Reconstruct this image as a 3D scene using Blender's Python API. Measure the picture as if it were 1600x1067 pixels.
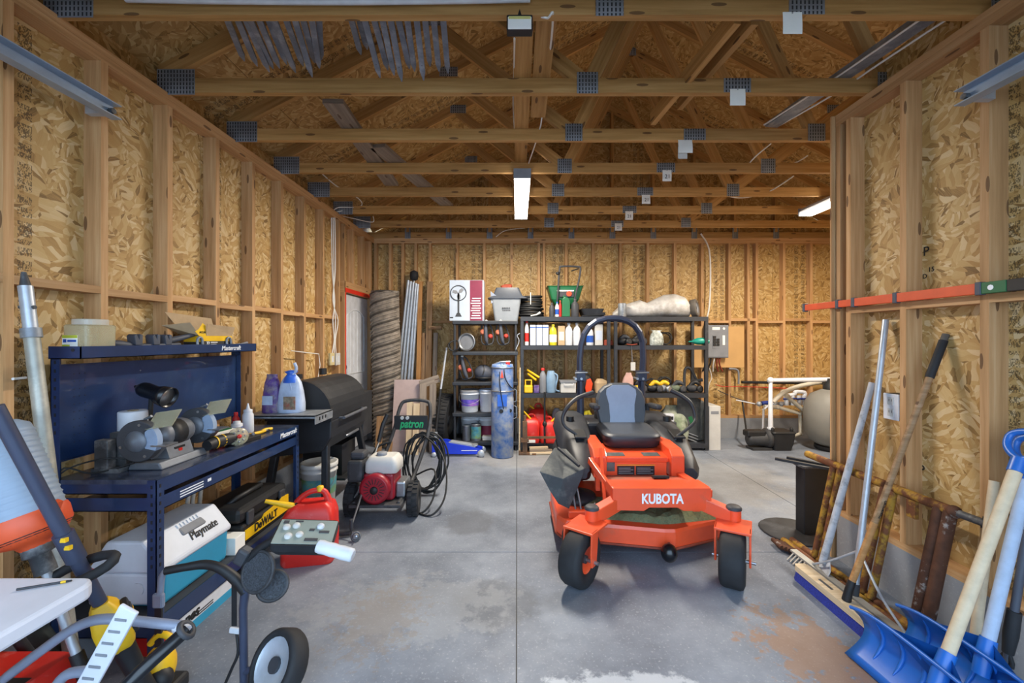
import bpy, math, random
from mathutils import Matrix, Vector, Euler
random.seed(7)
R = math.radians
for o in list(bpy.data.objects): bpy.data.objects.remove(o)
SC = bpy.context.scene
COL = SC.collection
# ------------------------------------------------------------------ camera
F = 650.0; VX, VY, CZ = 808.0, 530.0, 1.474
cd = bpy.data.cameras.new('camera'); cam = bpy.data.objects.new('camera', cd); COL.objects.link(cam)
cd.sensor_width = 36; cd.lens = F / 1600 * 36
cd.shift_x = -(VX - 800) / 1600; cd.shift_y = (VY - 533.5) / 1600
cd.clip_start = .05; cd.clip_end = 200
cam.location = (0, 0, CZ); cam.rotation_euler = (R(90), 0, 0)
SC.camera = cam
# ------------------------------------------------------------------ world, exposure
W = bpy.data.worlds.new('sky'); SC.world = W; W.use_nodes = True
bg = W.node_tree.nodes['Background']
bg.inputs[0].default_value = (.56, .76, 1.0, 1); bg.inputs[1].default_value = 4.0
SC.view_settings.view_transform = 'Standard'; SC.view_settings.look = 'None'
SC.view_settings.exposure = 0.32; SC.view_settings.gamma = 1.0; SC.view_settings.use_curve_mapping = False
SC.cycles.max_bounces = 12; SC.cycles.diffuse_bounces = 5; SC.cycles.transparent_max_bounces = 12
LAMP_W = 102.0
# ------------------------------------------------------------------ pixel to place helpers (measurements taken from the photograph)
def P(u, v, y): return Vector(((u - VX) * y / F, y, CZ - (v - VY) * y / F))
def PX(u, v, x): return P(u, v, x * F / (u - VX))
def PZ(u, v, z): return P(u, v, (CZ - z) * F / (v - VY))
# ------------------------------------------------------------------ materials
def lin(h):
    if isinstance(h, str):
        h = h.lstrip('#'); c = [int(h[i:i + 2], 16) / 255 for i in (0, 2, 4)]
        return tuple(x / 12.92 if x <= .04045 else ((x + .055) / 1.055) ** 2.4 for x in c)
    return tuple(h)
MATS = {}
class NT:
    def __init__(s, name):
        s.m = bpy.data.materials.new(name); s.m.use_nodes = True; s.t = s.m.node_tree; s.t.nodes.clear()
        s.out = s.n('ShaderNodeOutputMaterial'); s.b = s.n('ShaderNodeBsdfPrincipled'); s.l(s.b.outputs[0], s.out.inputs[0])
    def n(s, typ, **k):
        x = s.t.nodes.new(typ)
        for a, b in k.items(): setattr(x, a, b)
        return x
    def l(s, a, b): s.t.links.new(a, b)
    def val(s, inp, v):
        if hasattr(v, 'is_linked'): s.l(v, inp)
        else: inp.default_value = v
    def math(s, op, a, b=0.0, c=0.0):
        x = s.n('ShaderNodeMath', operation=op)
        for i, v in enumerate((a, b, c)): s.val(x.inputs[i], v)
        return x.outputs[0]
    def mix(s, f, a, b, mode='MIX'):
        x = s.n('ShaderNodeMix', data_type='RGBA', blend_type=mode)
        s.val(x.inputs[0], f)
        for i, v in ((6, a), (7, b)):
            if hasattr(v, 'is_linked'): s.l(v, x.inputs[i])
            else: x.inputs[i].default_value = (*v[:3], 1)
        return x.outputs[2]
    def noise(s, vec, scale, detail=3, rough=.5):
        x = s.n('ShaderNodeTexNoise'); x.inputs['Scale'].default_value = scale; x.inputs['Detail'].default_value = detail; x.inputs['Roughness'].default_value = rough
        if vec is not None: s.l(vec, x.inputs['Vector'])
        return x.outputs[0]
    def mapping(s, vec, loc=(0, 0, 0), rot=(0, 0, 0), sc=(1, 1, 1)):
        x = s.n('ShaderNodeMapping'); s.l(vec, x.inputs[0]); x.inputs[1].default_value = loc; x.inputs[2].default_value = rot; x.inputs[3].default_value = sc
        return x.outputs[0]
    def ramp(s, f, stops):
        x = s.n('ShaderNodeValToRGB'); s.l(f, x.inputs[0]); e = x.color_ramp.elements
        while len(e) < len(stops): e.new(.5)
        for i, (p, c) in enumerate(stops): e[i].position = p; e[i].color = (*c, 1)
        return x.outputs[0]
    def bump(s, h, strength=.3, dist=.01):
        x = s.n('ShaderNodeBump'); x.inputs['Strength'].default_value = strength; x.inputs['Distance'].default_value = dist
        s.l(h, x.inputs['Height']); s.l(x.outputs[0], s.b.inputs['Normal'])
def M(name, col, rough=.55, metal=0.0, var=.12, scale=9.0, bump=0.0, bscale=60.0, dirt=None, damt=.4, dscale=5.0, dsharp=.12, trans=0.0, emit=0.0, alpha=1.0, coat=0.0):
    if name in MATS: return MATS[name]
    t = NT(name); c = lin(col); tc = t.n('ShaderNodeTexCoord').outputs['Object']
    f = t.noise(tc, scale, 4, .6)
    a = tuple(max(0, x * (1 - var)) for x in c); b = tuple(min(1, x * (1 + var)) for x in c)
    r = t.n('ShaderNodeMapRange'); r.inputs[1].default_value = .3; r.inputs[2].default_value = .7; t.l(f, r.inputs[0])
    cc = t.mix(r.outputs[0], a, b)
    if dirt is not None:
        d = t.noise(tc, dscale, 6, .65)
        r2 = t.n('ShaderNodeMapRange'); r2.inputs[1].default_value = 1 - damt - dsharp; r2.inputs[2].default_value = 1 - damt + dsharp; t.l(d, r2.inputs[0])
        cc = t.mix(r2.outputs[0], cc, lin(dirt))
    t.l(cc, t.b.inputs['Base Color'])
    t.b.inputs['Roughness'].default_value = rough; t.b.inputs['Metallic'].default_value = metal
    if bump: t.bump(t.noise(tc, bscale, 3), bump, .004)
    if trans: t.b.inputs['Transmission Weight'].default_value = trans
    if alpha < 1: t.b.inputs['Alpha'].default_value = alpha
    if coat: t.b.inputs['Coat Weight'].default_value = coat
    if emit:
        t.b.inputs['Emission Color'].default_value = (*c, 1); t.b.inputs['Emission Strength'].default_value = emit
    MATS[name] = t.m; return t.m
def wood_mat(name, c1, c2, c3, knots=True, gscale=1.0):
    t = NT(name); uv = t.n('ShaderNodeUVMap').outputs[0]; oi = t.n('ShaderNodeObjectInfo')
    off = t.n('ShaderNodeVectorMath', operation='ADD'); t.l(uv, off.inputs[0])
    sc = t.n('ShaderNodeVectorMath', operation='SCALE'); cmb = t.n('ShaderNodeCombineXYZ'); t.l(oi.outputs['Random'], cmb.inputs[0]); t.l(oi.outputs['Random'], cmb.inputs[1])
    t.l(cmb.outputs[0], sc.inputs[0]); sc.inputs['Scale'].default_value = 37.0; t.l(sc.outputs[0], off.inputs[1])
    v = off.outputs[0]
    g = t.noise(t.mapping(v, sc=(1.6 * gscale, 34 * gscale, 1)), 1.0, 5, .6)
    g2 = t.noise(t.mapping(v, sc=(5 * gscale, 190 * gscale, 1)), 1.0, 2, .5)
    big = t.noise(t.mapping(v, sc=(.9, 3, 1)), 1.0, 2)
    col = t.ramp(g, [(.28, lin(c3)), (.5, lin(c2)), (.72, lin(c1))])
    col = t.mix(t.math('MULTIPLY', g2, .22), col, lin(c3))
    col = t.mix(t.math('MULTIPLY', big, .35), col, lin(c2))
    if knots:
        vo = t.n('ShaderNodeTexVoronoi', voronoi_dimensions='2D'); vo.inputs['Scale'].default_value = 1.0
        t.l(t.mapping(v, sc=(1.9, 8.0, 1)), vo.inputs['Vector'])
        k = t.math('LESS_THAN', vo.outputs['Distance'], .07)
        kk = t.math('MULTIPLY', k, .75)
        col = t.mix(kk, col, lin('#4a2c16'))
    br = t.math('MULTIPLY_ADD', oi.outputs['Random'], .34, .83)
    hs = t.n('ShaderNodeHueSaturation'); t.l(br, hs.inputs['Value']); t.l(col, hs.inputs['Color'])
    t.l(hs.outputs[0], t.b.inputs['Base Color']); t.b.inputs['Roughness'].default_value = .7
    t.bump(g, .12, .003)
    MATS[name] = t.m; return t.m
def osb_mat(name, cols, stamp=True, dark=1.0):
    t = NT(name); uv = t.n('ShaderNodeUVMap').outputs[0]
    wob = t.n('ShaderNodeTexNoise'); wob.inputs['Scale'].default_value = 9; wob.inputs['Detail'].default_value = 2; t.l(uv, wob.inputs['Vector'])
    ws = t.n('ShaderNodeVectorMath', operation='SCALE'); ws.inputs['Scale'].default_value = .035; t.l(wob.outputs['Color'], ws.inputs[0])
    wa = t.n('ShaderNodeVectorMath', operation='ADD'); t.l(uv, wa.inputs[0]); t.l(ws.outputs[0], wa.inputs[1]); uvw = wa.outputs[0]
    def layer(pscale, seed, sx, sy):
        p = t.n('ShaderNodeTexVoronoi', voronoi_dimensions='2D'); p.inputs['Scale'].default_value = pscale
        t.l(t.mapping(uvw, loc=(seed, seed * 1.7, 0)), p.inputs['Vector'])
        sep = t.n('ShaderNodeSeparateColor'); t.l(p.outputs['Color'], sep.inputs[0])
        rot = t.n('ShaderNodeVectorRotate', rotation_type='Z_AXIS'); t.l(uvw, rot.inputs['Vector'])
        t.l(t.math('MULTIPLY', sep.outputs[0], 3.14159), rot.inputs['Angle'])
        q = t.n('ShaderNodeTexVoronoi', voronoi_dimensions='2D'); q.inputs['Scale'].default_value = 1
        t.l(t.mapping(rot.outputs[0], sc=(sx, sy, 1)), q.inputs['Vector'])
        s2 = t.n('ShaderNodeSeparateColor'); t.l(q.outputs['Color'], s2.inputs[0])
        e = t.noise(t.mapping(rot.outputs[0], sc=(sx * .8, sy * 7, 1)), 1.0, 2)
        return s2.outputs[0], sep.outputs[1], q.outputs['Distance'], e
    a, am, ad, ae = layer(10, 0.0, 15, 44)
    b, bm, bd, be = layer(15, 3.3, 22, 80)
    sel = t.math('GREATER_THAN', am, .52)
    f = t.mix(sel, a, b); ff = t.n('ShaderNodeSeparateColor'); t.l(f, ff.inputs[0])
    gr = t.mix(sel, ae, be); gg = t.n('ShaderNodeSeparateColor'); t.l(gr, gg.inputs[0])
    v = t.math('ADD', ff.outputs[0], t.math('MULTIPLY_ADD', gg.outputs[0], .34, -.17))
    col = t.ramp(v, [(0.0, lin(cols[0])), (.10, lin(cols[1])), (.34, lin(cols[2])), (.68, lin(cols[3])), (1.0, lin(cols[4]))])
    if stamp:
        s = t.n('ShaderNodeSeparateXYZ'); t.l(uv, s.inputs[0])
        mu = t.math('PINGPONG', s.outputs[0], .6096)
        band = t.math('COMPARE', mu, .56, .028)
        fl = t.n('ShaderNodeVectorMath', operation='FLOOR'); t.l(t.mapping(uv, sc=(330, 150, 1)), fl.inputs[0])
        wn = t.n('ShaderNodeTexWhiteNoise', noise_dimensions='2D'); t.l(fl.outputs[0], wn.inputs['Vector'])
        ln = t.math('GREATER_THAN', t.noise(t.mapping(uv, sc=(.01, 34, 1)), 1.0, 0), .43)
        mk = t.math('MULTIPLY', t.math('MULTIPLY', t.math('GREATER_THAN', wn.outputs[0], .5), band), t.math('MULTIPLY', ln, .72))
        col = t.mix(mk, col, lin('#2a1d10'))
    if dark != 1: col = t.mix(1.0, col, (dark, dark, dark), 'MULTIPLY')
    t.l(col, t.b.inputs['Base Color']); t.b.inputs['Roughness'].default_value = .62
    t.bump(v, .22, .002)
    MATS[name] = t.m; return t.m
# ------------------------------------------------------------------ mesh builder
OFF = {}
class B:
    def __init__(s): s.v = []; s.f = []; s.sm = []; s.uv = {}
    def add(s, vs, fs, sm=False, mtx=None, uvf=None):
        k = len(s.v)
        for p in vs: s.v.append((mtx @ Vector(p)) if mtx is not None else Vector(p))
        for i, q in enumerate(fs):
            if uvf is not None: s.uv[len(s.f)] = uvf[i]
            s.f.append([k + j for j in q]); s.sm.append(sm)
        return s
    def box(s, x0, x1, y0, y1, z0, z1, mtx=None):
        return s.add([(x0,y0,z0),(x1,y0,z0),(x1,y1,z0),(x0,y1,z0),(x0,y0,z1),(x1,y0,z1),(x1,y1,z1),(x0,y1,z1)],
            [(3,2,1,0),(4,5,6,7),(0,1,5,4),(1,2,6,5),(2,3,7,6),(3,0,4,7)], False, mtx)
    def cb(s, c, d, rot=(0, 0, 0)):
        m = Matrix.Translation(Vector(c)) @ Euler(rot).to_matrix().to_4x4()
        return s.box(-d[0]/2, d[0]/2, -d[1]/2, d[1]/2, -d[2]/2, d[2]/2, m)
    def beam(s, p0, p1, w, h, up=(0, 0, 1)):
        """board from p0 to p1, w across, h along up; grain runs along it"""
        p0 = Vector(p0); p1 = Vector(p1); d = p1 - p0; L = d.length; d.normalize(); up = Vector(up)
        x = d.cross(up)
        if x.length < 1e-4: x = d.cross(Vector((1, 0, 0)))
        x.normalize(); u = x.cross(d); k = len(s.v); vs = []
        for a in (0, L):
            for b, c in ((-w/2,-h/2),(w/2,-h/2),(w/2,h/2),(-w/2,h/2)): vs.append(p0 + d*a + x*b + u*c)
        fs = [(3,2,1,0),(4,5,6,7)]; uv = [[(0,0),(w,0),(w,h),(0,h)]]*2; o = 0
        for i in range(4):
            j = (i+1) % 4; ww = (w, h, w, h)[i]
            fs.append((i, j, j+4, i+4)); uv.append([(0,o),(0,o+ww),(L,o+ww),(L,o)]); o += ww
        return s.add(vs, fs, False, None, uv)
    def loft(s, rings, cap=True, sm=True, closed=False):
        n = len(rings[0]); vs = [p for r in rings for p in r]; fs = []
        m = len(rings)
        for i in range(m if closed else m - 1):
            a = i*n; b = ((i+1) % m)*n
            for j in range(n): fs.append((a+j, a+(j+1) % n, b+(j+1) % n, b+j))
        s.add(vs, fs, sm)
        if cap and not closed:
            s.add(rings[0], [tuple(range(n))[::-1]]); s.add(rings[-1], [tuple(range(n))])
        return s
    def tube(s, pts, r, n=8, closed=False, cap=True, smooth=0):
        pts = [Vector(p) for p in pts]
        if smooth:
            q = []
            m = len(pts); rr = r if isinstance(r, (list, tuple)) else None; nr = []
            rng = range(m if closed else m - 1)
            for i in rng:
                a = pts[i-1] if (closed or i > 0) else pts[0]; b = pts[i]; c = pts[(i+1) % m]; d = pts[(i+2) % m] if (closed or i+2 < m) else pts[-1]
                for k in range(smooth):
                    t = k/smooth
                    q.append(.5*((2*b)+(-a+c)*t+(2*a-5*b+4*c-d)*t*t+(-a+3*b-3*c+d)*t**3))
                    if rr: nr.append(rr[i]*(1-t)+rr[(i+1) % m]*t)
            if not closed:
                q.append(pts[-1])
                if rr: nr.append(rr[-1])
            pts = q
            if rr: r = nr
        m = len(pts); rings = []; prev = None
        for i, p in enumerate(pts):
            if closed: d = pts[(i+1) % m] - pts[i-1]
            else: d = pts[min(i+1, m-1)] - pts[max(i-1, 0)]
            if d.length < 1e-9: d = Vector((0, 0, 1))
            d.normalize()
            if prev is None:
                a = Vector((0, 0, 1)) if abs(d.z) < .9 else Vector((1, 0, 0)); x = d.cross(a).normalized()
            else:
                x = (prev - d*prev.dot(d))
                x = x.normalized() if x.length > 1e-6 else d.orthogonal().normalized()
            prev = x; y = d.cross(x); ri = r[i] if isinstance(r, (list, tuple)) else r
            rings.append([p + (x*math.cos(2*math.pi*k/n) + y*math.sin(2*math.pi*k/n))*ri for k in range(n)])
        return s.loft(rings, cap, True, closed)
    def lathe(s, prof, c=(0, 0, 0), axis=(0, 0, 1), n=20, sm=True, cap=True, ang=None):
        ax = Vector(axis).normalized(); q = Vector((0, 0, 1)).rotation_difference(ax).to_matrix().to_4x4()
        m = Matrix.Translation(Vector(c)) @ q
        rings = [[m @ Vector((max(r, 1e-4)*math.cos(2*math.pi*k/n), max(r, 1e-4)*math.sin(2*math.pi*k/n), z)) for k in range(n)] for r, z in prof]
        return s.loft(rings, cap, sm)
    def cyl(s, p0, p1, r, n=16, r1=None):
        p0 = Vector(p0); p1 = Vector(p1); L = (p1-p0).length; r1 = r if r1 is None else r1
        return s.lathe([(r, 0), (r1, L)], p0, p1-p0, n)
    def torus(s, c, axis, Rr, r, n=28, k=10):
        ax = Vector(axis).normalized(); a = ax.orthogonal().normalized(); b = ax.cross(a)
        return s.tube([Vector(c)+(a*math.cos(2*math.pi*i/n)+b*math.sin(2*math.pi*i/n))*Rr for i in range(n)], r, k, closed=True)
    def prism(s, poly, p, ux, uy, d):
        """2D polygon in the plane (ux,uy) at p, extruded by vector d"""
        p = Vector(p); ux = Vector(ux); uy = Vector(uy); d = Vector(d)
        a = [p+ux*x+uy*y for x, y in poly]; b = [q+d for q in a]; n = len(poly)
        if ux.cross(uy).dot(d) < 0: a, b = b, a
        return s.add(a+b, [tuple(range(n))[::-1], tuple(range(n, 2*n))] + [(i, (i+1) % n, (i+1) % n+n, i+n) for i in range(n)])
    def sph(s, c, r, n=14, m=9, mtx=None):
        if not isinstance(r, (tuple, list)): r = (r, r, r)
        rings = []
        for i in range(m+1):
            t = -math.pi/2+math.pi*i/m; cr = max(math.cos(t), 1e-3)
            rings.append([Vector((c[0]+r[0]*cr*math.cos(2*math.pi*k/n), c[1]+r[1]*cr*math.sin(2*math.pi*k/n), c[2]+r[2]*math.sin(t))) for k in range(n)])
        if mtx is not None: rings = [[mtx @ p for p in q] for q in rings]
        return s.loft(rings, True, True)
    def mesh(s, off=Vector((0, 0, 0)), name='m'):
        me = bpy.data.meshes.new(name); me.from_pydata([tuple(v-off) for v in s.v], [], s.f)
        me.polygons.foreach_set('use_smooth', s.sm)
        uvl = me.uv_layers.new(name='uv')
        for p in me.polygons:
            u = s.uv.get(p.index)
            nx, ny, nz = (abs(c) for c in p.normal)
            for k, li in enumerate(p.loop_indices):
                if u is not None: uvl.data[li].uv = u[k]
                else:
                    co = s.v[me.loops[li].vertex_index]
                    uvl.data[li].uv = (co.y, co.z) if nx >= ny and nx >= nz else ((co.x, co.z) if ny >= nz else (co.x, co.y))
        return me
    def o(s, name, mat, parent=None, bev=0, sub=0, label=None, seg=2, auto=True):
        if parent is not None: off = OFF[parent]
        else:
            xs = [v.x for v in s.v]; ys = [v.y for v in s.v]; zs = [v.z for v in s.v]
            off = Vector(((min(xs)+max(xs))/2, (min(ys)+max(ys))/2, min(zs)))
        me = s.mesh(off, name); ob = bpy.data.objects.new(name, me); COL.objects.link(ob)
        if parent is not None: ob.parent = parent
        else: ob.location = off
        OFF[ob] = off
        me.materials.append(MATS[mat] if isinstance(mat, str) else mat)
        if bev:
            md = ob.modifiers.new('b', 'BEVEL'); md.width = bev; md.segments = seg; md.limit_method = 'ANGLE'; md.angle_limit = R(35); md.use_clamp_overlap = True
        if sub:
            md = ob.modifiers.new('s', 'SUBSURF'); md.levels = md.render_levels = sub
        if label: ob['label'] = label
        return ob
def tag(o, label, cat, group=None, kind=None):
    o['label'] = label; o['category'] = cat
    if group: o['group'] = group
    if kind: o['kind'] = kind
    return o
def T(name, label, cat, loc=(0, 0, 0), group=None):
    e = bpy.data.objects.new(name, None); COL.objects.link(e); e.location = loc; e.empty_display_size = .05
    OFF[e] = Vector(loc); return tag(e, label, cat, group)
def S(o, label=None, cat=None):
    o['kind'] = 'structure'
    if label: o['label'] = label
    if cat: o['category'] = cat
    return o
def share(name, me, parent, loc, rot=(0, 0, 0)):
    ob = bpy.data.objects.new(name, me); COL.objects.link(ob); ob.parent = parent
    ob.location = Vector(loc) - OFF[parent]; ob.rotation_euler = rot; OFF[ob] = Vector(loc); return ob
def tree(o):
    def rec(x, par):
        c = x.copy(); COL.objects.link(c); OFF[c] = OFF[x]
        if par: c.parent = par
        for ch in list(x.children): rec(ch, c)
        return c
    return rec(o, None)
def place(o, loc, rot=(0, 0, 0)):
    o.location = loc; o.rotation_euler = rot; return o
def text(s, size, p, ux, uy, mat, parent, name='lettering', depth=.0012, shear=0.0, bold=0.0, align='CENTER', width=None):
    """flat lettering laid on a surface at p, reading along ux with uy up"""
    cu = bpy.data.curves.new('t', 'FONT'); cu.body = s; cu.size = size; cu.extrude = depth; cu.shear = shear; cu.offset = bold; cu.align_x = align; cu.align_y = 'CENTER'; cu.resolution_u = 3
    ob = bpy.data.objects.new('t', cu); COL.objects.link(ob)
    dg = bpy.context.evaluated_depsgraph_get(); me = bpy.data.meshes.new_from_object(ob.evaluated_get(dg)); bpy.data.objects.remove(ob)
    ux = Vector(ux).normalized(); uy = Vector(uy).normalized(); nz = ux.cross(uy)
    if width:
        xs = [v.co.x for v in me.vertices]; k = width/(max(xs)-min(xs))
        for v in me.vertices: v.co.x *= k
    for v in me.vertices: v.co = Vector(p)+ux*v.co.x+uy*v.co.y+nz*v.co.z-OFF[parent]
    me.materials.clear(); me.materials.append(MATS[mat] if isinstance(mat, str) else mat)
    o = bpy.data.objects.new(name, me); COL.objects.link(o); o.parent = parent; OFF[o] = OFF[parent]; return o
X_, Y_, Z_ = Vector((1, 0, 0)), Vector((0, 1, 0)), Vector((0, 0, 1))
# ================================================================== materials
wood_mat('stud', '#d2ae82', '#bd9263', '#9c7448')
wood_mat('truss', '#c9a068', '#b1864d', '#8a6432')
wood_mat('greywood', '#a5998c', '#8a7d70', '#6b6058')
wood_mat('oldwood', '#b9997a', '#96744f', '#6d5137')
wood_mat('handle', '#c99a63', '#ad7b46', '#8c5f33', False)
wood_mat('palewood', '#dccbb0', '#c9b596', '#ab9472', False)
osb_mat('osb', ['#7e6034', '#a8834b', '#b9955b', '#c5a56d', '#d6be92'])
osb_mat('osb_back', ['#856534', '#a07c46', '#b28e52', '#bc995e', '#ccb07d'])
osb_mat('osb_roof', ['#7a5c2d', '#93703a', '#a27d46', '#ae8b54', '#c0a370'])
# concrete floor with stains
def concrete(name, c1, c2, floor=True):
    t = NT(name); tc = t.n('ShaderNodeNewGeometry').outputs['Position']
    n1 = t.noise(tc, 1.3, 8, .62); n2 = t.noise(tc, 9, 6, .7); n3 = t.noise(tc, 70, 3, .6)
    col = t.ramp(n1, [(.36, lin(c2)), (.60, lin(c1))])
    col = t.mix(t.math('MULTIPLY', n2, .6), col, lin(c2))
    n4 = t.n('ShaderNodeMapRange'); n4.inputs[1].default_value = .58; n4.inputs[2].default_value = .75; t.l(n3, n4.inputs[0])
    col = t.mix(t.math('MULTIPLY', n4.outputs[0], .6), col, lin('#b4b8bd'))
    if floor:
        s = t.n('ShaderNodeSeparateXYZ'); t.l(tc, s.inputs[0])
        def blob(cx, cy, rx, ry, amt, c, th=.5, wob=1.1, sc=5):
            nonlocal col
            dx = t.math('DIVIDE', t.math('SUBTRACT', s.outputs[0], cx), rx); dy = t.math('DIVIDE', t.math('SUBTRACT', s.outputs[1], cy), ry)
            d = t.math('SQRT', t.math('ADD', t.math('MULTIPLY', dx, dx), t.math('MULTIPLY', dy, dy)))
            nz = t.noise(tc, sc, 6, .7)
            e = t.math('MULTIPLY_ADD', t.math('SUBTRACT', nz, .5), wob*2, d)
            r = t.n('ShaderNodeMapRange'); r.inputs[1].default_value = 1.05; r.inputs[2].default_value = .75; t.l(e, r.inputs[0])
            col = t.mix(t.math('MULTIPLY', r.outputs[0], amt), col, lin(c))
        blob(1.40, 1.92, .24, .34, .62, '#94683c', wob=2.3, sc=9)
        blob(-.12, 2.33, .26, .24, .5, '#54575c', wob=.6)
        blob(.3, 2.32, .2, .12, .35, '#5a5d62', wob=.6)
        blob(-.38, 3.35, .22, .25, .5, '#54565b', wob=.6)
        blob(-.6, 2.3, .6, .3, .3, '#a3a5a6', wob=1.6, sc=6)
        blob(-.72, 2.2, .2, .28, .3, '#857053', wob=2.6, sc=20)
        blob(.45, 1.75, .35, .09, .75, '#c0c4ca', wob=1.3, sc=9)
        blob(.55, 2.6, .25, .15, .3, '#76695a', wob=1.0)
        blob(.2, 5.2, .9, .45, .3, '#a39c91', wob=.9, sc=3)
        blob(1.75, 4.4, 1.2, .8, .3, '#8f887a', wob=.8, sc=3)
    t.l(col, t.b.inputs['Base Color'])
    r = t.n('ShaderNodeMapRange'); r.inputs[3].default_value = .38; r.inputs[4].default_value = .7; t.l(n2, r.inputs[0]); t.l(r.outputs[0], t.b.inputs['Roughness'])
    t.bump(n2, .06, .004)
    MATS[name] = t.m
concrete('slab', '#8f97a3', '#5f6672'); concrete('curb', '#a3a6aa', '#888b90', False)
concrete('drive', '#b9b6b0', '#a09d98', False)
# punched steel truss plate: rows of slots
def plate_mat():
    t = NT('truss_plate'); uv = t.n('ShaderNodeUVMap').outputs[0]
    fr = t.n('ShaderNodeVectorMath', operation='FRACTION'); t.l(t.mapping(uv, sc=(52, 40, 1)), fr.inputs[0])
    s = t.n('ShaderNodeSeparateXYZ'); t.l(fr.outputs[0], s.inputs[0])
    a = t.math('COMPARE', s.outputs[0], .5, .2); b = t.math('COMPARE', s.outputs[1], .5, .36)
    m = t.math('MULTIPLY', a, b); nz = t.noise(uv, 6, 3)
    base = t.ramp(nz, [(.3, lin('#7d8590')), (.7, lin('#a6adb6'))])
    t.l(t.mix(m, base, lin('#3c4046')), t.b.inputs['Base Color']); t.b.inputs['Metallic'].default_value = .55; t.b.inputs['Roughness'].default_value = .5
    t.bump(t.math('SUBTRACT', 1.0, m), .6, .003); MATS['truss_plate'] = t.m
plate_mat()
M('galv', '#b6bdc6', .36, .35, .12, 14); M('galv_dull', '#8a9097', .55, .5, .2, 20, dirt='#b9bcc0', damt=.38, dscale=9)
M('white', '#cfd2d8', .5); M('offwhite', '#c3c2be', .55, var=.08); M('paper', '#ecece6', .8, var=.04)
M('black', '#1b1c1f', .55, var=.3); M('black_gloss', '#141519', .25); M('rubber', '#202124', .75, var=.3, bump=.2, bscale=40)
M('darkgrey', '#3a3c41', .6, var=.2); M('grey', '#7d8086', .55); M('steel', '#9a9ea3', .35, .8, .15, 18)
M('red', '#c4241d', .45); M('yellow', '#e8b91c', .45); M('orange', '#e8481f', .42, var=.08, coat=.2); M('green', '#17613a', .45)
M('blue', '#1b4fa8', .4); M('navy', '#1a3158', .32, .0, .18, 5, dirt='#344a70', damt=.33, dscale=7, coat=.3)
M('cable_white', '#dedcd6', .5, var=.03); M('cable_black', '#17181a', .6)
M('lamp_glow', '#fff4e2', .5, emit=14.0, var=0.0)
M('lens', '#e8e8e4', .3, var=.02)
M('ink', '#1a1a1c', .6)
M('card', '#b39a78', .8, bump=.05)
# ================================================================== setting
Y0 = -.45
# outdoor drive in front of the open garage door
S(B().box(-9, 12, -16, Y0-.02, -.12, -.012).o('ground', 'drive'), 'pale concrete driveway outside the open garage door', 'driveway')
fl = S(B().box(-2.5, 5.2, Y0, 6.5, -.12, -.010).o('floor', 'darkgrey'), 'worn grey concrete garage floor with cut joints', 'floor')
xs = [-2.5, -.003, 2.46, 5.2]; ys = [Y0, 2.882, 5.6, 6.5]
for i in range(3):
    for j in range(3):
        B().box(xs[i]+.003, xs[i+1]-.003, ys[j]+.003, ys[j+1]-.003, -.1, 0).o('slab', 'slab', fl)
SW, SD = .038, .089        # stud 2x4
ZC, ZT = .30, 2.904        # curb top, underside of top plates
XL, XR, YB = -2.134, 2.15, 6.2
stud_h = ZT - ZC - SW
def stud_mesh(axis):
    b = B(); b.beam((0, 0, 0), (0, 0, stud_h), SW if axis == 'x' else SD, SD if axis == 'x' else SW, (0, 1, 0)); m = b.mesh(name='stud'); m.materials.append(MATS['stud']); return m
ST_Y = stud_mesh('y')      # wall running along Y: 38 along Y, 89 along X
ST_X = stud_mesh('x')
def block_mesh(L, along):
    b = B()
    if along == 'y': b.beam((0, 0, 0), (0, L, 0), SD, SW)
    else: b.beam((0, 0, 0), (L, 0, 0), SD, SW)
    m = b.mesh(name='block'); m.materials.append(MATS['stud']); return m
BLY = block_mesh(.4064-SW, 'y'); BLX = block_mesh(.4064-SW, 'x')
# ---- left wall : studs .4064 apart, far inner edges measured at y
wl = S(B().box(XL-SD-.10, XL, Y0, 5.14, -.1, ZC).box(XL-SD-.10, XL, 6.11, YB+.2, -.1, ZC).o('wall_left', 'curb'), 'left garage wall of bare OSB on wooden studs over a concrete curb', 'wall')
yy = []
k = 0
for k in range(-7, 11):
    y = 2.171+k*.4064
    if y-SW < Y0 or y > YB: continue
    if 5.22 < y < 6.1 and False: continue
    yy.append(y-SW/2)
door_a, door_b = 5.19, 6.06     # side door opening
for y in yy:
    if door_a-.02 < y < door_b+.02: continue
    share('stud', ST_Y, wl, (XL-SD/2, y, ZC+SW))
for y in (door_a-.03, door_b+.03): share('stud', ST_Y, wl, (XL-SD/2, y, ZC+SW))
B().beam((XL-SD/2, Y0, ZC+SW/2), (XL-SD/2, door_a-.05, ZC+SW/2), SD, SW).o('sill_plate', 'stud', wl)
B().beam((XL-SD/2, Y0, ZT+SW/2), (XL-SD/2, YB, ZT+SW/2), SD, SW).o('top_plate', 'stud', wl)
B().beam((XL-SD/2, Y0, ZT+SW*1.5+.001), (XL-SD/2, YB, ZT+SW*1.5+.001), SD, SW).o('top_plate', 'stud', wl)
B().beam((XL-SD/2, door_a-.05, 2.13), (XL-SD/2, door_b+.05, 2.13), SD, .14).o('header', 'stud', wl)
for y in yy[:-1]:
    if y > door_a-.5: continue
    share('blocking', BLY, wl, (XL-SD/2, y+SW/2, 1.73+random.uniform(-.012, .012)))
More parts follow.
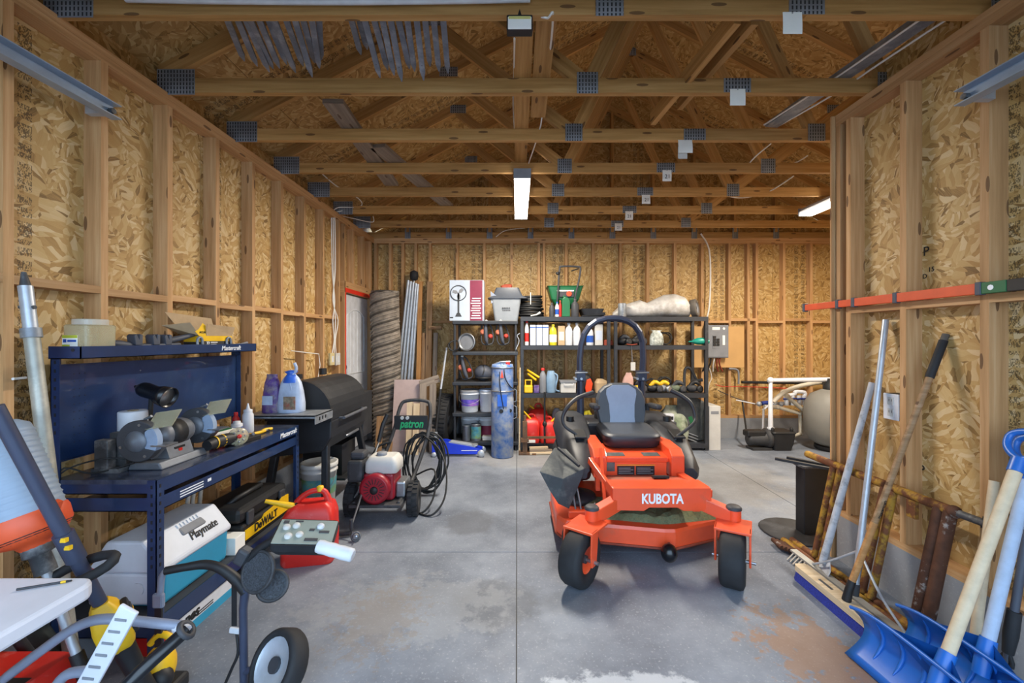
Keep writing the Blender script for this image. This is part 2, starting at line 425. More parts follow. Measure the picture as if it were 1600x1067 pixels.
# short studs above the door
for y in (door_a+.25, door_b-.25): B().beam((XL-SD/2, y, 2.2), (XL-SD/2, y, ZT), SD, SW, (0, 1, 0)).o('stud', 'stud', wl)
ypan = [Y0, .48, 1.70, 2.92, 4.14, door_a-.02]
for a, b_ in zip(ypan, ypan[1:]):
    B().box(XL-SD-.012, XL-SD, a+.002, b_-.002, ZC, ZT+.076).o('sheathing_panel', 'osb', wl)
B().box(XL-SD-.012, XL-SD, door_a-.02, door_b+.02, 2.06, ZT+.076).o('sheathing_panel', 'osb', wl)
B().box(XL-SD-.012, XL-SD, door_b+.02, YB+.1, ZC, ZT+.076).o('sheathing_panel', 'osb', wl)
B().box(XL-SD-.06, XL-SD-.014, Y0, YB+.2, -.1, 3.2).o('siding', 'osb_roof', wl)
# ---- back wall
wb = S(B().box(XL-.2, 5.2, YB, YB+SD+.12, -.1, ZC).o('wall_back', 'curb'), 'back garage wall of bare OSB on wooden studs over a concrete curb', 'wall')
xb = []
for k in range(0, 18):
    x = XL+.02+k*.4064
    if x < 4.95: xb.append(x); share('stud', ST_X, wb, (x, YB+SD/2, ZC+SW))
for x in (XL+.24, XL+.62, .34+.06, 3.45): share('stud', ST_X, wb, (x, YB+SD/2, ZC+SW))
B().beam((XL, YB+SD/2, ZC+SW/2), (4.95, YB+SD/2, ZC+SW/2), SD, SW).o('sill_plate', 'stud', wb)
for i in (.5, 1.5): B().beam((XL, YB+SD/2, ZT+SW*i+.001*i), (4.95, YB+SD/2, ZT+SW*i+.001*i), SD, SW).o('top_plate', 'stud', wb)
for i, x in enumerate(xb[:-1]): share('blocking', BLX, wb, (x+SW/2, YB+SD/2, 1.735+(.03 if i % 2 else 0)))
for i in range(6): B().box(XL-.1+i*1.2192+.002, XL-.1+(i+1)*1.2192-.002, YB+SD, YB+SD+.012, ZC, 2.98).o('sheathing_panel', 'osb_back', wb)
B().box(XL-.2, 5.2, YB+SD+.014, YB+SD+.06, -.1, 3.0).o('siding', 'darkgrey', wb)
# gable above the back wall
RX, RZ, ZB = 1.36, 1.86, 2.982       # ridge x, rise, truss underside
XE0, XE1 = -2.24, 4.96
def roofz(x): return ZB+.10+RZ*(1-abs(x-RX)/(RX-XE0))
B().prism([(XE0-.1, 2.98), (XE1+.1, 2.98), (RX, roofz(RX)+.12)], (0, YB+SD, 0), X_, Z_, (0, .012, 0)).o('gable_panel', 'osb_roof', wb)
# ---- right partition near the camera, ends at y=2.85
wr = S(B().box(XR, XR+SD+.06, Y0, 2.80, -.1, ZC).o('wall_right', 'curb'), 'right garage partition of bare OSB on studs ending partway back', 'wall')
for y in (2.787, 2.70, 2.318, 1.914, 1.508, 1.102, .696, .29, -.116, -.42): share('stud', ST_Y, wr, (XR+SD/2, y-.0, ZC+SW))
share('stud', ST_X, wr, (XR+SD+.06, 2.76, ZC+SW)); 
B().beam((XR+SD/2, Y0, ZC+SW/2), (XR+SD/2, 2.81, ZC+SW/2), SD, SW).o('sill_plate', 'stud', wr)
for i in (.5, 1.5): B().beam((XR+SD/2, Y0, ZT+SW*i+.001*i), (XR+SD/2, 2.81, ZT+SW*i+.001*i), SD, SW).o('top_plate', 'stud', wr)
for a, L in ((2.337, .344), (1.933, .366), (1.527, .368), (1.121, .368), (.715, .368), (.309, .368), (-.097, .368)):
    B().beam((XR+SD/2, a, 1.66), (XR+SD/2, a+L, 1.66), SD, SW).o('blocking', 'stud', wr)
for a, b_ in ((Y0, .33), (.33, 1.55), (1.55, 2.77)): B().box(XR+SD, XR+SD+.012, a+.002, b_-.002, ZC, ZT+.076).o('sheathing_panel', 'osb', wr)
B().beam((XR+SD/2, 2.813+.006, 0), (XR+SD/2, 2.813+.006, ZT+.076), SD+.05, .012, (0, 1, 0)).o('end_board', 'stud', wr)
# ---- side bay walls, out of view
ws = S(B().box(XR+SD+.014, 5.1, 2.60, 2.70, -.1, 3.2).o('wall_side_bay', 'osb'), 'front wall of the side bay behind the partition', 'wall')
we = S(B().box(4.96, 5.06, 2.6, YB+.2, -.1, 3.2).o('wall_far_right', 'osb'), 'far right outer wall of the side bay', 'wall')
B().box(XR+SD+.02, XR+SD+.03, Y0, 2.6, -.1, 3.2).o('backing', 'osb', wr)
# ---- roof: sheathing panels in rows, trusses under them
ce = S(B().beam((RX, Y0, roofz(RX)+.07), (RX, YB+SD, roofz(RX)+.07), .05, .05).o('ceiling', 'truss'), 'open timber roof trusses under OSB roof sheathing', 'ceiling')
sl = math.sqrt((RX-XE0)**2+RZ**2); sdx = (RX-XE0)/sl; sdz = RZ/sl
for side in (-1, 1):
    d = Vector((side*sdx, 0, -sdz)); nrm = Vector((side*sdz, 0, sdx)); top = Vector((RX, 0, roofz(RX)+.045))
    a = 0; row = 0
    while a < sl+.15:
        b_ = min(a+1.2192, sl+.2)
        cuts = [Y0-.3] + [y for y in (([-.5, 1.93, 4.37] if row % 2 else [.71, 3.15, 5.59]))] + [YB+.3]
        for c0, c1 in zip(cuts, cuts[1:]):
            vs = []
            for th in (0, .012):
                for (s_, y_) in ((a+.0015, c0+.0015), (b_-.0015, c0+.0015), (b_-.0015, c1-.0015), (a+.0015, c1-.0015)): vs.append(top+d*s_+Vector((0, y_, 0))+nrm*th)
            q = [(a, c0), (b_, c0), (b_, c1), (a, c1)]; q = [(y_, s_) for s_, y_ in q]
            fs = [(3,2,1,0),(4,5,6,7),(0,1,5,4),(1,2,6,5),(2,3,7,6),(3,0,4,7)]
            uvs = [[q[3],q[2],q[1],q[0]], q] + [[(0,0)]*4]*4
            B().add(vs, fs, False, None, uvs).o('roof_panel', 'osb_roof', ce)
        a = b_; row += 1
# roof outer skin keeps the daylight out at the joints
for side in (-1, 1):
    d = Vector((side*sdx, 0, -sdz)); nrm = Vector((side*sdz, 0, sdx)); top = Vector((RX, 0, roofz(RX)+.062))
    vs = [top+d*s_+Vector((0, y_, 0))+nrm*th for th in (0, .02) for s_, y_ in ((-.02, Y0-.4), (sl+.3, Y0-.4), (sl+.3, YB+.35), (-.02, YB+.35))]
    B().add(vs, [(3,2,1,0),(4,5,6,7),(0,1,5,4),(1,2,6,5),(2,3,7,6),(3,0,4,7)]).o('roof_shingle_skin', 'darkgrey', ce)
# truss parts (shared meshes)
TM = {}
def tmesh(key, p0, p1, w=.038, h=.089, up=(0, 0, 1), mat='truss'):
    b = B().beam(p0, p1, w, h, up); TM[key] = b.mesh(name=key); TM[key].materials.append(MATS[mat])
zb = ZB+.0445
tmesh('bottom_chord_a', (XE0, 0, zb), (1.345, 0, zb)); tmesh('bottom_chord_b', (1.347, 0, zb), (XE1, 0, zb))
ct = lambda x: roofz(x)-.005
tmesh('top_chord_l', (XE0+.06, 0, ct(XE0+.06)), (RX, 0, ct(RX)), .038, .089); tmesh('top_chord_r', (RX, 0, ct(RX)), (XE1-.06, 0, ct(XE1-.06)))
A1, A2 = .43, 2.27
Q1, Q2 = -.62, 3.34
for k, (x0, z0, x1, z1) in {'web_a': (A1-.02, zb+.03, Q1, ct(Q1)-.05), 'web_b': (A1+.02, zb+.03, RX-.04, ct(RX)-.07), 'web_c': (A2-.02, zb+.03, RX+.04, ct(RX)-.07), 'web_d': (A2+.02, zb+.03, Q2, ct(Q2)-.05)}.items():
    tmesh(k, (x0, 0, z0), (x1, 0, z1))
def pmesh(key, w, h):
    b = B().box(-w/2, w/2, -.0015, .0015, -h/2, h/2); TM[key] = b.mesh(name=key); TM[key].materials.append(MATS['truss_plate'])
pmesh('p_heel', .23, .155); pmesh('p_web', .13, .13); pmesh('p_splice', .165, .085); pmesh('p_top', .13, .13)
TY = [1.325+.6096*i for i in range(8)]      # 1.325, 1.93, 2.54 ...
for i, y in enumerate([-.504+.6096, -.504+.6096*2]+TY):
    e = bpy.data.objects.new('roof_truss', None); COL.objects.link(e); e.parent = ce; e.location = Vector((0, y+.019, 0))-OFF[ce]; OFF[e] = Vector((0, y+.019, 0)); e.empty_display_size = .05
    for key, nm in (('bottom_chord_a', 'bottom_chord'), ('bottom_chord_b', 'bottom_chord'), ('top_chord_l', 'top_chord'), ('top_chord_r', 'top_chord'), ('web_a', 'web'), ('web_b', 'web'), ('web_c', 'web'), ('web_d', 'web')):
        share(nm, TM[key], e, OFF[e])
    for key, x, z in (('p_heel', XE0+.155, zb+.02), ('p_web', A1, zb+.015), ('p_splice', 1.346, zb), ('p_web', A2, zb+.015), ('p_top', RX, ct(RX)), ('p_splice', Q1, ct(Q1)-.02), ('p_splice', Q2, ct(Q2)-.02), ('p_heel', XE1-.155, zb+.02)):
        share('truss_plate', TM[key], e, (x, y-.002, z))
# end truss against the back wall: chord and uprights
e = bpy.data.objects.new('end_truss', None); COL.objects.link(e); e.parent = ce; e.location = Vector((0, YB+.02, 0))-OFF[ce]; OFF[e] = Vector((0, YB+.02, 0))
for key, nm in (('bottom_chord_a', 'bottom_chord'), ('bottom_chord_b', 'bottom_chord'), ('top_chord_l', 'top_chord'), ('top_chord_r', 'top_chord')): share(nm, TM[key], e, OFF[e])
for k in range(1, 11):
    x = XE0+k*.61
    B().beam((x, YB+.04, zb+.045), (x, YB+.04, ct(x)-.05), .038, .089, (0, 1, 0)).o('upright', 'truss', e)
    share('truss_plate', TM['p_splice'], e, (x, YB-.002, zb+.03), (0, R(90), 0))
# front gable closes the roof void above the door header
S(B().prism([(XE0-.1, 2.99), (XE1+.1, 2.99), (RX, roofz(RX)+.1)], (0, Y0-.02, 0), X_, Z_, (0, .012, 0)).o('wall_front', 'osb_roof'), 'gable above the open garage door', 'wall')
# ---- side door in the left wall
dr = S(B().box(XL-SD-.005, XL-SD+.04, door_a, door_b, .02, 2.05).o('door_1', 'white'), 'white panelled side door in the far left corner', 'door')
M('redtape', '#d8301c', .5)
def door_panel(y0, y1, z0, z1, arch=0.0):
    n = 10; pts = [(y0, z0), (y1, z0)]
    for i in range(n+1):
        t = i/n; pts.append((y1+(y0-y1)*t, z1+arch*math.sin(math.pi*t)))
    b = B(); fr = [Vector((XL-SD+.04, y, z)) for y, z in pts]; b.tube(fr, .011, 6, closed=True)
    b.o('moulding', 'white', dr)
    for i in range(1, 5):
        y = y0+(y1-y0)*i/5; B().tube([(XL-SD+.039, y, z0+.02), (XL-SD+.039, y, z1+arch*math.sin(math.pi*i/5)-.02)], .006, 5).o('groove_bead', 'white', dr)
door_panel(door_a+.14, door_b-.14, 1.02, 1.78, .09); door_panel(door_a+.14, door_b-.14, .22, .82, .06)
h = B().sph((XL-SD+.095, door_a+.07, .98), .032); h.cyl((XL-SD+.04, door_a+.07, .98), (XL-SD+.09, door_a+.07, .98), .012); h.o('door_handle', 'darkgrey', dr)
B().cyl((XL-SD+.04, door_a+.07, 1.12), (XL-SD+.06, door_a+.07, 1.12), .028).o('deadbolt', 'darkgrey', dr)
B().box(XL-SD-.01, XL-.0+.004, door_a-.028, door_a-.004, .0, 2.09).o('flashing_tape', 'redtape', dr)
B().box(XL-SD-.01, XL+.006, door_a-.028, door_b+.028, 2.062, 2.115).o('flashing_tape', 'redtape', dr)
# ---- shop lights under the trusses (the room's own lamps)
def shop_light(x, y0, y1, z, label):
    t = T('shop_light', label, 'light', (x, (y0+y1)/2, z), 'long shop lights under the trusses')
    B().prism([(-.055, .0), (.055, .0), (.075, .035), (.05, .07), (-.05, .07), (-.075, .035)], (x, y0, z+.012), X_, Z_, (0, y1-y0, 0)).o('housing', 'white', t)
    B().box(x-.07, x+.07, y0+.01, y1-.01, z, z+.014).o('diffuser', 'lamp_glow', t, bev=.004)
    for y in (y0, y1): B().box(x-.076, x+.076, y-.006, y+.006, z, z+.085).o('end_cap', 'grey', t)
    for y in (y0+.2, y1-.2): B().tube([(x, y, z+.08), (x, y, ZB+.01)], .003, 5).o('hanger', 'steel', t)
    l = bpy.data.lights.new('shop_light_tube', 'AREA'); l.shape = 'RECTANGLE'; l.size = .13; l.size_y = y1-y0-.05; l.energy = LAMP_W; l.color = (1, .9, .76)
    lo = bpy.data.objects.new('shop_light_tube', l); COL.objects.link(lo); lo.parent = t; lo.location = (0, 0, -.004)
shop_light(.045, 3.62, 4.86, CZ+1.40, 'lit white shop light hanging in the middle above the mower')
shop_light(3.28, 3.50, 4.74, CZ+1.40, 'lit white shop light over the right bay, cut off by the partition')
# ================================================================== riding mower
M('m_orange', '#e9532a', .4, var=.07, scale=6, dirt='#b5634a', damt=.30, dscale=4, coat=.25)
M('m_plastic', '#2a2d33', .5, var=.2, scale=5, dirt='#4a4c4e', damt=.35, dscale=5)
M('m_flap', '#3c4144', .7, var=.15, dirt='#6a6c68', damt=.4, dscale=6)
M('m_bar', '#30364a', .38, .2, var=.1)
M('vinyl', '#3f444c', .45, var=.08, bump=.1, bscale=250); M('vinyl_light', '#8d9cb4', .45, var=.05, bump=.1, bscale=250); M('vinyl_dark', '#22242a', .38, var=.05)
M('grass', '#6f7a5a', .95, var=.35, scale=60, bump=.9, bscale=220, dirt='#7d7a55', damt=.45, dscale=45)
M('rust_red', '#8a3a26', .7, var=.25, scale=12)
def wheel(t, c, axis, r, w, rim_r, tmat='rubber', rmat='m_orange', name='tire', tread=0, flat=.6):
    ax = Vector(axis).normalized(); c = Vector(c); h = w/2
    prof = [(rim_r, -h*.7), (rim_r*1.04, -h*.86), (r*.80, -h), (r*.95, -h*.86), (r, -h*flat), (r, h*flat), (r*.95, h*.86), (r*.80, h), (rim_r*1.04, h*.86), (rim_r, h*.7)]
    b = B().lathe(prof, c, ax, 32, True, False)
    if tread:
        a = ax.orthogonal().normalized(); q = ax.cross(a)
        for i in range(tread):
            th = 2*math.pi*i/tread; d = a*math.cos(th)+q*math.sin(th); tg = ax.cross(d)
            for s in (-1, 1):
                m = Matrix((tg, ax, d)).transposed().to_4x4(); m.translation = c+d*(r+.002)+ax*s*h*.42+tg*(.5*s*math.pi*r/tread)
                b.box(-r*1.6/tread, r*1.6/tread, -h*.34, h*.34, -.006, .006, m)
    ti = b.o(name, tmat, t)
    rim = B().lathe([(rim_r*.99, -h*.72), (rim_r*.9, -h*.55), (rim_r*.35, -h*.35), (.001, -h*.35)], c, ax, 24, True, False)
    rim.lathe([(.001, h*.35), (rim_r*.35, h*.35), (rim_r*.9, h*.55), (rim_r*.99, h*.72)], c, ax, 24, True, False)
    rim = rim.o('rim', rmat, ti)
    B().cyl(c-ax*h*.62, c+ax*h*.62, rim_r*.3, 12).o('hub', 'darkgrey', ti)
    return ti
mw = T('riding_mower', 'orange zero-turn riding mower with black seat and roll bar, parked in the middle', 'mower', (.92, 3.2, 0))
# deck
dk = [(.28, 2.96), (.33, 2.86), (.97, 2.73), (1.04, 2.73), (1.47, 2.90), (1.53, 3.02), (1.53, 3.5), (1.32, 3.68), (.5, 3.68), (.28, 3.5)]
def scaled(poly, k, c): return [(c[0]+(x-c[0])*k, c[1]+(y-c[1])*k) for x, y in poly]
cc = (.92, 3.2)
rings = [[Vector((x, y, .095)) for x, y in scaled(dk, 1.0, cc)], [Vector((x, y, .205)) for x, y in scaled(dk, 1.0, cc)], [Vector((x, y, .225)) for x, y in scaled(dk, .985, cc)]]
deck = B().loft(rings, True, False).o('mower_deck', 'm_orange', mw, bev=.006)
lp = scaled(dk, 1.006, cc); lip = B().tube([(x, y, .1) for x, y in lp], .009, 6, closed=True); lip.o('deck_lip', 'rust_red', deck)
g = B(); rg = random.Random(3); gp = []
NX, NY = 22, 9
for j in range(NY):
    for i in range(NX):
        x = .50+.92*i/(NX-1); y = 2.80+.11*abs(x-1.0)/.5+.42*j/(NY-1)
        gp.append((x, y, .226+(.028*rg.random()+.012)*(1 if 0 < i < NX-1 and 0 < j < NY-1 else 0)))
g.add(gp, [(j*NX+i, j*NX+i+1, (j+1)*NX+i+1, (j+1)*NX+i) for j in range(NY-1) for i in range(NX-1)])
gr_ = g.o('grass_clippings', 'grass', deck); gr_['kind'] = 'stuff'
for x in (.47, 1.36): B().lathe([(.02, 0), (.14, .0), (.15, .02), (.14, .05), (.05, .07)], (x, 3.25, .22), (0, 0, 1), 20).o('spindle_cover', 'm_plastic', deck)
# roller at the front of the deck
rl = B().sph((.972, 2.66, .108), (.052, .052, .058)); rl.o('anti_scalp_roller', 'black_gloss', mw)
B().tube([(.972, 2.66, .11), (.99, 2.7, .12), (1.0, 2.76, .14)], .012, 6).o('roller_bracket', 'm_plastic', mw)
wl_ = B().sph((.335, 2.86, .105), (.03, .05, .075)); wl_.o('anti_scalp_roller', 'black', mw)
# front panel with lettering
px = [(955, 760), (1109, 760), (1110, 785), (1098, 798), (1066, 798), (1058, 793), (1012, 793), (1004, 798), (961, 797), (955, 775)]
pl = [P(u, v, 2.70) for u, v in px]
b = B(); back = [p+Vector((0, .16, -.01)) for p in pl]; mid = [Vector((.93+(p.x-.93)*.985, 2.675, p.z-.004 if p.z > .45 else p.z+.01)) for p in pl]
b.loft([mid, pl, back], True, False); fp = b.o('front_panel', 'm_orange', mw, bev=.006)
M('letter_white', '#eef0f2', .45, var=0)
text('KUBOTA', .088, P(1035, 780, 2.672), X_, Z_, 'letter_white', fp, depth=.002, bold=.0025, width=.268)
# frame rails, floor plate, pedal
for x in (.66, 1.20): B().beam((x, 2.78, .36), (x, 4.15, .38), .05, .08).o('frame_rail', 'm_orange', mw, bev=.004)
B().add([(.64, 2.76, .50), (1.24, 2.76, .50), (1.24, 3.16, .445), (.64, 3.16, .445), (.64, 2.76, .488), (1.24, 2.76, .488), (1.24, 3.16, .433), (.64, 3.16, .433)], [(0,1,2,3),(7,6,5,4),(0,4,5,1),(1,5,6,2),(2,6,7,3),(3,7,4,0)]).o('floor_plate', M('m_floor', '#b4523a', .6, var=.15, dirt='#8f5a48', damt=.5, dscale=8), mw)
B().cb((1.03, 2.99, .485), (.11, .07, .02), (R(-15), 0, 0)).o('pedal', 'black', mw, bev=.006)
B().beam((1.28, 2.78, .44), (1.19, 3.25, .46), .06, .05).o('side_step', 'm_orange', mw, bev=.004)
B().beam((.66, 2.80, .42), (.55, 3.15, .56), .03, .05).o('lift_link', 'm_orange', mw, bev=.004)
B().beam((.60, 2.82, .30), (.62, 3.1, .66), .022, .035).o('lift_link', 'm_orange', mw, bev=.003)
for a, c in (((.42, 2.95, .235), (.40, 3.1, .44)), ((.46, 2.94, .235), (.43, 3.1, .46)), ((.50, 2.93, .24), (.56, 2.98, .30))): B().tube([a, c], .007, 6).o('control_rod', 'steel', mw)
B().box(.36, .58, 2.90, 2.95, .225, .27).o('deck_bracket', 'm_orange', mw, bev=.004)
# seat box
bx = B().box(.66, 1.13, 3.14, 3.2, .42, .57).o('console_front', 'm_orange', mw, bev=.006)
B().box(.655, 1.135, 3.125, 3.16, .548, .585).o('console_bar', 'orange', mw, bev=.006)
for x0, x1 in ((.755, .885), (.895, 1.035)): B().box(x0, x1, 3.134, 3.139, .452, .518).o('warning_label', 'black', bx); 
for x0, x1 in ((.765, .875), (.905, 1.025)):
    for k in range(4): B().box(x0, x1-.02*(k % 2), 3.1325, 3.134, .462+k*.013, .467+k*.013).o('label_print', 'grey', bx)
M('label_amber', '#e08a2a', .5); B().box(.752, 1.04, 3.1345, 3.1395, .521, .530).o('label_strip', 'label_amber', bx)
B().box(.66, .735, 3.132, 3.138, .48, .555).o('warning_label', 'm_flap', bx)
dk_top = B().add([(.64, 3.15, .575), (1.15, 3.15, .575), (1.15, 3.5, .60), (.64, 3.5, .60), (.64, 3.15, .545), (1.15, 3.15, .545), (1.15, 3.5, .57), (.64, 3.5, .57)], [(0,1,2,3),(7,6,5,4),(0,4,5,1),(1,5,6,2),(2,6,7,3),(3,7,4,0)]).o('seat_pan', 'm_orange', mw, bev=.004)
for x0, x1 in ((.66, .83), (.97, 1.1)): B().add([(x0, 3.19, .580), (x1, 3.19, .580), (x1, 3.27, .586), (x0, 3.27, .586)], [(0, 1, 2, 3)]).o('warning_label', 'm_flap', dk_top)
for s in (-1, 1):
    x = .92+s*.30-(.02 if s > 0 else 0)
    vs = []
    for xx in (x-.05, x+.05):
        vs += [(xx, 3.10, .44), (xx, 3.10, .60), (xx, 3.16, .645), (xx, 3.55, .66), (xx, 3.55, .44)]
    B().add(vs, [(0,1,2,3,4),(9,8,7,6,5)]+[(i, i+5, (i+1) % 5+5, (i+1) % 5) for i in range(5)]).o('side_column', 'm_orange', mw, bev=.008)
B().beam((.60, 3.11, .35), (.60, 3.11, .60), .03, .05, (0, 1, 0)).o('side_column', 'm_orange', mw)
# fenders
def fender(s):
    cx = .92+s*(.43 if s < 0 else .405); rings = []
    for y, w, z0, z1 in ((3.14, .04, .42, .50), (3.22, .085, .38, .57), (3.4, .115, .40, .66), (3.62, .13, .45, .715), (3.9, .145, .56, .755), (4.1, .145, .58, .77), (4.28, .12, .56, .74)):
        ring = []
        for k in range(16):
            th = 2*math.pi*k/16; c_, s_ = math.cos(th), math.sin(th)
            ex = math.copysign(abs(c_)**.55, c_); ez = math.copysign(abs(s_)**.55, s_)
            ring.append(Vector((cx+w*ex+(-s*.02 if ez > 0 else 0), y, (z0+z1)/2+(z1-z0)/2*ez)))
        rings.append(ring)
    return B().loft(rings, True, True).o('fender', 'm_plastic', mw)
for s in (-1, 1):
    f_ = fender(s)
    B().cb((.92+s*.40, 3.45, .69), (.10, .16, .02), (R(12), 0, 0)).o('console_recess', 'black', f_, bev=.008)
    B().cyl((.92+s*.44, 3.78, .73), (.92+s*.44, 3.78, .775), .035, 14).o('filler_cap', 'black', f_)
    wheel(mw, (.92+s*.45, 3.93, .265), (1, 0, 0), .265, .24, .13, rmat='m_orange', name='rear_tire', tread=22)
# engine block behind the seat
B().box(.64, 1.20, 3.86, 4.30, .42, .70).o('engine', 'm_plastic', mw, bev=.03)
B().lathe([(.16, 0), (.16, .06), (.12, .09), (.02, .09)], (.92, 4.1, .70), (0, 0, 1), 20).o('engine_shroud', 'black', mw)
# seat
def rr(w, d, n=5, r=.06):
    pts = []
    for cx, cy, a0 in ((w-r, d-r, 0), (-w+r, d-r, 90), (-w+r, -d+r, 180), (w-r, -d+r, 270)):
        for k in range(n): a = R(a0+90*k/(n-1)); pts.append((cx+r*math.cos(a), cy+r*math.sin(a)))
    return pts
rings = []
for z, k in ((.60, .90), (.62, .97), (.665, 1.0), (.69, .985)):
    rings.append([Vector((.94+x*k, 3.56+y*k, z+.05*(y+.2))) for x, y in rr(.235, .23, 6, .09)])
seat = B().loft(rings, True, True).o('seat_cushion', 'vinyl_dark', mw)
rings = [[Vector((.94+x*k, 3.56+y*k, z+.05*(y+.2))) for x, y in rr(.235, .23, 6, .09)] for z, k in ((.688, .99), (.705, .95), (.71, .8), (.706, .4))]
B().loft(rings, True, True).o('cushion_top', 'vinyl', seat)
def back_outline(k=1.0, wk=1.0):
    pts = []
    for z, w in ((0, .185), (.05, .205), (.14, .222), (.24, .22), (.31, .195), (.355, .15), (.385, .08)): pts.append((w*k*wk, z))
    return pts
def back_ring(y, k, wk=1.0, z0=.685, zs=1.0):
    r_ = back_outline(k, wk); pts = [(x, z) for x, z in r_]+[(-x, z) for x, z in reversed(r_)]
    return [Vector((.945+x, y+.18*(z), z0+(z-.19)*k*zs+.19)) for x, z in pts]
bk = B().loft([back_ring(3.83, .96), back_ring(3.80, 1.0), back_ring(3.745, 1.0), back_ring(3.725, .95)], True, False).o('backrest', 'vinyl', mw, bev=.012)
pan = []
for y, k in ((3.745, 1.0), (3.718, .97)):
    r_ = [(.118, .01), (.112, .09), (.118, .2), (.14, .29), (.135, .335), (.075, .372)]
    pan.append([Vector((.945+x*k, y+.18*z, .685+z)) for x, z in r_]+[Vector((.945-x*k, y+.18*z, .685+z)) for x, z in reversed(r_)])
B().loft(pan, True, False).o('back_panel', 'vinyl_light', bk, bev=.008)
B().box(.80, 1.08, 3.72, 3.78, .63, .70).o('seat_bracket', 'black', mw)
for s in (-1, 1):
    B().cb((.945+s*.265, 3.66, .885), (.06, .24, .045), (R(-4), 0, 0)).o('armrest', 'm_plastic', mw, bev=.018, seg=3)
    B().cb((.945+s*.235, 3.78, .86), (.03, .05, .06)).o('armrest_bracket', 'black', mw)
# roll bar: square tube
def sqtube(pts, w):
    pts = [Vector(p) for p in pts]; rings = []
    for i, p in enumerate(pts):
        d = (pts[min(i+1, len(pts)-1)]-pts[max(i-1, 0)]).normalized(); x = Vector((0, 1, 0)); y = d.cross(x).normalized()
        c_ = .35; rings.append([p+x*a*w/2+y*b_*w/2 for a, b_ in ((-1, -c_), (-c_, -1), (c_, -1), (1, -c_), (1, c_), (c_, 1), (-c_, 1), (-1, c_))])
    return B().loft(rings, True, False)
pp = [(906, 592), (906, 560), (908, 540), (913, 522), (921, 510), (932, 502), (945, 498), (957, 497), (970, 498), (982, 502), (992, 509), (999, 519), (1004, 534), (1005, 560), (1003, 592)]
rb = sqtube([P(u, v, 4.07) for u, v in pp], .058).o('roll_bar', 'm_bar', mw)
sqtube([P(907, 584, 4.07), P(907, 700, 4.07)], .066).o('roll_bar_post', 'm_bar', mw)
sqtube([P(1002, 584, 4.07), P(1004, 700, 4.07)], .066).o('roll_bar_post', 'm_bar', mw)
for u in (907, 1002):
    q = P(u, 587, 4.07)
    B().box(q.x-.045, q.x+.045, q.y-.045, q.y+.045, q.z-.05, q.z+.05).o('hinge_bracket', 'm_bar', rb, bev=.006)
    for dx in (-.055, .0): B().cyl((q.x+dx, q.y-.065, q.z-.025), (q.x+dx, q.y+.05, q.z-.025), .012, 10).o('hinge_pin', 'steel', rb)
    B().tube([(q.x-.06, q.y-.05, q.z+.03), (q.x+.06, q.y-.05, q.z+.035)], .009, 6).o('hinge_pin', 'steel', rb)
    B().cb((q.x, q.y, .56), (.1, .1, .06)).o('roll_bar_foot', 'm_bar', mw, bev=.006)
# steering levers
for pts in ([(927, 613, 3.6), (902, 622, 3.55), (886, 637, 3.5), (879, 653, 3.48), (884, 667, 3.45), (902, 680, 3.42), (911, 695, 3.4)], [(1048, 610, 3.6), (1066, 619, 3.55), (1080, 631, 3.5), (1086, 649, 3.48), (1085, 660, 3.45), (1069, 674, 3.42), (1056, 684, 3.4), (1053, 698, 3.4)]):
    q = [P(*p) for p in pts]
    lv = B().tube(q, [.019, .019, .018, .015, .014, .013, .013, .013][:len(q)], 8, smooth=4).o('steering_lever', 'm_plastic', mw)
    B().cyl(q[-1]+Vector((0, 0, -.07)), q[-1]+Vector((0, 0, .02)), .016, 8).o('lever_bracket', 'steel', lv)
    B().cyl(q[-1]+Vector((0, -.03, -.01)), q[-1]+Vector((0, .02, -.01)), .012, 8).o('bolt', 'steel', lv)
# chute flap on the near-left side
fl_ = [P(843, 737, 3.0), P(866, 700, 3.25), P(884, 702, 3.28), P(913, 732, 3.06), P(911, 742, 3.04), P(889, 795, 2.97), P(872, 787, 2.96), P(858, 765, 3.0)]
c0 = sum(fl_, Vector())/len(fl_)+Vector((-.01, -.09, .01))
def fan(c, ring, th):
    n = len(ring); d = Vector(th); vs = [c]+ring+[c+d]+[p+d for p in ring]
    fs = [(0, 1+i, 1+(i+1) % n) for i in range(n)]+[(n+1, n+2+(i+1) % n, n+2+i) for i in range(n)]+[(1+(i+1) % n, 1+i, n+2+i, n+2+(i+1) % n) for i in range(n)]
    return B().add([tuple(v) for v in vs], fs)
fan(c0, fl_, (0.004, .014, 0)).o('discharge_flap', 'm_flap', mw, bev=.02)
B().tube([P(872, 700, 3.2), P(905, 728, 3.04)], .012, 6).o('flap_hinge', 'm_plastic', mw)
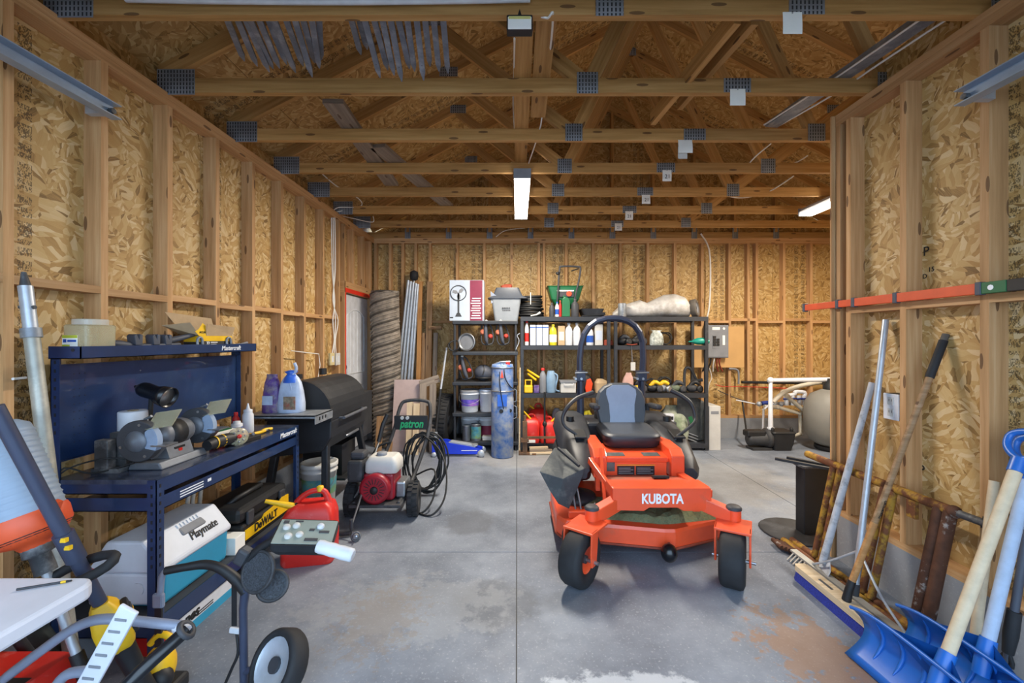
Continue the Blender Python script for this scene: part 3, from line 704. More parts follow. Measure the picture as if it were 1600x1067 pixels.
# casters
def caster(piv, whl, w):
    piv = Vector((*piv, 0)); whl = Vector((*whl, .163)); hd = Vector((piv.x-whl.x, piv.y-whl.y, 0)).normalized(); ax = Vector((hd.y, -hd.x, 0))
    c_ = B().cyl((piv.x, piv.y, .285), (piv.x, piv.y, .405), .042, 16).o('caster_post', 'm_orange', mw)
    B().lathe([(.046, 0), (.046, .012), (.035, .022), (.005, .022)], (piv.x, piv.y, .405), (0, 0, 1), 16).o('post_cap', 'darkgrey', c_)
    hw = w/2+.022
    m = Matrix((ax, hd, Z_)).transposed().to_4x4(); m.translation = Vector((whl.x, whl.y, 0)); L = (piv-whl).xy.length
    y = B(); y.box(-hw-.008, hw+.008, -.035, L+.03, .325, .340, m)
    prof = [(-.03, .34), (.05, .34), (.04, .24), (.025, .14), (-.03, .14), (-.04, .22)]
    for s in (-1, 1):
        vs = [m @ Vector((s*hw+dx, yy_, zz)) for dx in (-.006, .006) for yy_, zz in prof]; n = len(prof)
        y.add(vs, [tuple(range(n)), tuple(range(2*n-1, n-1, -1))]+[(i, i+n, (i+1) % n+n, (i+1) % n) for i in range(n)])
    y.o('caster_fork', 'm_orange', c_, bev=.004)
    B().cyl(whl-ax*(hw+.02), whl+ax*(hw+.03), .011, 8).o('axle', 'steel', c_)
    wheel(mw, whl, ax, .163, w, .078, rmat='m_orange', name='caster_tire')
caster((.47, 2.62), (.378, 2.50), .14); caster((1.365, 2.62), (1.29, 2.49), .14)
for a, c in (((.70, 2.75, .42), (.47, 2.62, .355)), ((1.17, 2.75, .42), (1.365, 2.62, .355))): B().beam(a, c, .075, .085).o('caster_arm', 'm_orange', mw, bev=.006)
# ================================================================== blue workbench on the left wall
wbn = T('workbench', 'dark blue steel workbench with a pegboard back and upper shelf', 'workbench', (-1.87, 2.5, 0))
BX0, BX1, BY0, BY1, BZ = -2.115, -1.635, 1.885, 3.12, .835
M('bench_top', '#2a3550', .22, .1, .3, 6, dirt='#59606e', damt=.42, dscale=6)
def angle_post(x, y, z0, z1, sx, sy, nm='leg', holes=True):
    b = B(); w = .042; t_ = .0035
    b.box(min(x, x+sx*w), max(x, x+sx*w), min(y, y+sy*t_), max(y, y+sy*t_), z0, z1)
    b.box(min(x, x+sx*t_), max(x, x+sx*t_), min(y, y+sy*w), max(y, y+sy*w), z0, z1)
    l = b.o(nm, 'navy', wbn)
    if holes:
        z = z1-.03; h = B()
        while z > max(z0, z1-.40):
            h.cb((x+sx*.021, y-sy*.0006, z), (.008, .002, .016)); h.cb((x-sx*.0006, y+sy*.021, z), (.002, .008, .016)); z -= .04
        h.o('keyhole_row', 'black', l)['kind'] = 'stuff'
    return l
angle_post(BX1, BY0, 0, BZ-.002, -1, 1); angle_post(BX1, BY1, 0, BZ-.002, -1, -1)
angle_post(BX0, BY0, 0, 1.44, 1, 1); angle_post(BX0, BY1, 0, 1.44, 1, -1)
B().box(BX0+.002, BX1-.004, BY0+.004, BY1-.004, BZ-.02, BZ).o('worktop', 'bench_top', wbn)
def rail(z0, z1, nm, front=True):
    fr = B().box(BX1-.006, BX1-.002, BY0+.004, BY1-.004, z0, z1).box(BX1-.03, BX1-.002, BY0+.004, BY1-.004, z0, z0+.004)
    f_ = fr.o(nm, 'navy', wbn)
    B().box(BX0+.004, BX1-.004, BY0+.0045, BY0+.0085, z0, z1).box(BX0+.004, BX1-.004, BY0+.0045, BY0+.028, z0, z0+.004).o(nm, 'navy', wbn)
    B().box(BX0+.004, BX1-.004, BY1-.008, BY1-.0045, z0, z1).o(nm, 'navy', wbn)
    return f_
ra = rail(BZ-.066, BZ-.004, 'top_rail'); rb2 = rail(.69, .752, 'drawer_rail'); rail(.115, .20, 'lower_rail')
B().box(BX0+.01, BX1-.01, BY0+.01, BY1-.01, .695, .703).o('tool_tray', 'navy', wbn)
B().box(BX0+.01, BX1-.01, BY0+.01, BY1-.01, .185, .2).o('lower_shelf', 'darkgrey', wbn)
text('Mastercraft', .05, (BX1-.001, 2.98, BZ-.034), Y_, Z_, 'letter_white', ra, shear=.2, bold=.0003, width=.215)
for k in range(3): B().box(BX1-.0015, BX1-.0008, 2.02, 2.17, .705+k*.013, .710+k*.013).o('label_print', 'letter_white', rb2)
B().box(BX1-.0015, BX1-.0008, 2.2, 2.225, .72, .735).o('label_print', 'letter_white', rb2)
# peg panel
pn = B().box(BX0+.006, BX0+.012, BY0+.005, BY1-.005, .915, 1.355).box(BX0+.006, BX0+.03, BY0+.005, BY1-.005, .912, .916).box(BX0+.006, BX0+.03, BY0+.005, BY1-.005, 1.354, 1.358).o('back_panel', 'navy', wbn)
h = B()
for j in range(11):
    for i in range(3):
        for y in (BY1-.09-.025*i, BY0+.09+.025*i): h.cyl((BX0+.0125, y, .95+j*.036), (BX0+.0135, y, .95+j*.036), .0035, 6)
h.o('peg_holes', 'm_bar', pn)['kind'] = 'stuff'
B().cyl((BX0+.0125, 2.32, 1.30), (BX0+.015, 2.32, 1.30), .004, 8).o('screw', 'steel', pn)
sh = B().box(BX0+.004, -1.965, BY0-.012, BY1+.015, 1.385, 1.389).box(-1.969, -1.965, BY0-.012, BY1+.015, 1.385, 1.442).box(BX0+.004, -1.965, BY0-.012, BY0-.008, 1.385, 1.442).box(BX0+.004, -1.965, BY1+.011, BY1+.015, 1.385, 1.442).box(BX0+.004, -1.968, BY0-.01, BY1+.012, 1.422, 1.427).o('upper_shelf', 'navy', wbn)
text('Mastercraft', .043, (-1.964, 2.86, 1.413), Y_, Z_, 'letter_white', sh, shear=.2, bold=.0003, width=.19)
B().cyl((-2.0, BY0-.0135, 1.425), (-2.0, BY0-.012, 1.425), .008, 10).o('slot', 'black', sh)
# ---- things on the upper shelf
SZ = 1.4275
M('clear_tub', '#d8d3b0', .25, var=.05, alpha=.55, trans=.35); M('lid_clear', '#dfe0d6', .3, alpha=.5)
tb = T('plastic_tub', 'clear plastic tub with a yellow-green label on the bench shelf', 'tub', (-2.04, 1.97, SZ))
B().loft([[Vector((-2.035+x*k, 1.985+y*k, z)) for x, y in rr(.06, .075, 5, .02)] for z, k in ((SZ, .92), (SZ+.01, .97), (SZ+.11, 1.0), (SZ+.115, .92))], True, False).o('body', 'clear_tub', tb)
B().loft([[Vector((-2.035+x*k, 1.985+y*k, z)) for x, y in rr(.05, .06, 5, .035)] for z, k in ((SZ+.115, 1.0), (SZ+.14, 1.0), (SZ+.142, .95))], True, False).o('neck', 'lid_clear', tb)
M('lab_lime', '#b8c23a', .6)
lb = B().box(-2.085, -2.015, 1.906, 1.908, SZ+.01, SZ+.065).o('label', 'paper', tb); B().box(-2.085, -2.015, 1.9055, 1.9065, SZ+.052, SZ+.065).box(-2.085, -2.05, 1.9055, 1.9065, SZ+.012, SZ+.022).o('label_band', 'lab_lime', lb)
B().box(-2.08, -2.065, 1.905, 1.9056, SZ+.032, SZ+.047).box(-2.06, -2.02, 1.905, 1.9056, SZ+.034, SZ+.044).o('label_print', 'blue', lb)
# grey moulded plastic bracket strip
M('slate_plastic', '#474c58', .55)
br = T('plastic_bracket', 'dark grey moulded plastic rail with upright clips lying on the bench shelf', 'bracket', (-2.03, 2.25, SZ))
B().tube([(-2.05, 2.09, SZ+.03), (-2.045, 2.14, SZ+.02), (-2.04, 2.25, SZ+.012), (-2.03, 2.36, SZ+.012), (-2.03, 2.5, SZ+.015)], [.012, .022, .012, .012, .012], 8, smooth=3).o('rail', 'slate_plastic', br)
for y in (2.22, 2.33, 2.41): B().prism([(-.02, 0), (.02, 0), (.022, .055), (.005, .06), (.0, .03), (-.015, .06), (-.028, .05)], (-2.06, y, SZ+.015), Y_, Z_, (.045, 0, 0)).o('clip', 'slate_plastic', br, bev=.003)
B().tube([(-2.06, 2.42, SZ+.03), (-2.04, 2.5, SZ+.05), (-2.02, 2.6, SZ+.075)], [.02, .018, .012], 8).o('arm', 'slate_plastic', br)
# open carton
M('carton_black', '#2a2a2c', .6)
bx = T('open_carton', 'yellow and black carton with open brown flaps on the bench shelf', 'box', (-2.05, 2.75, SZ))
B().box(-2.10, -1.99, 2.62, 2.90, SZ, SZ+.055).o('box_body', 'carton_black', bx)
B().box(-1.9895, -1.988, 2.62, 2.90, SZ+.035, SZ+.075).box(-2.10, -1.99, 2.6185, 2.6195, SZ+.03, SZ+.075).o('yellow_band', 'yellow', bx)
B().add([(-1.988, 2.615, SZ+.055), (-1.988, 2.66, SZ+.075), (-1.989, 2.655, SZ+.135), (-1.992, 2.635, SZ+.15), (-1.99, 2.60, SZ+.11), (-1.99, 2.57, SZ+.095)], [(0, 1, 2, 3, 4, 5)]).o('yellow_corner', 'yellow', bx)
for a in ([(-2.1, 2.62, SZ+.07), (-2.1, 2.9, SZ+.07), (-2.12, 2.88, SZ+.19), (-2.12, 2.5, SZ+.21)], [(-2.1, 2.615, SZ+.07), (-1.99, 2.615, SZ+.07), (-1.995, 2.54, SZ+.15), (-2.1, 2.46, SZ+.13)], [(-1.99, 2.66, SZ+.07), (-1.99, 2.9, SZ+.07), (-1.97, 2.9, SZ+.13), (-1.975, 2.65, SZ+.145)]):
    a = [Vector(p) for p in a]; n_ = (a[1]-a[0]).cross(a[2]-a[0]).normalized()*.003
    B().add([tuple(p) for p in a]+[tuple(p+n_) for p in a], [(0,1,2,3),(7,6,5,4),(0,4,5,1),(1,5,6,2),(2,6,7,3),(3,7,4,0)]).o('flap', 'card', bx)
text('32', .028, (-1.987, 2.675, SZ+.02), Y_, Z_, 'letter_white', bx, bold=.0008)
B().box(-1.9885, -1.987, 2.70, 2.76, SZ+.024, SZ+.029).box(-1.9885, -1.987, 2.70, 2.75, SZ+.012, SZ+.016).o('print', 'letter_white', bx)
text('DURACLIN'[3:], .018, (-1.9885, 2.63, SZ+.09), Y_, Z_, 'ink', bx, bold=.0005)
for i, y in enumerate((2.6, 2.86)):
    t_ = T('metal_clip', ('bluish metal hook at the near corner' if i == 0 else 'bluish metal hook at the far end')+' of the yellow carton', 'hook', (-1.985, y, SZ), 'metal hooks by the yellow carton')
    B().tube([(-1.982, y-.02, SZ+.006), (-1.982, y-.02, SZ+.045), (-1.982, y-.005, SZ+.058), (-1.982, y+.015, SZ+.05), (-1.982, y+.022, SZ+.008)], .008, 6, smooth=3).o('hook', 'galv_dull', t_)
tag(B().tube([(-2.0, 2.93, SZ+.007), (-1.99, 3.0, SZ+.012), (-2.0, 3.08, SZ+.022)], [.006, .007, .009], 7).o('caulk_nozzle', 'grey'), 'small grey nozzle lying at the far end of the bench shelf', 'nozzle')
# ---- things on the worktop
M('cast_grey', '#6b7078', .45, .3, .2, 15); M('stone', '#8fa0b8', .8, bump=.3, bscale=300); M('iron', '#4d4f52', .6, .4, .35, 12, dirt='#8a8c8e', damt=.4, dscale=14)
gd = T('bench_grinder', 'grey double wheel bench grinder standing at the near end of the workbench', 'grinder', (-1.83, 2.16, BZ))
gx, gz = -1.815, .965
B().prism([(-.075, 0), (.075, 0), (.06, .03), (-.06, .03)], (gx, 2.03, BZ), X_, Z_, (0, .27, 0)).o('base', 'cast_grey', gd, bev=.006)
B().prism([(-.05, .03), (.05, .03), (.03, .09), (-.03, .09)], (gx, 2.10, BZ), X_, Z_, (0, .14, 0)).o('pedestal', 'cast_grey', gd)
B().lathe([(.03, 0), (.05, .015), (.058, .03), (.058, .16), (.05, .18), (.03, .2)], (gx, 2.07, gz), (0, 1, 0), 20).o('motor', 'cast_grey', gd)
B().lathe([(.0585, .05), (.0595, .05), (.0595, .13), (.0585, .13)], (gx, 2.07, gz), (0, 1, 0), 20, cap=False).o('motor_label', 'black', gd)
for yc in (2.01, 2.335):
    pts = [(.086*math.cos(R(a)), .086*math.sin(R(a))) for a in range(45, 335, 12)]+[(.03, -.03), (.03, .04)]
    B().prism(pts, (gx, yc-.018, gz), X_, Z_, (0, .036, 0)).o('wheel_guard', 'darkgrey', gd, bev=.004)
    B().cyl((gx+.008, yc-.0135, gz), (gx+.008, yc+.0135, gz), .076, 24).o('grinding_wheel', 'stone', gd)
    B().lathe([(.045, 0), (.04, .008), (.025, .012), (.012, .022), (.004, .024)], (gx-.004, yc-.018, gz), (0, -1, 0), 18).o('guard_hub', 'cast_grey', gd)
    for a in (80, 200, 300): B().cyl((gx+.07*math.cos(R(a)), yc-.021, gz+.07*math.sin(R(a))), (gx+.07*math.cos(R(a)), yc-.018, gz+.07*math.sin(R(a))), .006, 8).o('screw', 'steel', gd)
    B().cb((gx+.085, yc+.02, gz-.02), (.06, .07, .006), (0, 0, 0)).o('tool_rest', 'steel', gd)
    B().beam((gx+.03, yc+.03, gz-.08), (gx+.085, yc+.03, gz-.02), .03, .008).o('rest_arm', 'cast_grey', gd)
    sh_ = B().cb((gx+.075, yc+.03, gz+.085), (.10, .10, .004), (R(34), R(-8), R(10))).o('eye_shield', 'clear_tub', gd)
    B().tube([(gx, yc+.02, gz+.085), (gx+.03, yc+.02, gz+.1)], .006, 6).o('shield_arm', 'cast_grey', gd)
B().box(gx+.032, gx+.04, 2.14, 2.2, BZ+.035, BZ+.07).o('switch_plate', 'black', gd); B().box(gx+.04, gx+.044, 2.16, 2.18, BZ+.045, BZ+.06).o('switch', 'red', gd)
tag(B().tube([(-1.86, 2.02, BZ+.04), (-1.93, 1.99, BZ+.02), (-2.0, 1.95, BZ+.01), (-2.07, 1.9, BZ+.05), (-2.1, 1.88, BZ-.03)], .004, 6, smooth=4).o('power_cord', 'cable_black'), 'black cord drooping from the grinder over the bench edge', 'cord')
tag(B().tube([(-1.88, 2.0, BZ+.065), (-1.96, 1.96, BZ+.075), (-2.05, 1.91, BZ+.05), (-2.1, 1.885, BZ+.005)], .004, 6, smooth=4).o('power_cord', 'cable_black'), 'grey cord arching behind the grinder to the wall', 'cord')
gd.scale = (1.15, 1.12, 1.15); gd.location = (-1.835, 2.175, BZ)
vs_ = T('iron_clamp', 'scratched iron block clamp standing between the paper roll and the grinder', 'clamp', (-1.98, 2.02, BZ))
B().box(-2.02, -1.955, 1.985, 2.03, BZ, BZ+.155).o('jaw', 'iron', vs_, bev=.004); B().box(-2.0, -1.92, 2.04, 2.08, BZ, BZ+.18).o('jaw', 'iron', vs_, bev=.004)
B().cyl((-1.955, 2.06, BZ+.07), (-1.90, 2.06, BZ+.07), .022, 12).o('screw', 'iron', vs_); B().box(-2.03, -1.9, 1.98, 2.09, BZ, BZ+.02).o('foot', 'iron', vs_)
pr = T('paper_roll', 'roll of white paper towel standing behind the grinder', 'paper towel', (-1.985, 2.13, BZ))
B().lathe([(.022, 0), (.058, 0), (.06, .004), (.06, .266), (.056, .27), (.022, .27)], (-1.985, 2.15, BZ), (0, 0, 1), 24).o('roll', 'white', pr); B().lathe([(.023, .27), (.023, .272), (.018, .272), (.018, .2)], (-1.985, 2.15, BZ), (0, 0, 1), 16).o('core', 'card', pr)
lm = T('desk_lamp', 'black gooseneck work lamp bent over the bench grinder', 'lamp', (-1.93, 2.24, BZ))
B().lathe([(.05, 0), (.05, .015), (.02, .025), (.01, .03)], (-1.93, 2.28, BZ), (0, 0, 1), 18).o('base', 'black', lm)
B().tube([(-1.93, 2.28, BZ+.02), (-1.935, 2.26, BZ+.12), (-1.92, 2.24, BZ+.22), (-1.905, 2.23, BZ+.33)], .011, 8, smooth=4).o('gooseneck', 'black', lm)
d = Vector((.9, -.05, -.28)).normalized()
B().lathe([(.004, -.035), (.008, -.03), (.008, -.012), (.022, -.01), (.036, .01), (.04, .03), (.038, .09), (.05, .12), (.056, .17), (.053, .17), (.046, .12)], Vector((-1.955, 2.22, BZ+.378)), d, 20, True, False).o('shade', 'black_gloss', lm)
B().lathe([(.05, .145), (.05, .15), (.001, .15)], Vector((-1.955, 2.22, BZ+.378)), d, 18, True, False).o('reflector', 'steel', lm)
lm.location.x -= .055
# yellow-black power tool with a wire brush guard
pt = T('rotary_tool', 'black and yellow power tool with a clear round guard on the bench front edge', 'power tool', (-1.7, 2.32, BZ))
B().tube([(-1.74, 2.2, BZ+.045), (-1.735, 2.26, BZ+.05), (-1.72, 2.33, BZ+.05), (-1.705, 2.37, BZ+.05)], [.03, .036, .036, .03], 12).o('body', 'black', pt)
for q in ((-1.735, 2.25), (-1.728, 2.3)): B().lathe([(.0368, -.004), (.0375, 0), (.0368, .004)], (q[0], q[1], BZ+.05), (.2, 1, 0), 14, cap=False).o('band', 'yellow', pt)
B().lathe([(.052, -.02), (.055, 0), (.05, .012), (.02, .016)], (-1.685, 2.38, BZ+.055), (.75, -.62, .15), 20).o('guard', 'clear_tub', pt)
B().lathe([(.012, 0), (.012, .022), (.002, .024)], (-1.685, 2.38, BZ+.055), (.75, -.62, .15), 10).o('arbor', 'red', pt)
for k in range(8):
    a = k*math.pi/4; e1 = Vector((.64, .77, 0)); e2 = Vector((-.1, .1, .99)); c_ = Vector((-1.675, 2.37, BZ+.058)); B().sph(c_+(e1*math.cos(a)+e2*math.sin(a))*.032, .006, 8, 5).o('bolt', 'steel', pt)
pt.location.y += .12; pt.location.x += .01
ss = T('socket_set', 'open red and black socket tray with loose chrome sockets', 'socket set', (-1.74, 2.5, BZ))
B().cb((-1.77, 2.5, BZ+.02), (.06, .22, .04), (0, 0, R(-12))).o('red_rail', 'red', ss, bev=.004); B().cb((-1.71, 2.53, BZ+.014), (.09, .2, .028), (0, 0, R(-12))).o('tray', 'black', ss, bev=.004)
for k in range(5): B().cyl((-1.79+.012*k, 2.42+.04*k, BZ+.038), (-1.79+.012*k, 2.42+.04*k, BZ+.06), .011, 10).o('socket', 'steel', ss)
for k in range(5): B().cyl((-1.735+.012*k, 2.45+.037*k, BZ+.028), (-1.735+.012*k, 2.45+.037*k, BZ+.042), .01, 10).o('socket', 'steel', ss)
ss.location.y += .06
pk = T('tool_package', 'green and white carded package lying on a wooden block at the back of the bench', 'package', (-1.93, 2.62, BZ))
B().cb((-1.93, 2.55, BZ+.02), (.12, .24, .04), (0, 0, R(-6))).o('wood_block', 'oldwood', pk); B().cb((-1.9, 2.6, BZ+.052), (.09, .26, .02), (0, R(8), R(-8))).o('card', 'paper', pk, bev=.003); B().cb((-1.895, 2.63, BZ+.0635), (.06, .16, .004), (0, R(8), R(-8))).o('print', 'green', pk)
gc = T('solder_can', 'small blue and white tin can beside the glue bottle', 'can', (-1.86, 2.76, BZ))
B().lathe([(.034, 0), (.034, .075), (.031, .08), (.022, .082), (.022, .095), (.002, .097)], (-1.86, 2.76, BZ), (0, 0, 1), 18).o('tin', 'white', gc); B().lathe([(.0345, .015), (.0345, .06)], (-1.86, 2.76, BZ), (0, 0, 1), 18, cap=False).o('label', 'blue', gc); B().lathe([(.035, .028), (.035, .045)], (-1.86, 2.76, BZ), (0, 0, 1), 18, cap=False).o('label_stripe', 'red', gc)
gb = T('glue_bottle', 'white squeeze bottle with a pointed nozzle at the back of the bench', 'bottle', (-1.85, 2.86, BZ))
B().lathe([(.033, 0), (.036, .01), (.034, .12), (.026, .135), (.024, .14)], (-1.85, 2.86, BZ), (0, 0, 1), 16).o('body', 'white', gb); B().lathe([(.027, .138), (.027, .155), (.012, .16), (.003, .2)], (-1.85, 2.86, BZ), (0, 0, 1), 12).o('nozzle', 'white', gb)
rbt = T('red_capped_bottle', 'small red bottle half hidden behind the blue tin', 'bottle', (-1.92, 2.84, BZ)); B().lathe([(.022, 0), (.022, .1), (.012, .115)], (-1.92, 2.84, BZ), (0, 0, 1), 14).o('body', 'red', rbt); B().cyl((-1.92, 2.84, BZ+.115), (-1.92, 2.84, BZ+.14), .012, 10).o('cap', 'red', rbt)
pl_ = T('pliers', 'open pliers with yellow grips lying on the bench front', 'pliers', (-1.72, 2.82, BZ))
for pts in ([(-1.76, 2.72, BZ+.012), (-1.735, 2.78, BZ+.012), (-1.725, 2.85, BZ+.012)], [(-1.72, 2.92, BZ+.012), (-1.74, 2.88, BZ+.014), (-1.745, 2.84, BZ+.012)]): B().tube(pts, [.01, .012, .008], 8, smooth=3).o('grip', 'yellow', pl_)
B().tube([(-1.725, 2.85, BZ+.012), (-1.72, 2.89, BZ+.01), (-1.74, 2.84, BZ+.012)], .007, 6).o('jaws', 'steel', pl_)
ty = T('tray_tools', 'jumble of yellow red and black hand tools in the tray under the worktop', 'hand tools', (-1.68, 2.7, .703))
for k in range(9):
    y = 2.3+k*.08; B().tube([(-1.66, y, .716), (-1.70, y+.09, .722)], .011, 6).o('tool_handle', ('yellow', 'black', 'red', 'black', 'darkgrey')[k % 5], ty)
# ---- under the bench
M('cooler_white', '#d5dae3', .45, var=.05); M('cooler_blue', '#2f95bb', .4, var=.05)
cl = T('cooler', 'white and turquoise picnic cooler lying under the workbench', 'cooler', (-1.84, 2.15, .2))
cy0, cy1 = 1.96, 2.43
sec = [(-.18, 0), (.15, 0), (.17, .03), (.17, .2), (.08, .32), (-.10, .32), (-.18, .2)]
def cprism(poly, y0, y1, mat, nm, bev=.02): return B().prism(poly, (-1.84, y0, .203), X_, Z_, (0, y1-y0, 0)).o(nm, mat, cl, bev=bev)
cprism([(-.17, .0), (.155, .0), (.165, .18), (-.17, .18)], cy0+.01, cy1-.01, 'cooler_blue', 'tub')
lid = cprism([(-.175, .165), (.172, .165), (.175, .19), (.075, .315), (-.1, .315), (-.175, .2)], cy0, cy1, 'cooler_white', 'lid')
cprism([(-.178, .02), (.15, .02), (.165, .165), (-.178, .165)], cy0-.006, cy0+.02, 'cooler_white', 'end_panel', .01)
B().cyl((-1.78, cy0-.012, .30), (-1.78, cy0, .30), .03, 16).o('release_button', 'cooler_white', lid)
nrm = Vector((.125, 0, .1)).normalized(); ctr = Vector((-1.84+.125, 2.16, .203+.2525))
up = Vector((-.1, 0, .125)).normalized()
text('Playmate', .062, ctr-up*.018+Y_*.10+nrm*.0025, Y_, up, 'ink', lid, shear=.2, bold=.0008, width=.19)
B().cb(ctr+up*.03+Y_*.06+nrm*(-.008), (.028, .16, .05), (0, R(-51), 0)).o('handle_recess', 'grey', lid, bev=.01)
for k in range(7): B().cb(ctr+up*.064+Y_*(-.01+.022*k)+nrm*.003, (.02, .012, .006), (0, R(51), 0)).o('handle_rib', 'cooler_white', lid)
tbx = T('tool_case', 'black and yellow hard tool case under the far end of the workbench', 'tool case', (-1.8, 2.78, .2))
B().box(-1.98, -1.68, 2.55, 3.05, .203, .33).o('base', 'black', tbx, bev=.015); lid2 = B().box(-1.99, -1.69, 2.54, 3.06, .335, .43).o('lid', 'black', tbx, bev=.03)
B().tube([(-1.84, 2.65, .42), (-1.80, 2.66, .455), (-1.8, 2.92, .455), (-1.84, 2.95, .42)], .016, 8).o('handle', 'black', tbx)
ypl = B().prism([(-.24, 0), (.24, 0), (.24, .11), (.15, .12), (.13, .10), (-.05, .085), (-.07, .065), (-.24, .06)], (-1.677, 2.8, .235), Y_, Z_, (.006, 0, 0)).o('face_plate', 'yellow', tbx)
text('DeWALT', .07, (-1.6695, 2.77, .272), Y_, Z_, 'ink', ypl, bold=.002, width=.25)
for y in (2.62, 2.97): B().box(-1.69, -1.672, y-.03, y+.03, .315, .40).o('latch', 'darkgrey', tbx, bev=.006)
bxb = T('printed_carton', 'white and blue printed carton on the floor below the bench rail', 'box', (-1.7, 2.2, 0))
B().box(-1.86, -1.645, 1.98, 2.42, .0, .112).o('carton', 'white', bxb); B().box(-1.6448, -1.643, 1.98, 2.42, .0, .045).o('blue_band', 'cooler_blue', bxb)
text('nes', .07, (-1.642, 2.1, .08), Y_, Z_, 'ink', bxb, shear=.25, bold=.002)
for k in range(2): B().box(-1.6448, -1.643, 2.14, 2.25, .052+.013*k, .057+.013*k).o('print', 'ink', bxb)
tag(B().box(-1.9, -1.66, 2.45, 2.54, .2, .3).o('white_carton', 'paper', bev=.003), 'small plain white carton between cooler and tool case', 'box')
for k, y in enumerate((2.52, 2.56, 2.62)): tag(B().tube([(-2.08, y+.1, .2), (-2.0, y, .42), (-1.96, y-.03, .60), (-1.97, y+.02, .69)], .012, 7, smooth=3).o('plastic_tubing', 'offwhite'), 'pale plastic tube hanging below the bench, %s of three' % ('nearest', 'middle', 'farthest')[k], 'tubing', 'pale tubes hanging under the workbench')
# ================================================================== pellet grill
M('grill', '#26282c', .5, .2, .2, 6, bump=.1, bscale=120, dirt='#3f4042', damt=.35, dscale=5); M('bronze', '#7a7e86', .35, .6)
gl = T('pellet_grill', 'black barrel pellet grill with a side shelf against the left wall', 'grill', (-1.83, 3.8, 0))
gy0, gy1, gcx = 3.42, 4.22, -1.80
lidp = [(-.27, .86)]+[(.27*math.cos(R(a))*-1, .86+.27*math.sin(R(a))) for a in range(10, 180, 12)]+[(.27, .86), (.27, .80), (-.27, .80)]
ld = B().prism(lidp, (gcx, gy0, 0), X_, Z_, (0, gy1-gy0, 0)).o('lid', 'grill', gl, bev=.01)
tub = [(-.27, .80), (.27, .80), (.265, .66), (.20, .55), (-.20, .50), (-.26, .6)]
bd = B().prism(tub, (gcx, gy0+.01, 0), X_, Z_, (0, gy1-gy0-.02, 0)).o('body', 'grill', gl, bev=.012)
ls = [(a*1.012 if True else a, b_) for a, b_ in lidp]
B().prism([(x*1.015, .86+(z-.86)*1.015) for x, z in lidp[:-2]]+[(.274, .80), (-.274, .80)], (gcx, gy0-.004, 0), X_, Z_, (0, .03, 0)).o('lid_rim', 'black', ld)
B().tube([(gcx+.31, gy0+.16, .80), (gcx+.31, gy1-.12, .80)], .013, 8).o('lid_handle', 'bronze', ld)
for y in (gy0+.17, gy1-.13): B().tube([(gcx+.25, y, .80), (gcx+.31, y, .80)], .01, 8).o('handle_bracket', 'bronze', ld)
B().tube([(gcx+.248, gy0+.35, .60), (gcx+.262, gy0+.37, .605), (gcx+.262, gy0+.6, .605), (gcx+.248, gy0+.62, .60)], .012, 6).o('drawer_handle', 'bronze', bd)
for (x, y), (x2, y2) in zip(((gcx+.20, gy0+.06), (gcx-.2, gy0+.06), (gcx+.2, gy1-.06), (gcx-.2, gy1-.06)), ((gcx+.24, gy0-.03), (gcx-.27, gy0-.02), (gcx+.25, gy1+.12), (gcx-.27, gy1+.1))):
    B().beam((x, y, .64), (x2, y2, 0), .055, .055, (0, 1, 0)).o('leg', 'grill', gl, bev=.008)
B().box(gcx-.2, gcx+.21, gy0+.42, gy1-.02, .17, .19).o('lower_shelf', 'grill', gl)
B().box(gcx-.22, gcx+.15, gy1-.30, gy1+.02, .19, .48).o('hopper_base', 'black', gl)
B().box(gcx-.22, gcx+.24, gy1+.0, gy1+.26, .48, .93).o('hopper', 'grill', gl, bev=.01)
sf = B().box(-2.06, -1.52, 3.13, 3.43, .888, .90).box(-1.524, -1.52, 3.13, 3.43, .83, .90).box(-2.06, -1.52, 3.13, 3.134, .875, .90).o('side_shelf', 'galv_dull', gl, bev=.002)
for y in (3.2, 3.25, 3.3): B().cb((-1.519, y, .865), (.003, .018, .026)).o('shelf_slot', 'black', sf)
B().prism([(0, 0), (.0, -.07), (-.16, -.0)], (-1.53, 3.43, .888), Y_, Z_, (-.01, 0, 0)).o('bracket', 'grill', gl)
B().cyl((gcx-.1, gy0+.2, 1.13), (gcx-.1, gy0+.2, 1.17), .03, 12).o('vent_cap', 'black', ld); B().cyl((gcx-.1, gy1-.15, 1.13), (gcx-.1, gy1-.15, 1.19), .035, 12).o('vent_cap', 'black', ld)
def bag(t, c, w, d, h, mat, lean=0, top=.35):
    rings = []
    for k, z in enumerate((0, .03, .25, .55, .78, .9, 1.0)):
        f_ = (.92, 1.0, 1.04, .98, .85, .62, top)[k]; dd = (.9, 1.0, 1.05, .9, .6, .3, .12)[k]
        rings.append([Vector((c[0]+w/2*f_*math.copysign(abs(math.cos(a))**.6, math.cos(a))+lean*z*h+.006*math.sin(3*a+k), c[1]+d/2*dd*math.copysign(abs(math.sin(a))**.6, math.sin(a)), c[2]+h*z)) for a in [2*math.pi*i/18 for i in range(18)]])
    return B().loft(rings, True, True).o('sack', mat, t)
M('bag_purple', '#5b3f86', .4, var=.5, scale=14, dirt='#9a8f86', damt=.42, dscale=18); M('bag_white', '#b9c6dd', .35, var=.2, scale=10); M('bag_blue', '#2a62c8', .4); M('bag_photo', '#8a7d68', .5, var=.5, scale=40, dirt='#a34a3c', damt=.42, dscale=24)
t = T('purple_pellet_bag', 'purple foil bag standing at the back of the grill side shelf', 'bag', (-1.95, 3.3, .9)); bag(t, (-1.925, 3.27, .90), .13, .1, .30, 'bag_purple', 0, .6); B().cb((-1.93, 3.214, 1.0), (.08, .002, .07)).o('label_print', 'bag_white', t)
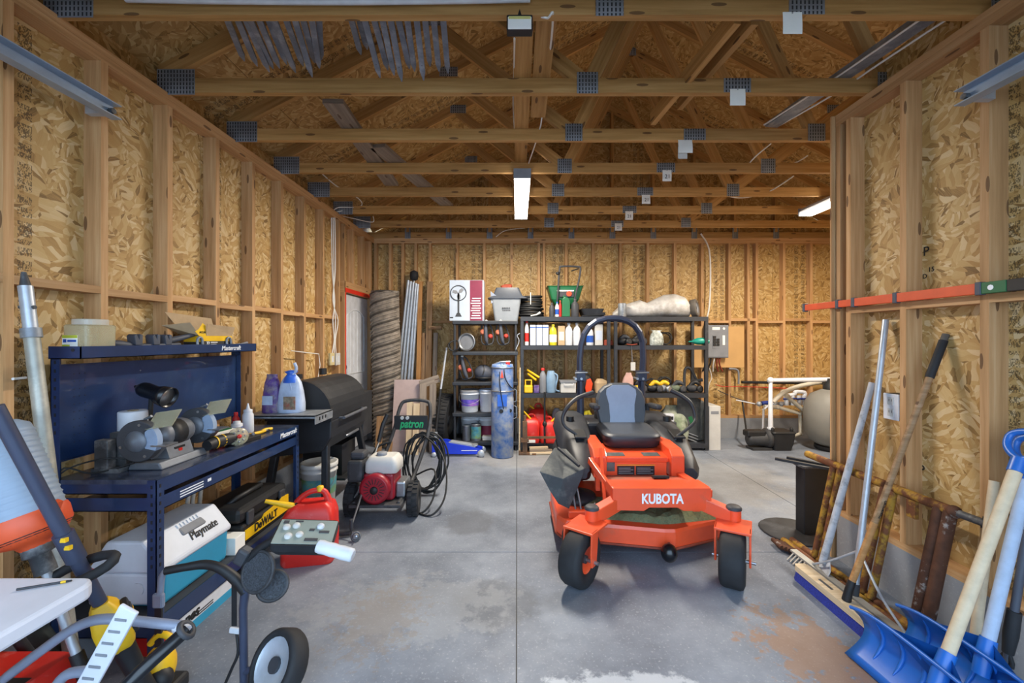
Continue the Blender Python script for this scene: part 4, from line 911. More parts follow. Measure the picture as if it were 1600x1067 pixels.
t = T('charcoal_bag', 'white and blue plastic bag knotted at the top on the grill shelf', 'bag', (-1.78, 3.28, .9)); bag(t, (-1.78, 3.28, .9), .19, .12, .30, 'bag_white', 0, .3)
B().lathe([(.06, .235), (.05, .27), (.03, .30), (.05, .32), (.02, .33)], (-1.78, 3.28, .90), (0, 0, 1), 10).o('blue_top', 'bag_blue', t); B().cb((-1.76, 3.214, .98), (.09, .006, .10)).o('food_print', 'bag_photo', t)
B().tube([(-1.80, 3.26, 1.18), (-1.76, 3.24, 1.1), (-1.74, 3.23, 1.02)], .008, 6, smooth=3).o('tie', 'bag_white', t); B().tube([(-1.77, 3.27, 1.19), (-1.73, 3.26, 1.24), (-1.74, 3.25, 1.29)], .012, 6, smooth=3).o('loose_end', 'bag_white', t)
# buckets
def bucket(c, r, h, mat, name, label, group=None, lid=None, bail=True, band=None, bandz=(.25, .7), taper=.86):
    t = T(name, label, 'bucket', c, group)
    B().lathe([(r*taper*.96, 0), (r*taper, .01), (r*.985, h*.82), (r*1.04, h*.83), (r*1.04, h*.86), (r, h*.87), (r, h*.92), (r*1.045, h*.93), (r*1.045, h)], c, (0, 0, 1), 24, True, True).o('pail', mat, t)
    if lid: B().lathe([(r*1.06, h*.95), (r*1.06, h+.008), (r*.98, h+.012), (r*.94, h+.002), (.001, h+.002)], c, (0, 0, 1), 24).o('lid', lid, t)
    if band: 
        f_ = lambda z: r*(taper+(1-taper)*z/.82*.98)+.0012
        B().lathe([(f_(bandz[0]), h*bandz[0]), (f_(bandz[1]), h*bandz[1])], c, (0, 0, 1), 24, True, False).o('label', band, t)
    if bail:
        c = Vector(c); B().tube([c+Vector((-r*1.05, 0, h*.85)), c+Vector((-r*1.0, -r*.75, h*.55)), c+Vector((0, -r*1.12, h*.40)), c+Vector((r*1.0, -r*.75, h*.55)), c+Vector((r*1.05, 0, h*.85))], .003, 5, smooth=4).o('bail', 'steel', t)
    return t
M('label_multi', '#3f8fa8', .5, var=.5, scale=9, dirt='#7d9a4e', damt=.5, dscale=7)
bk_ = bucket((-1.74, 3.66, 0), .145, .39, 'offwhite', 'plastic_pail', 'white plastic pail with a blue and green label under the grill', None, 'offwhite', True, 'label_multi', (.35, .7))
# red fuel can in front of the grill
M('can_red', '#cf2a22', .42, var=.08, scale=8, dirt='#d8706a', damt=.33, dscale=12)
fc = T('red_fuel_can', 'red plastic fuel can with a yellow spout on the floor below the workbench', 'fuel can', (-1.33, 2.72, 0))
def rrect(w, d, r, n=5): return rr(w, d, n, r)
m_ = Matrix.Translation((-1.39, 2.80, 0)) @ Matrix.Rotation(R(12), 4, 'Z')
B().loft([[m_ @ Vector((x*k+sx, y*k, z)) for x, y in rrect(.165, .11, .04)] for z, k, sx in ((0, .93, 0), (.015, .99, 0), (.17, 1.0, 0), (.18, .985, 0), (.195, 1.0, 0), (.30, .98, .0), (.36, .82, .01), (.385, .55, .02))], True, True).o('tank', 'can_red', fc)
B().tube([m_ @ Vector(p) for p in ((-.10, 0, .33), (-.08, 0, .39), (-.02, 0, .44), (.04, 0, .455), (.09, 0, .44), (.12, 0, .36))], [.022, .02, .018, .018, .02, .024], 10, smooth=3).o('handle', 'can_red', fc)
B().lathe([(.022, 0), (.022, .03), (.012, .035)], m_ @ Vector((.06, 0, .45)), (0, 0, 1), 12).o('vent_cap', 'yellow', fc)
B().tube([m_ @ Vector(p) for p in ((-.08, -.02, .36), (-.15, -.03, .385), (-.26, -.05, .425))], [.024, .02, .012], 10).o('spout', 'yellow', fc); B().lathe([(.03, 0), (.03, .03)], m_ @ Vector((-.07, -.02, .35)), (-.8, 0, .4), 12).o('collar', 'black', fc)
# ================================================================== pressure washer
M('engine_red', '#8c1626', .4, var=.1); M('dustblack', '#2f3033', .65, var=.25, dirt='#55565a', damt=.36)
pw = T('pressure_washer', 'petrol pressure washer with a red engine and grey tank on two wheels', 'pressure washer', (-1.1, 3.5, 0))
for x in (-1.385, -.87): wheel(pw, (x, 3.50, .135), (1, .12, 0), .135, .10, .06, rmat='dustblack', tread=20)
fr = B().tube([(-1.30, 3.32, .16), (-1.30, 3.75, .2), (-1.20, 4.0, .55), (-1.16, 4.12, .80), (-1.10, 4.15, .86), (-.92, 4.15, .86), (-.86, 4.12, .80), (-.86, 4.0, .55), (-.95, 3.75, .2), (-.95, 3.32, .16)], .018, 8, smooth=4).o('frame', 'dustblack', pw)
B().box(-1.33, -.92, 3.28, 3.62, .14, .165).o('engine_plate', 'dustblack', pw, bev=.004)
B().tube([(-1.4, 3.50, .135), (-.86, 3.50, .135)], .012, 6).o('axle', 'dustblack', pw)
ez = .17
B().lathe([(.09, 0), (.115, .02), (.12, .09), (.1, .1)], (-1.13, 3.38, ez+.115), (0, -1, 0), 24).o('recoil_cover', 'engine_red', pw)
rc = B().box(-1.245, -1.0, 3.36, 3.6, ez, ez+.215).o('engine_block', 'engine_red', pw, bev=.02)
B().lathe([(.032, 0), (.03, .012), (.002, .012)], (-1.13, 3.283, ez+.11), (0, -1, 0), 16).o('starter_hub', 'black', pw)
for k in range(18):
    a = 2*math.pi*k/18; e1 = Vector((math.cos(a), 0, math.sin(a))); c_ = Vector((-1.13, 3.279, ez+.115)); B().beam(c_+e1*.045, c_+e1*.085, .006, .004, (0, 1, 0)).o('vent_fin', 'black', pw)
B().loft([[Vector((-1.105+x*k, 3.47+y*k, z)) for x, y in rr(.135, .11, 5, .04)] for z, k in ((ez+.215, .93), (ez+.225, 1.0), (ez+.30, .98), (ez+.34, .80), (ez+.345, .7))], True, True).o('fuel_tank', 'offwhite', pw)
B().lathe([(.04, 0), (.042, .02), (.036, .028), (.01, .03)], (-1.12, 3.45, ez+.342), (0, 0, 1), 18).o('tank_cap', 'grey', pw)
B().box(-1.38, -1.25, 3.36, 3.54, ez+.14, ez+.32).o('air_filter', 'dustblack', pw, bev=.025); B().box(-1.37, -1.25, 3.40, 3.52, ez+.32, ez+.38).o('muffler', 'darkgrey', pw, bev=.02)
for k in range(4): B().tube([(-1.31+k*.02, 3.35, ez+.03+.02*k), (-1.27, 3.34, ez+.09+.01*k)], .006, 5).o('carburettor_link', 'steel', pw)
B().box(-1.0, -.92, 3.42, 3.6, ez, ez+.13).o('pump', 'steel', pw, bev=.015)
pnl = B().box(-1.19, -.865, 4.02, 4.045, .60, .735).o('panel', 'black', pw, bev=.006)
M('brand_green', '#23b06b', .45)
text('patron', .11, (-1.02, 4.017, .655), X_, Z_, 'brand_green', pnl, shear=.25, bold=.003, width=.23)
for x in (-1.11, -1.06): B().cyl((x, 4.02, .715), (x, 4.012, .715), .017, 12).o('gauge', 'offwhite', pnl)
for seed in range(3):
    q = random.Random(seed+40); pts = []
    for k in range(26):
        a = k*.75+seed; pts.append((-.92+.17*math.cos(a)+q.uniform(-.02, .02)+.04*seed, 4.0+.10*math.sin(a)*.5-.002*k, .30+.25*math.sin(a)+q.uniform(-.03, .03)))
    B().tube(pts, .0085, 6, smooth=3).o('hose_coil', 'cable_black', pw)
B().tube([(-.90, 4.0, .55), (-.72, 3.85, .45), (-.63, 3.7, .30), (-.62, 3.55, .12), (-.70, 3.45, .02), (-.82, 3.5, .012), (-.9, 3.62, .05)], .0085, 6, smooth=5).o('hose', 'cable_black', pw)
B().tube([(-.95, 3.9, .2), (-.75, 3.75, .3), (-.72, 3.6, .12), (-.8, 3.5, .014), (-.95, 3.6, .012)], .0085, 6, smooth=5).o('hose', 'cable_black', pw)
B().tube([(-1.2, 3.95, .5), (-1.32, 3.9, .45), (-1.36, 3.8, .25), (-1.3, 3.7, .03)], .011, 6, smooth=5).o('hose', 'cable_black', pw)
wand = T('spray_lance', 'steel pressure washer lance leaning against the washer frame', 'lance', (-1.25, 3.0, 0))
a, c = P(549, 822, 3.12), P(592, 690, 3.62); a.z = max(a.z, .05)
B().tube([a, c], .008, 7).o('tube', 'steel', wand); B().tube([a+Vector((.002, 0, -.035)), a+Vector((0, 0, .05))], .013, 8).o('nozzle', 'darkgrey', wand); B().tube([c, c+Vector((.02, .05, .14)), c+Vector((.05, .08, .22))], .02, 8).o('grip', 'black', wand)
rv = T('old_fishing_reel', 'small dark metal reel lying beside the lance tip', 'reel', PZ(556, 838, 0))
q = PZ(556, 838, .035)
B().torus(q, (.3, -1, .2), .03, .008, 16, 6).o('rim', 'iron', rv); B().lathe([(.012, -.02), (.025, -.018), (.02, 0), (.025, .018), (.012, .02)], q, (.3, -1, .2), 14).o('spool', 'iron', rv); B().tube([q+Vector((-.15, .05, -.028)), q, q+Vector((.02, -.04, .02))], .006, 6).o('arm', 'steel', rv)
lam = tag(B().tube([PZ(525, 833, .02), PZ(548, 834, .02)], [.016, .02], 10).o('foam_nozzle', 'darkgrey'), 'short dark nozzle lying on the floor behind the fuel can', 'nozzle')
# ================================================================== black shelving along the back wall
M('shelf_black', '#2a2d33', .5, var=.2, scale=4, dirt='#4b4e55', damt=.3)
def shelf_unit(x0, x1, y0, y1, zs, label, plastic):
    t = T('shelving_unit', label, 'shelf', ((x0+x1)/2, (y0+y1)/2, 0), 'black shelving units along the back wall')
    w = .042 if not plastic else .036; th = .055 if not plastic else .048; top = zs[-1]
    for x in (x0, x1-w):
        for y in (y0, y1-w):
            if plastic: B().cyl((x+w/2, y+w/2, 0), (x+w/2, y+w/2, top-th), w/2, 10).o('post', 'shelf_black', t)
            else: B().box(x, x+w, y, y+w, 0, top).o('post', 'shelf_black', t, bev=.003)
    for z in zs:
        if plastic: B().box(x0-.012, x1+.012, y0-.012, y1+.012, z-th, z).o('shelf', 'shelf_black', t, bev=.008)
        else:
            sh = B().box(x0+.004, x1-.004, y0+.004, y1-.004, z-.018, z).o('shelf', 'shelf_black', t)
            B().box(x0+.002, x1-.002, y0-.004, y0+.0, z-th, z+.003).o('front_beam', 'shelf_black', sh); B().box(x0+.002, x1-.002, y1-.002, y1+.002, z-th, z+.003).o('rear_beam', 'shelf_black', sh)
    return t
SY0, SY1 = 5.5, 5.98
LZ = (.12, .50, .91, 1.31, 1.72); MZ = (.09, .755, 1.39, 1.77)
shelf_unit(-.845, .0, SY0, SY1, LZ, 'black plastic shelving unit with rounded posts, left of the three', True)
shelf_unit(.045, 1.235, SY0, SY1, MZ, 'black steel shelving unit holding the row of bottles', False)
shelf_unit(1.285, 2.53, SY0, SY1, MZ, 'black steel shelving unit beside the electrical panel', False)
def sx(u, y=5.6): return (u-VX)*y/F
# ---- top of the left unit
fb = T('fan_carton', 'white and maroon carton with a printed pedestal fan on top of the shelving', 'box', (sx(728), 5.65, 1.72))
fx0, fx1, fy, fz0, fz1 = sx(703), sx(756), 5.56, 1.721, 2.265
M('maroon', '#7a2340', .5, var=.1); M('fan_white', '#b4c0d0', .5, var=.1, scale=3)
fbx = B().box(fx0, fx1, fy, fy+.22, fz0, fz1).o('carton', 'fan_white', fb, bev=.004)
fm = fx0+(fx1-fx0)*.60
B().box(fm, fx1-.015, fy-.0015, fy-.0002, fz0+.004, fz1-.004).o('maroon_panel', 'maroon', fbx)
c_ = Vector((fx0+.12, fy-.003, fz0+.37)); ring = [c_+Vector((.105*math.cos(a), 0, .10*math.sin(a))) for a in [2*math.pi*k/24 for k in range(24)]]
B().tube(ring, .007, 5, closed=True).o('printed_fan_ring', 'darkgrey', fbx)
pf = B(); 
for a in (30, 150, 265): pf.prism([(0, 0), (.03, .03), (.075, .035), (.085, 0), (.04, -.018)], c_+Vector((0, .001, 0)), (math.cos(R(a)), 0, math.sin(R(a))), (-math.sin(R(a)), 0, math.cos(R(a))), (0, .001, 0))
pf.o('printed_fan_blades', 'grey', fbx); B().box(c_.x-.012, c_.x+.012, fy-.002, fy-.0005, fz0+.10, c_.z).prism([(-.045, 0), (.045, 0), (.02, .05), (-.02, .05)], (c_.x, fy-.002, fz0+.055), X_, Z_, (0, .001, 0)).o('printed_fan_stand', 'darkgrey', fbx)
for k in range(9): B().box(fm+.012+.01*(k % 3), fx1-.035-.012*(k % 2), fy-.0022, fy-.001, fz0+.03+.033*k, fz0+.042+.033*k).o('print', 'letter_white', fbx)
B().box(fx0+.006, fx0+.05, fy-.0015, fy-.0002, fz0+.035, fz0+.05).o('print', 'ink', fbx)
M('bin_grey', '#858b92', .5, var=.08); M('lid_grey', '#444a54', .45)
gb2 = T('grey_bin', 'grey plastic bin with a dark pan turned over it on the left shelving', 'bin', (sx(791), 5.7, 1.72))
def sqr(cx, cy, z, w, d): return [Vector((cx+x, cy+y, z)) for x, y in rr(w, d, 4, .03)]
cx = sx(791); B().loft([sqr(cx, 5.70, 1.721, .155, .12), sqr(cx, 5.70, 2.02, .20, .15)], True, False).o('bin', 'bin_grey', gb2)
[B().cb((cx-.045+.022*i+(.0 if j else .004), 5.5655-.014*j, 1.86+.032*j), (.016, .004, .014)).o('stencil_mark', 'darkgrey', gb2) for j in range(2) for i in range(5)]
B().loft([sqr(cx+.02, 5.70, 2.02, .27, .17), sqr(cx+.02, 5.70, 2.03, .26, .165), sqr(cx+.02, 5.70, 2.06, .20, .13), sqr(cx+.015, 5.70, 2.17, .155, .1)], True, True).o('upturned_pan', 'lid_grey', gb2)
B().loft([sqr(cx+.0, 5.70, 2.172, .07, .05), sqr(cx+.0, 5.70, 2.20, .08, .05), sqr(cx+.02, 5.7, 2.225, .05, .03)], True, False).o('paint_lump', 'rust_red', gb2)
B().add([(cx-.20, 5.56, 1.95), (cx-.10, 5.56, 2.03), (cx-.21, 5.58, 2.12)], [(0, 1, 2), (2, 1, 0)]).o('plastic_bag_tip', 'bag_white', gb2)
hs = T('hose_coil', 'stacked coils of black irrigation hose tied with white cord', 'hose', (sx(830), 5.72, 1.77))
q = random.Random(5)
for k in range(9): B().torus((sx(830)+q.uniform(-.012, .012), 5.74, 1.80+.032*k), (q.uniform(-.05, .05), q.uniform(-.05, .05), 1), .155-.006*(k % 3)+.008*(k < 4), .0155, 26, 8).o('coil', 'cable_black', hs)
B().tube([(sx(829), 5.565, 1.94), (sx(829), 5.56, 2.06), (sx(829), 5.6, 2.1)], .006, 5).o('tie', 'cable_white', hs)
tag(B().tube([(.18, 5.53, 1.785), (.26, 5.53, 1.80), (.31, 5.53, 1.83)], [.008, .012, .018], 7).o('caulk_gun', 'offwhite'), 'pale nozzle lying in front of the black hose coils', 'nozzle')
# ---- broadcast spreader
sp = T('lawn_spreader', 'green lawn spreader with a black push handle on top of the shelving', 'spreader', (sx(882), 5.75, 1.77))
cx = sx(882, 5.78)
B().loft([sqr(cx, 5.80, 1.90, .11, .09), sqr(cx, 5.80, 2.02, .19, .14), sqr(cx, 5.80, 2.18, .235, .16), sqr(cx, 5.80, 2.20, .25, .17), sqr(cx, 5.80, 2.20, .23, .15), sqr(cx, 5.8, 2.05, .17, .12)], True, False).o('hopper', 'green', sp)
B().box(cx-.12, cx+.11, 5.632, 5.64, 2.05, 2.12).o('label_panel', 'darkgrey', sp); B().box(cx-.12, cx+.11, 5.630, 5.632, 2.122, 2.14).o('label_strip', 'letter_white', sp); B().cyl((cx+.045, 5.633, 2.09), (cx+.045, 5.622, 2.09), .036, 14).o('dial', 'orange', sp)
B().tube([(cx-.12, 5.70, 1.80), (cx-.115, 5.61, 2.0), (cx-.10, 5.60, 2.25), (cx-.085, 5.60, 2.42), (cx-.055, 5.60, 2.455), (cx+.16, 5.60, 2.45), (cx+.195, 5.60, 2.42), (cx+.17, 5.6, 2.25), (cx+.12, 5.61, 2.02), (cx+.11, 5.7, 1.80)], .013, 8, smooth=4).o('push_handle', 'darkgrey', sp)
B().tube([(cx+.07, 5.59, 2.39), (cx+.17, 5.59, 2.425)], .009, 6).o('trigger', 'black', sp); B().sph((cx-.11, 5.59, 2.36), (.03, .02, .022)).o('knob', 'black', sp)
for s in (-1, 1): wheel(sp, (cx+s*.17, 5.82, 1.86), (1, 0, 0), .09, .04, .05, rmat='black', tmat='black')
def bottle(x, y, z, r, h, mat, name, label, cap=None, group=None, neck=.35, cat='bottle', band=None, handle=False):
    t = T(name, label, cat, (x, y, z), group)
    B().lathe([(r*.94, 0), (r, h*.03), (r, h*.62), (r*.8, h*.76), (r*neck, h*.86), (r*neck, h*.92)], (x, y, z+.0005), (0, 0, 1), 14).o('body', mat, t)
    B().lathe([(r*neck*1.25, h*.90), (r*neck*1.25, h*.99), (r*neck, h)], (x, y, z), (0, 0, 1), 12).o('cap', cap or mat, t)
    if band: B().lathe([(r*1.012, h*.15), (r*1.012, h*.5)], (x, y, z), (0, 0, 1), 14, cap=False).o('label', band, t)
    return t
def carton(x0, x1, y, d, z, h, mat, name, label, top=None, stripe=None, group=None):
    t = T(name, label, 'carton', ((x0+x1)/2, y, z), group)
    B().box(x0, x1, y, y+d, z+.0005, z+h).o('body', mat, t, bev=.003)
    if top: B().box(x0-.001, x1+.001, y-.001, y+d+.001, z+h*.86, z+h*.9).o('top_band', top, t)
    if stripe: B().box(x0+.012, x1-.012, y-.0015, y-.0002, z+h*.25, z+h*.7).o('print', stripe, t)
    return t
def can(x, y, z, r, h, mat, name, label, band=None, lidm='steel', group=None):
    t = T(name, label, 'can', (x, y, z), group)
    B().lathe([(r, 0), (r, h*.97), (r*1.02, h*.98), (r*1.02, h), (r*.9, h), (r*.88, h*.98), (.001, h*.98)], (x, y, z+.0005), (0, 0, 1), 20).o('tin', mat, t)
    if band: B().lathe([(r*1.01, h*.15), (r*1.01, h*.85)], (x, y, z), (0, 0, 1), 20, cap=False).o('label', band, t)
    return t
zt = 1.7735
bottle(sx(862), 5.58, zt, .035, .19, 'darkgrey', 'oil_bottle', 'dark grey bottle left of the green jug on the top shelf')
bottle(sx(870), 5.56, zt, .027, .20, 'white', 'spray_can', 'white and blue spray can beside the green jug on top', 'blue', band='blue')
bottle(sx(875), 5.57, zt, .02, .22, 'red', 'spray_can', 'thin red can touching the green jug on top', 'orange')
gj = T('green_jug', 'green rectangular jug with a gabled top in front of the spreader', 'jug', (sx(883), 5.56, zt))
B().prism([(-.055, 0), (.055, 0), (.055, .20), (.03, .255), (-.01, .27), (-.05, .24)], (sx(883.5), 5.53, zt), X_, Z_, (0, .1, 0)).o('body', 'green', gj, bev=.01); B().cyl((sx(881), 5.58, zt+.26), (sx(881), 5.58, zt+.285), .016, 10).o('cap', 'green', gj)
bottle(sx(898), 5.57, zt, .052, .24, 'darkgrey', 'motor_oil_jug', 'dark grey oil jug right of the green jug on top')
tr = T('paint_tray', 'stack of black plastic trays on the top shelf', 'tray', (sx(927), 5.7, zt))
for k in range(2): B().loft([sqr(sx(928)-.02*k, 5.72, zt+.002+.05*k, .13, .15), sqr(sx(928)-.02*k, 5.72, zt+.06+.05*k, .155, .17), sqr(sx(928)-.02*k, 5.72, zt+.055+.05*k, .14, .155)], True, False).o('tray', 'shelf_black', tr)
B().tube([(sx(908), 5.55, zt+.01), (sx(925), 5.54, zt+.02), (sx(945), 5.55, zt+.03)], .008, 6).o('roller_handle', 'black', tr)
# ---- rolled tarp and wheel on the right unit
M('tarp', '#c9c6c2', .45, var=.2, scale=10, bump=1.0, bscale=14, dirt='#a39c92', damt=.4, dscale=6)
tp = T('rolled_tarp', 'crumpled roll of pale plastic sheeting along the top right shelf', 'tarp', (sx(1015), 5.72, zt)); q = random.Random(8)
rings = []
prof = [(958, .035, .10), (968, .075, .11), (985, .10, .10), (1000, .115, .09), (1012, .10, .10), (1022, .125, .12), (1038, .15, .14), (1055, .155, .15), (1068, .145, .14), (1076, .10, .12)]
for u, r, zc in prof: rings.append([Vector((sx(u, 5.7), 5.72+r*1.05*math.cos(a)*(1+.08*math.sin(5*a+u)), max(zt+.002, zt+r+r*math.sin(a)*(1+.10*math.sin(3*a+u*.7))))) for a in [2*math.pi*k/16 for k in range(16)]])
B().loft(rings, True, True).o('sheeting', 'tarp', tp)
tag(B().lathe([(.05, 0), (.055, .01), (.055, .17), (.05, .18)], (sx(971), 5.56, zt), (0, 0, 1), 18).o('tin', 'galv_dull'), 'grey metal tin half covered by the rolled sheeting', 'tin')
wh = T('small_wheel', 'small dusty wheel lying against the end of the rolled sheeting', 'wheel', (sx(1084), 5.7, zt)); M('dusty', '#5d5750', .8, var=.25)
wheel(wh, (sx(1084, 5.7), 5.68, zt+.125), (.75, -.55, .15), .122, .09, .075, tmat='dusty', rmat='grey')
# ---- bottle shelf of the middle unit
z = 1.3935
bottle(sx(823), 5.56, z, .028, .33, 'white', 'spray_bottle', 'white and red slim bottle at the left end of the bottle row', 'red', band='red', neck=.5)
M('carton_pale', '#bcc7da', .55, var=.06)
for k, u in enumerate((832.5, 842.5, 852)): carton(sx(u-4.4), sx(u+4.4), 5.53, .09, z, .27, 'carton_pale', 'pale_carton', 'pale blue-white carton, %s of three alike in the bottle row' % ('first', 'second', 'third')[k], 'blue', 'white', 'pale cartons on the bottle shelf')
M('limeyellow', '#cfc22a', .4)
bottle(sx(864), 5.57, z, .05, .285, 'limeyellow', 'oil_bottle', 'yellow plastic bottle in the middle of the bottle row', 'limeyellow', band='paper')
carton(sx(871.5), sx(882), 5.55, .1, z, .26, 'card', 'beige_carton', 'beige carton right of the yellow bottle', None, 'offwhite')
for k, u in enumerate((888.5, 901)): bottle(sx(u), 5.58, z, .05, .30, 'white', 'white_jug', 'white pointed jug, %s of the pair right of the beige carton' % ('left', 'right')[k], 'white', 'white jugs on the bottle shelf')
bottle(sx(921), 5.57, z, .048, .26, 'white', 'label_jug', 'white bottle with red and blue print behind the roll bar', 'red', band='blue')
carton(sx(929), sx(941), 5.56, .1, z, .28, 'offwhite', 'tall_carton', 'tall off-white carton at the right end of the bottle row', None, 'carton_pale')
tag(B().loft([sqr(sx(950), 5.60, z+.001, .06, .05), sqr(sx(950), 5.60, z+.06, .06, .05), sqr(sx(950), 5.60, z+.075, .045, .035)], True, False).o('red_case', 'rust_red', bev=.004), 'small red case beside the last carton of the bottle row', 'case')
# ---- third shelf of the middle unit
z = .7585
yt = T('yellow_spotlight', 'yellow plastic work light with a loop handle on the middle shelf', 'work light', (sx(826), 5.58, z)); B().box(sx(819), sx(832), 5.53, 5.63, z, z+.10).o('body', 'yellow', yt, bev=.012)
B().tube([(sx(821), 5.56, z+.09), (sx(821), 5.56, z+.17), (sx(830), 5.56, z+.17), (sx(830), 5.56, z+.09)], .011, 6).o('handle', 'yellow', yt)
for k, (a, c) in enumerate((((824, 578), (843, 590)), ((825, 584), (838, 594)))): tag(B().tube([P(*a, 5.72), P(*c, 5.6)], .016, 8).o('yellow_clamp', 'yellow'), 'yellow bar clamp resting on the shelf items, %s one' % ('upper', 'lower')[k], 'clamp', 'yellow bar clamps')
carton(sx(834), sx(842), 5.54, .08, z, .10, 'bag_purple', 'purple_carton', 'small purple carton on the middle shelf'); bottle(sx(848), 5.58, z, .045, .33, 'grey', 'red_top_sprayer', 'grey spray bottle with a red nozzle on the middle shelf', 'red', neck=.42)
jg = T('blue_grey_jug', 'translucent blue-grey jug with a curved handle on the middle shelf', 'jug', (sx(862), 5.6, z)); M('jug_blue', '#7f9bb5', .35, var=.15); B().lathe([(.065, 0), (.07, .02), (.068, .2), (.05, .27), (.045, .29)], (sx(861), 5.62, z), (0, 0, 1), 16).o('body', 'jug_blue', jg)
B().tube([(sx(862), 5.6, z+.27), (sx(871), 5.6, z+.22), (sx(868), 5.6, z+.05), (sx(874), 5.6, z+.015)], .012, 7, smooth=4).o('handle', 'jug_blue', jg)
wbx = T('tool_tote', 'white plastic storage box with a handle lid on the middle shelf', 'storage box', (sx(887), 5.6, z)); B().box(sx(875.5), sx(899), 5.54, 5.72, z, z+.14).o('body', 'offwhite', wbx, bev=.008); B().box(sx(874.5), sx(900), 5.53, 5.73, z+.14, z+.16).o('lid', 'grey', wbx); B().tube([(sx(880), 5.528, z+.135), (sx(880), 5.52, z+.11), (sx(895), 5.52, z+.11), (sx(895), 5.528, z+.135)], .006, 6).o('handle', 'white', wbx)
q = random.Random(2)
def clutter(name, label, cat, x, y, z, cols, n=6, spread=.07, hh=.12):
    t = T(name, label, cat, (x, y, z))
    B().sph((x, y, z+.055), (.085, .06, .055), 10, 7).o('body', cols[0], t)
    B().tube([(x-.05, y, z+.05), (x+.02, y-.02, z+hh), (x+.09, y-.03, z+hh*.8)], [.026, .03, .02], 8, smooth=3).o('handle', cols[1 % len(cols)], t)
    B().lathe([(.045, 0), (.05, .02), (.03, .03)], (x+.08, y-.05, z+.05), (.4, -1, .1), 14).o('blade_guard', cols[2 % len(cols)], t)
    return t
def cable(name, label, c, r, mat='cable_black', loops=3, seed=1, tall=.5, cat='cable'):
    q = random.Random(seed); pts = []
    for k in range(loops*8+1):
        a = 2*math.pi*k/8; pts.append((c[0]+r*math.cos(a)*(1+q.uniform(-.2, .2)), c[1]+.03*math.cos(a*.7)+q.uniform(-.015, .015), c[2]+.012+r*tall*(1+math.sin(a))*(1+q.uniform(-.1, .2))))
    return tag(B().tube(pts, .009, 6, smooth=3).o(name, mat), label, cat)
t = T('orange_power_tool', 'orange and black tool in shadow beside the roll bar on the middle shelf', 'power tool', (sx(919), 5.6, z)); B().prism([(-.04, .0), (.03, .02), (.05, .12), (.02, .19), (-.03, .17), (-.05, .06)], (sx(920), 5.57, z), X_, Z_, (0, .04, 0)).o('guard', 'orange', t, bev=.008); B().sph((sx(918), 5.68, z+.12), (.09, .06, .12)).o('housing', 'black', t)
tag(B().loft([sqr(sx(942), 5.62, z+.001, .10, .08), sqr(sx(942), 5.62, z+.13, .10, .08), sqr(sx(938), 5.62, z+.18, .04, .05)], True, False).o('brown_sack', 'card'), 'crumpled brown paper sack behind the seat back', 'sack')
# ---- right unit contents
z = 1.3935
clutter('camera_bag', 'dark pouch on the second shelf behind the roll bar', 'pouch', sx(973), 5.65, z, ['black', 'darkgrey', 'black']); clutter('winch', 'black winch on the second shelf right of the dark pouch', 'winch', sx(996), 5.65, z, ['black', 'black', 'dustblack'])
M('zipbag', '#b9bdb6', .35, var=.4, scale=30, dirt='#6b7268', damt=.45, dscale=22); t = T('parts_bag', 'clear bag of small parts standing on the second shelf', 'bag', (sx(1024), 5.58, z)); bag(t, (sx(1025), 5.58, z), .17, .07, .20, 'zipbag', 0, .9)
cable('black_cable_coil', 'loop of black cable on the second shelf right of the parts bag', (sx(1043), 5.68, z), .085, loops=2, seed=3, tall=.9)
t = T('teal_bottle', 'teal plastic bottle lying at the right end of the second shelf', 'bottle', (sx(1090), 5.52, z)); B().lathe([(.008, 0), (.012, .05), (.03, .07), (.045, .12), (.048, .2), (.04, .22)], (sx(1074), 5.56, z+.048), (1, 0, .04), 16).o('body', 'teal' if 'teal' in MATS else M('teal', '#148a78', .4), t); B().cyl((sx(1100), 5.56, z+.05), (sx(1105), 5.56, z+.05), .03, 12).o('cap', 'teal', t)
t = T('hanging_adapter', 'white plug adapter hanging on two wires under the second shelf', 'adapter', (sx(985), 5.49, 1.05)); B().box(sx(982), sx(989), 5.478, 5.50, 1.06, 1.17).o('adapter', 'offwhite', t, bev=.005)
for s in (-1, 1): B().tube([(sx(984.5+s), 5.488, 1.17), (sx(984+s*.3), 5.488, 1.25), (sx(983), 5.488, 1.40)], .003, 5).o('wire', 'steel', t)
B().tube([(sx(976), 5.488, 1.41), (sx(983), 5.485, 1.40), (sx(992), 5.488, 1.41)], .008, 6).o('clip', 'rust_red', t)
z = .7585
M('skin_pink', '#c09a90', .6); M('toolgreen', '#5c6652', .6)
t = T('pink_rag', 'pinkish leather glove draped over the post on the third shelf', 'glove', (sx(978), 5.55, z)); bag(t, (sx(978), 5.56, z), .14, .07, .27, 'skin_pink', .1, .5)
for k, (u, cols, nm, lb) in enumerate(((995, ['yellow', 'black', 'darkgrey'], 'angle_grinder', 'yellow and black grinder just right of the seat top'), (1020, ['black', 'yellow', 'dustblack'], 'cordless_drill', 'black drill with a yellow handle under the cable loops'), (1034, ['grey', 'yellow', 'steel'], 'cordless_saw', 'grey saw with a yellow grip in the middle of the third shelf'), (1056, ['toolgreen', 'darkgrey', 'dustblack'], 'orbital_sander', 'dusty green-grey sander on the third shelf'), (1082, ['dustblack', 'black', 'black'], 'chop_saw', 'dusty black saw with a raised handle at the right end of the third shelf'))):
    clutter(nm, lb, 'power tool', sx(u), 5.62, z, cols, hh=.14)
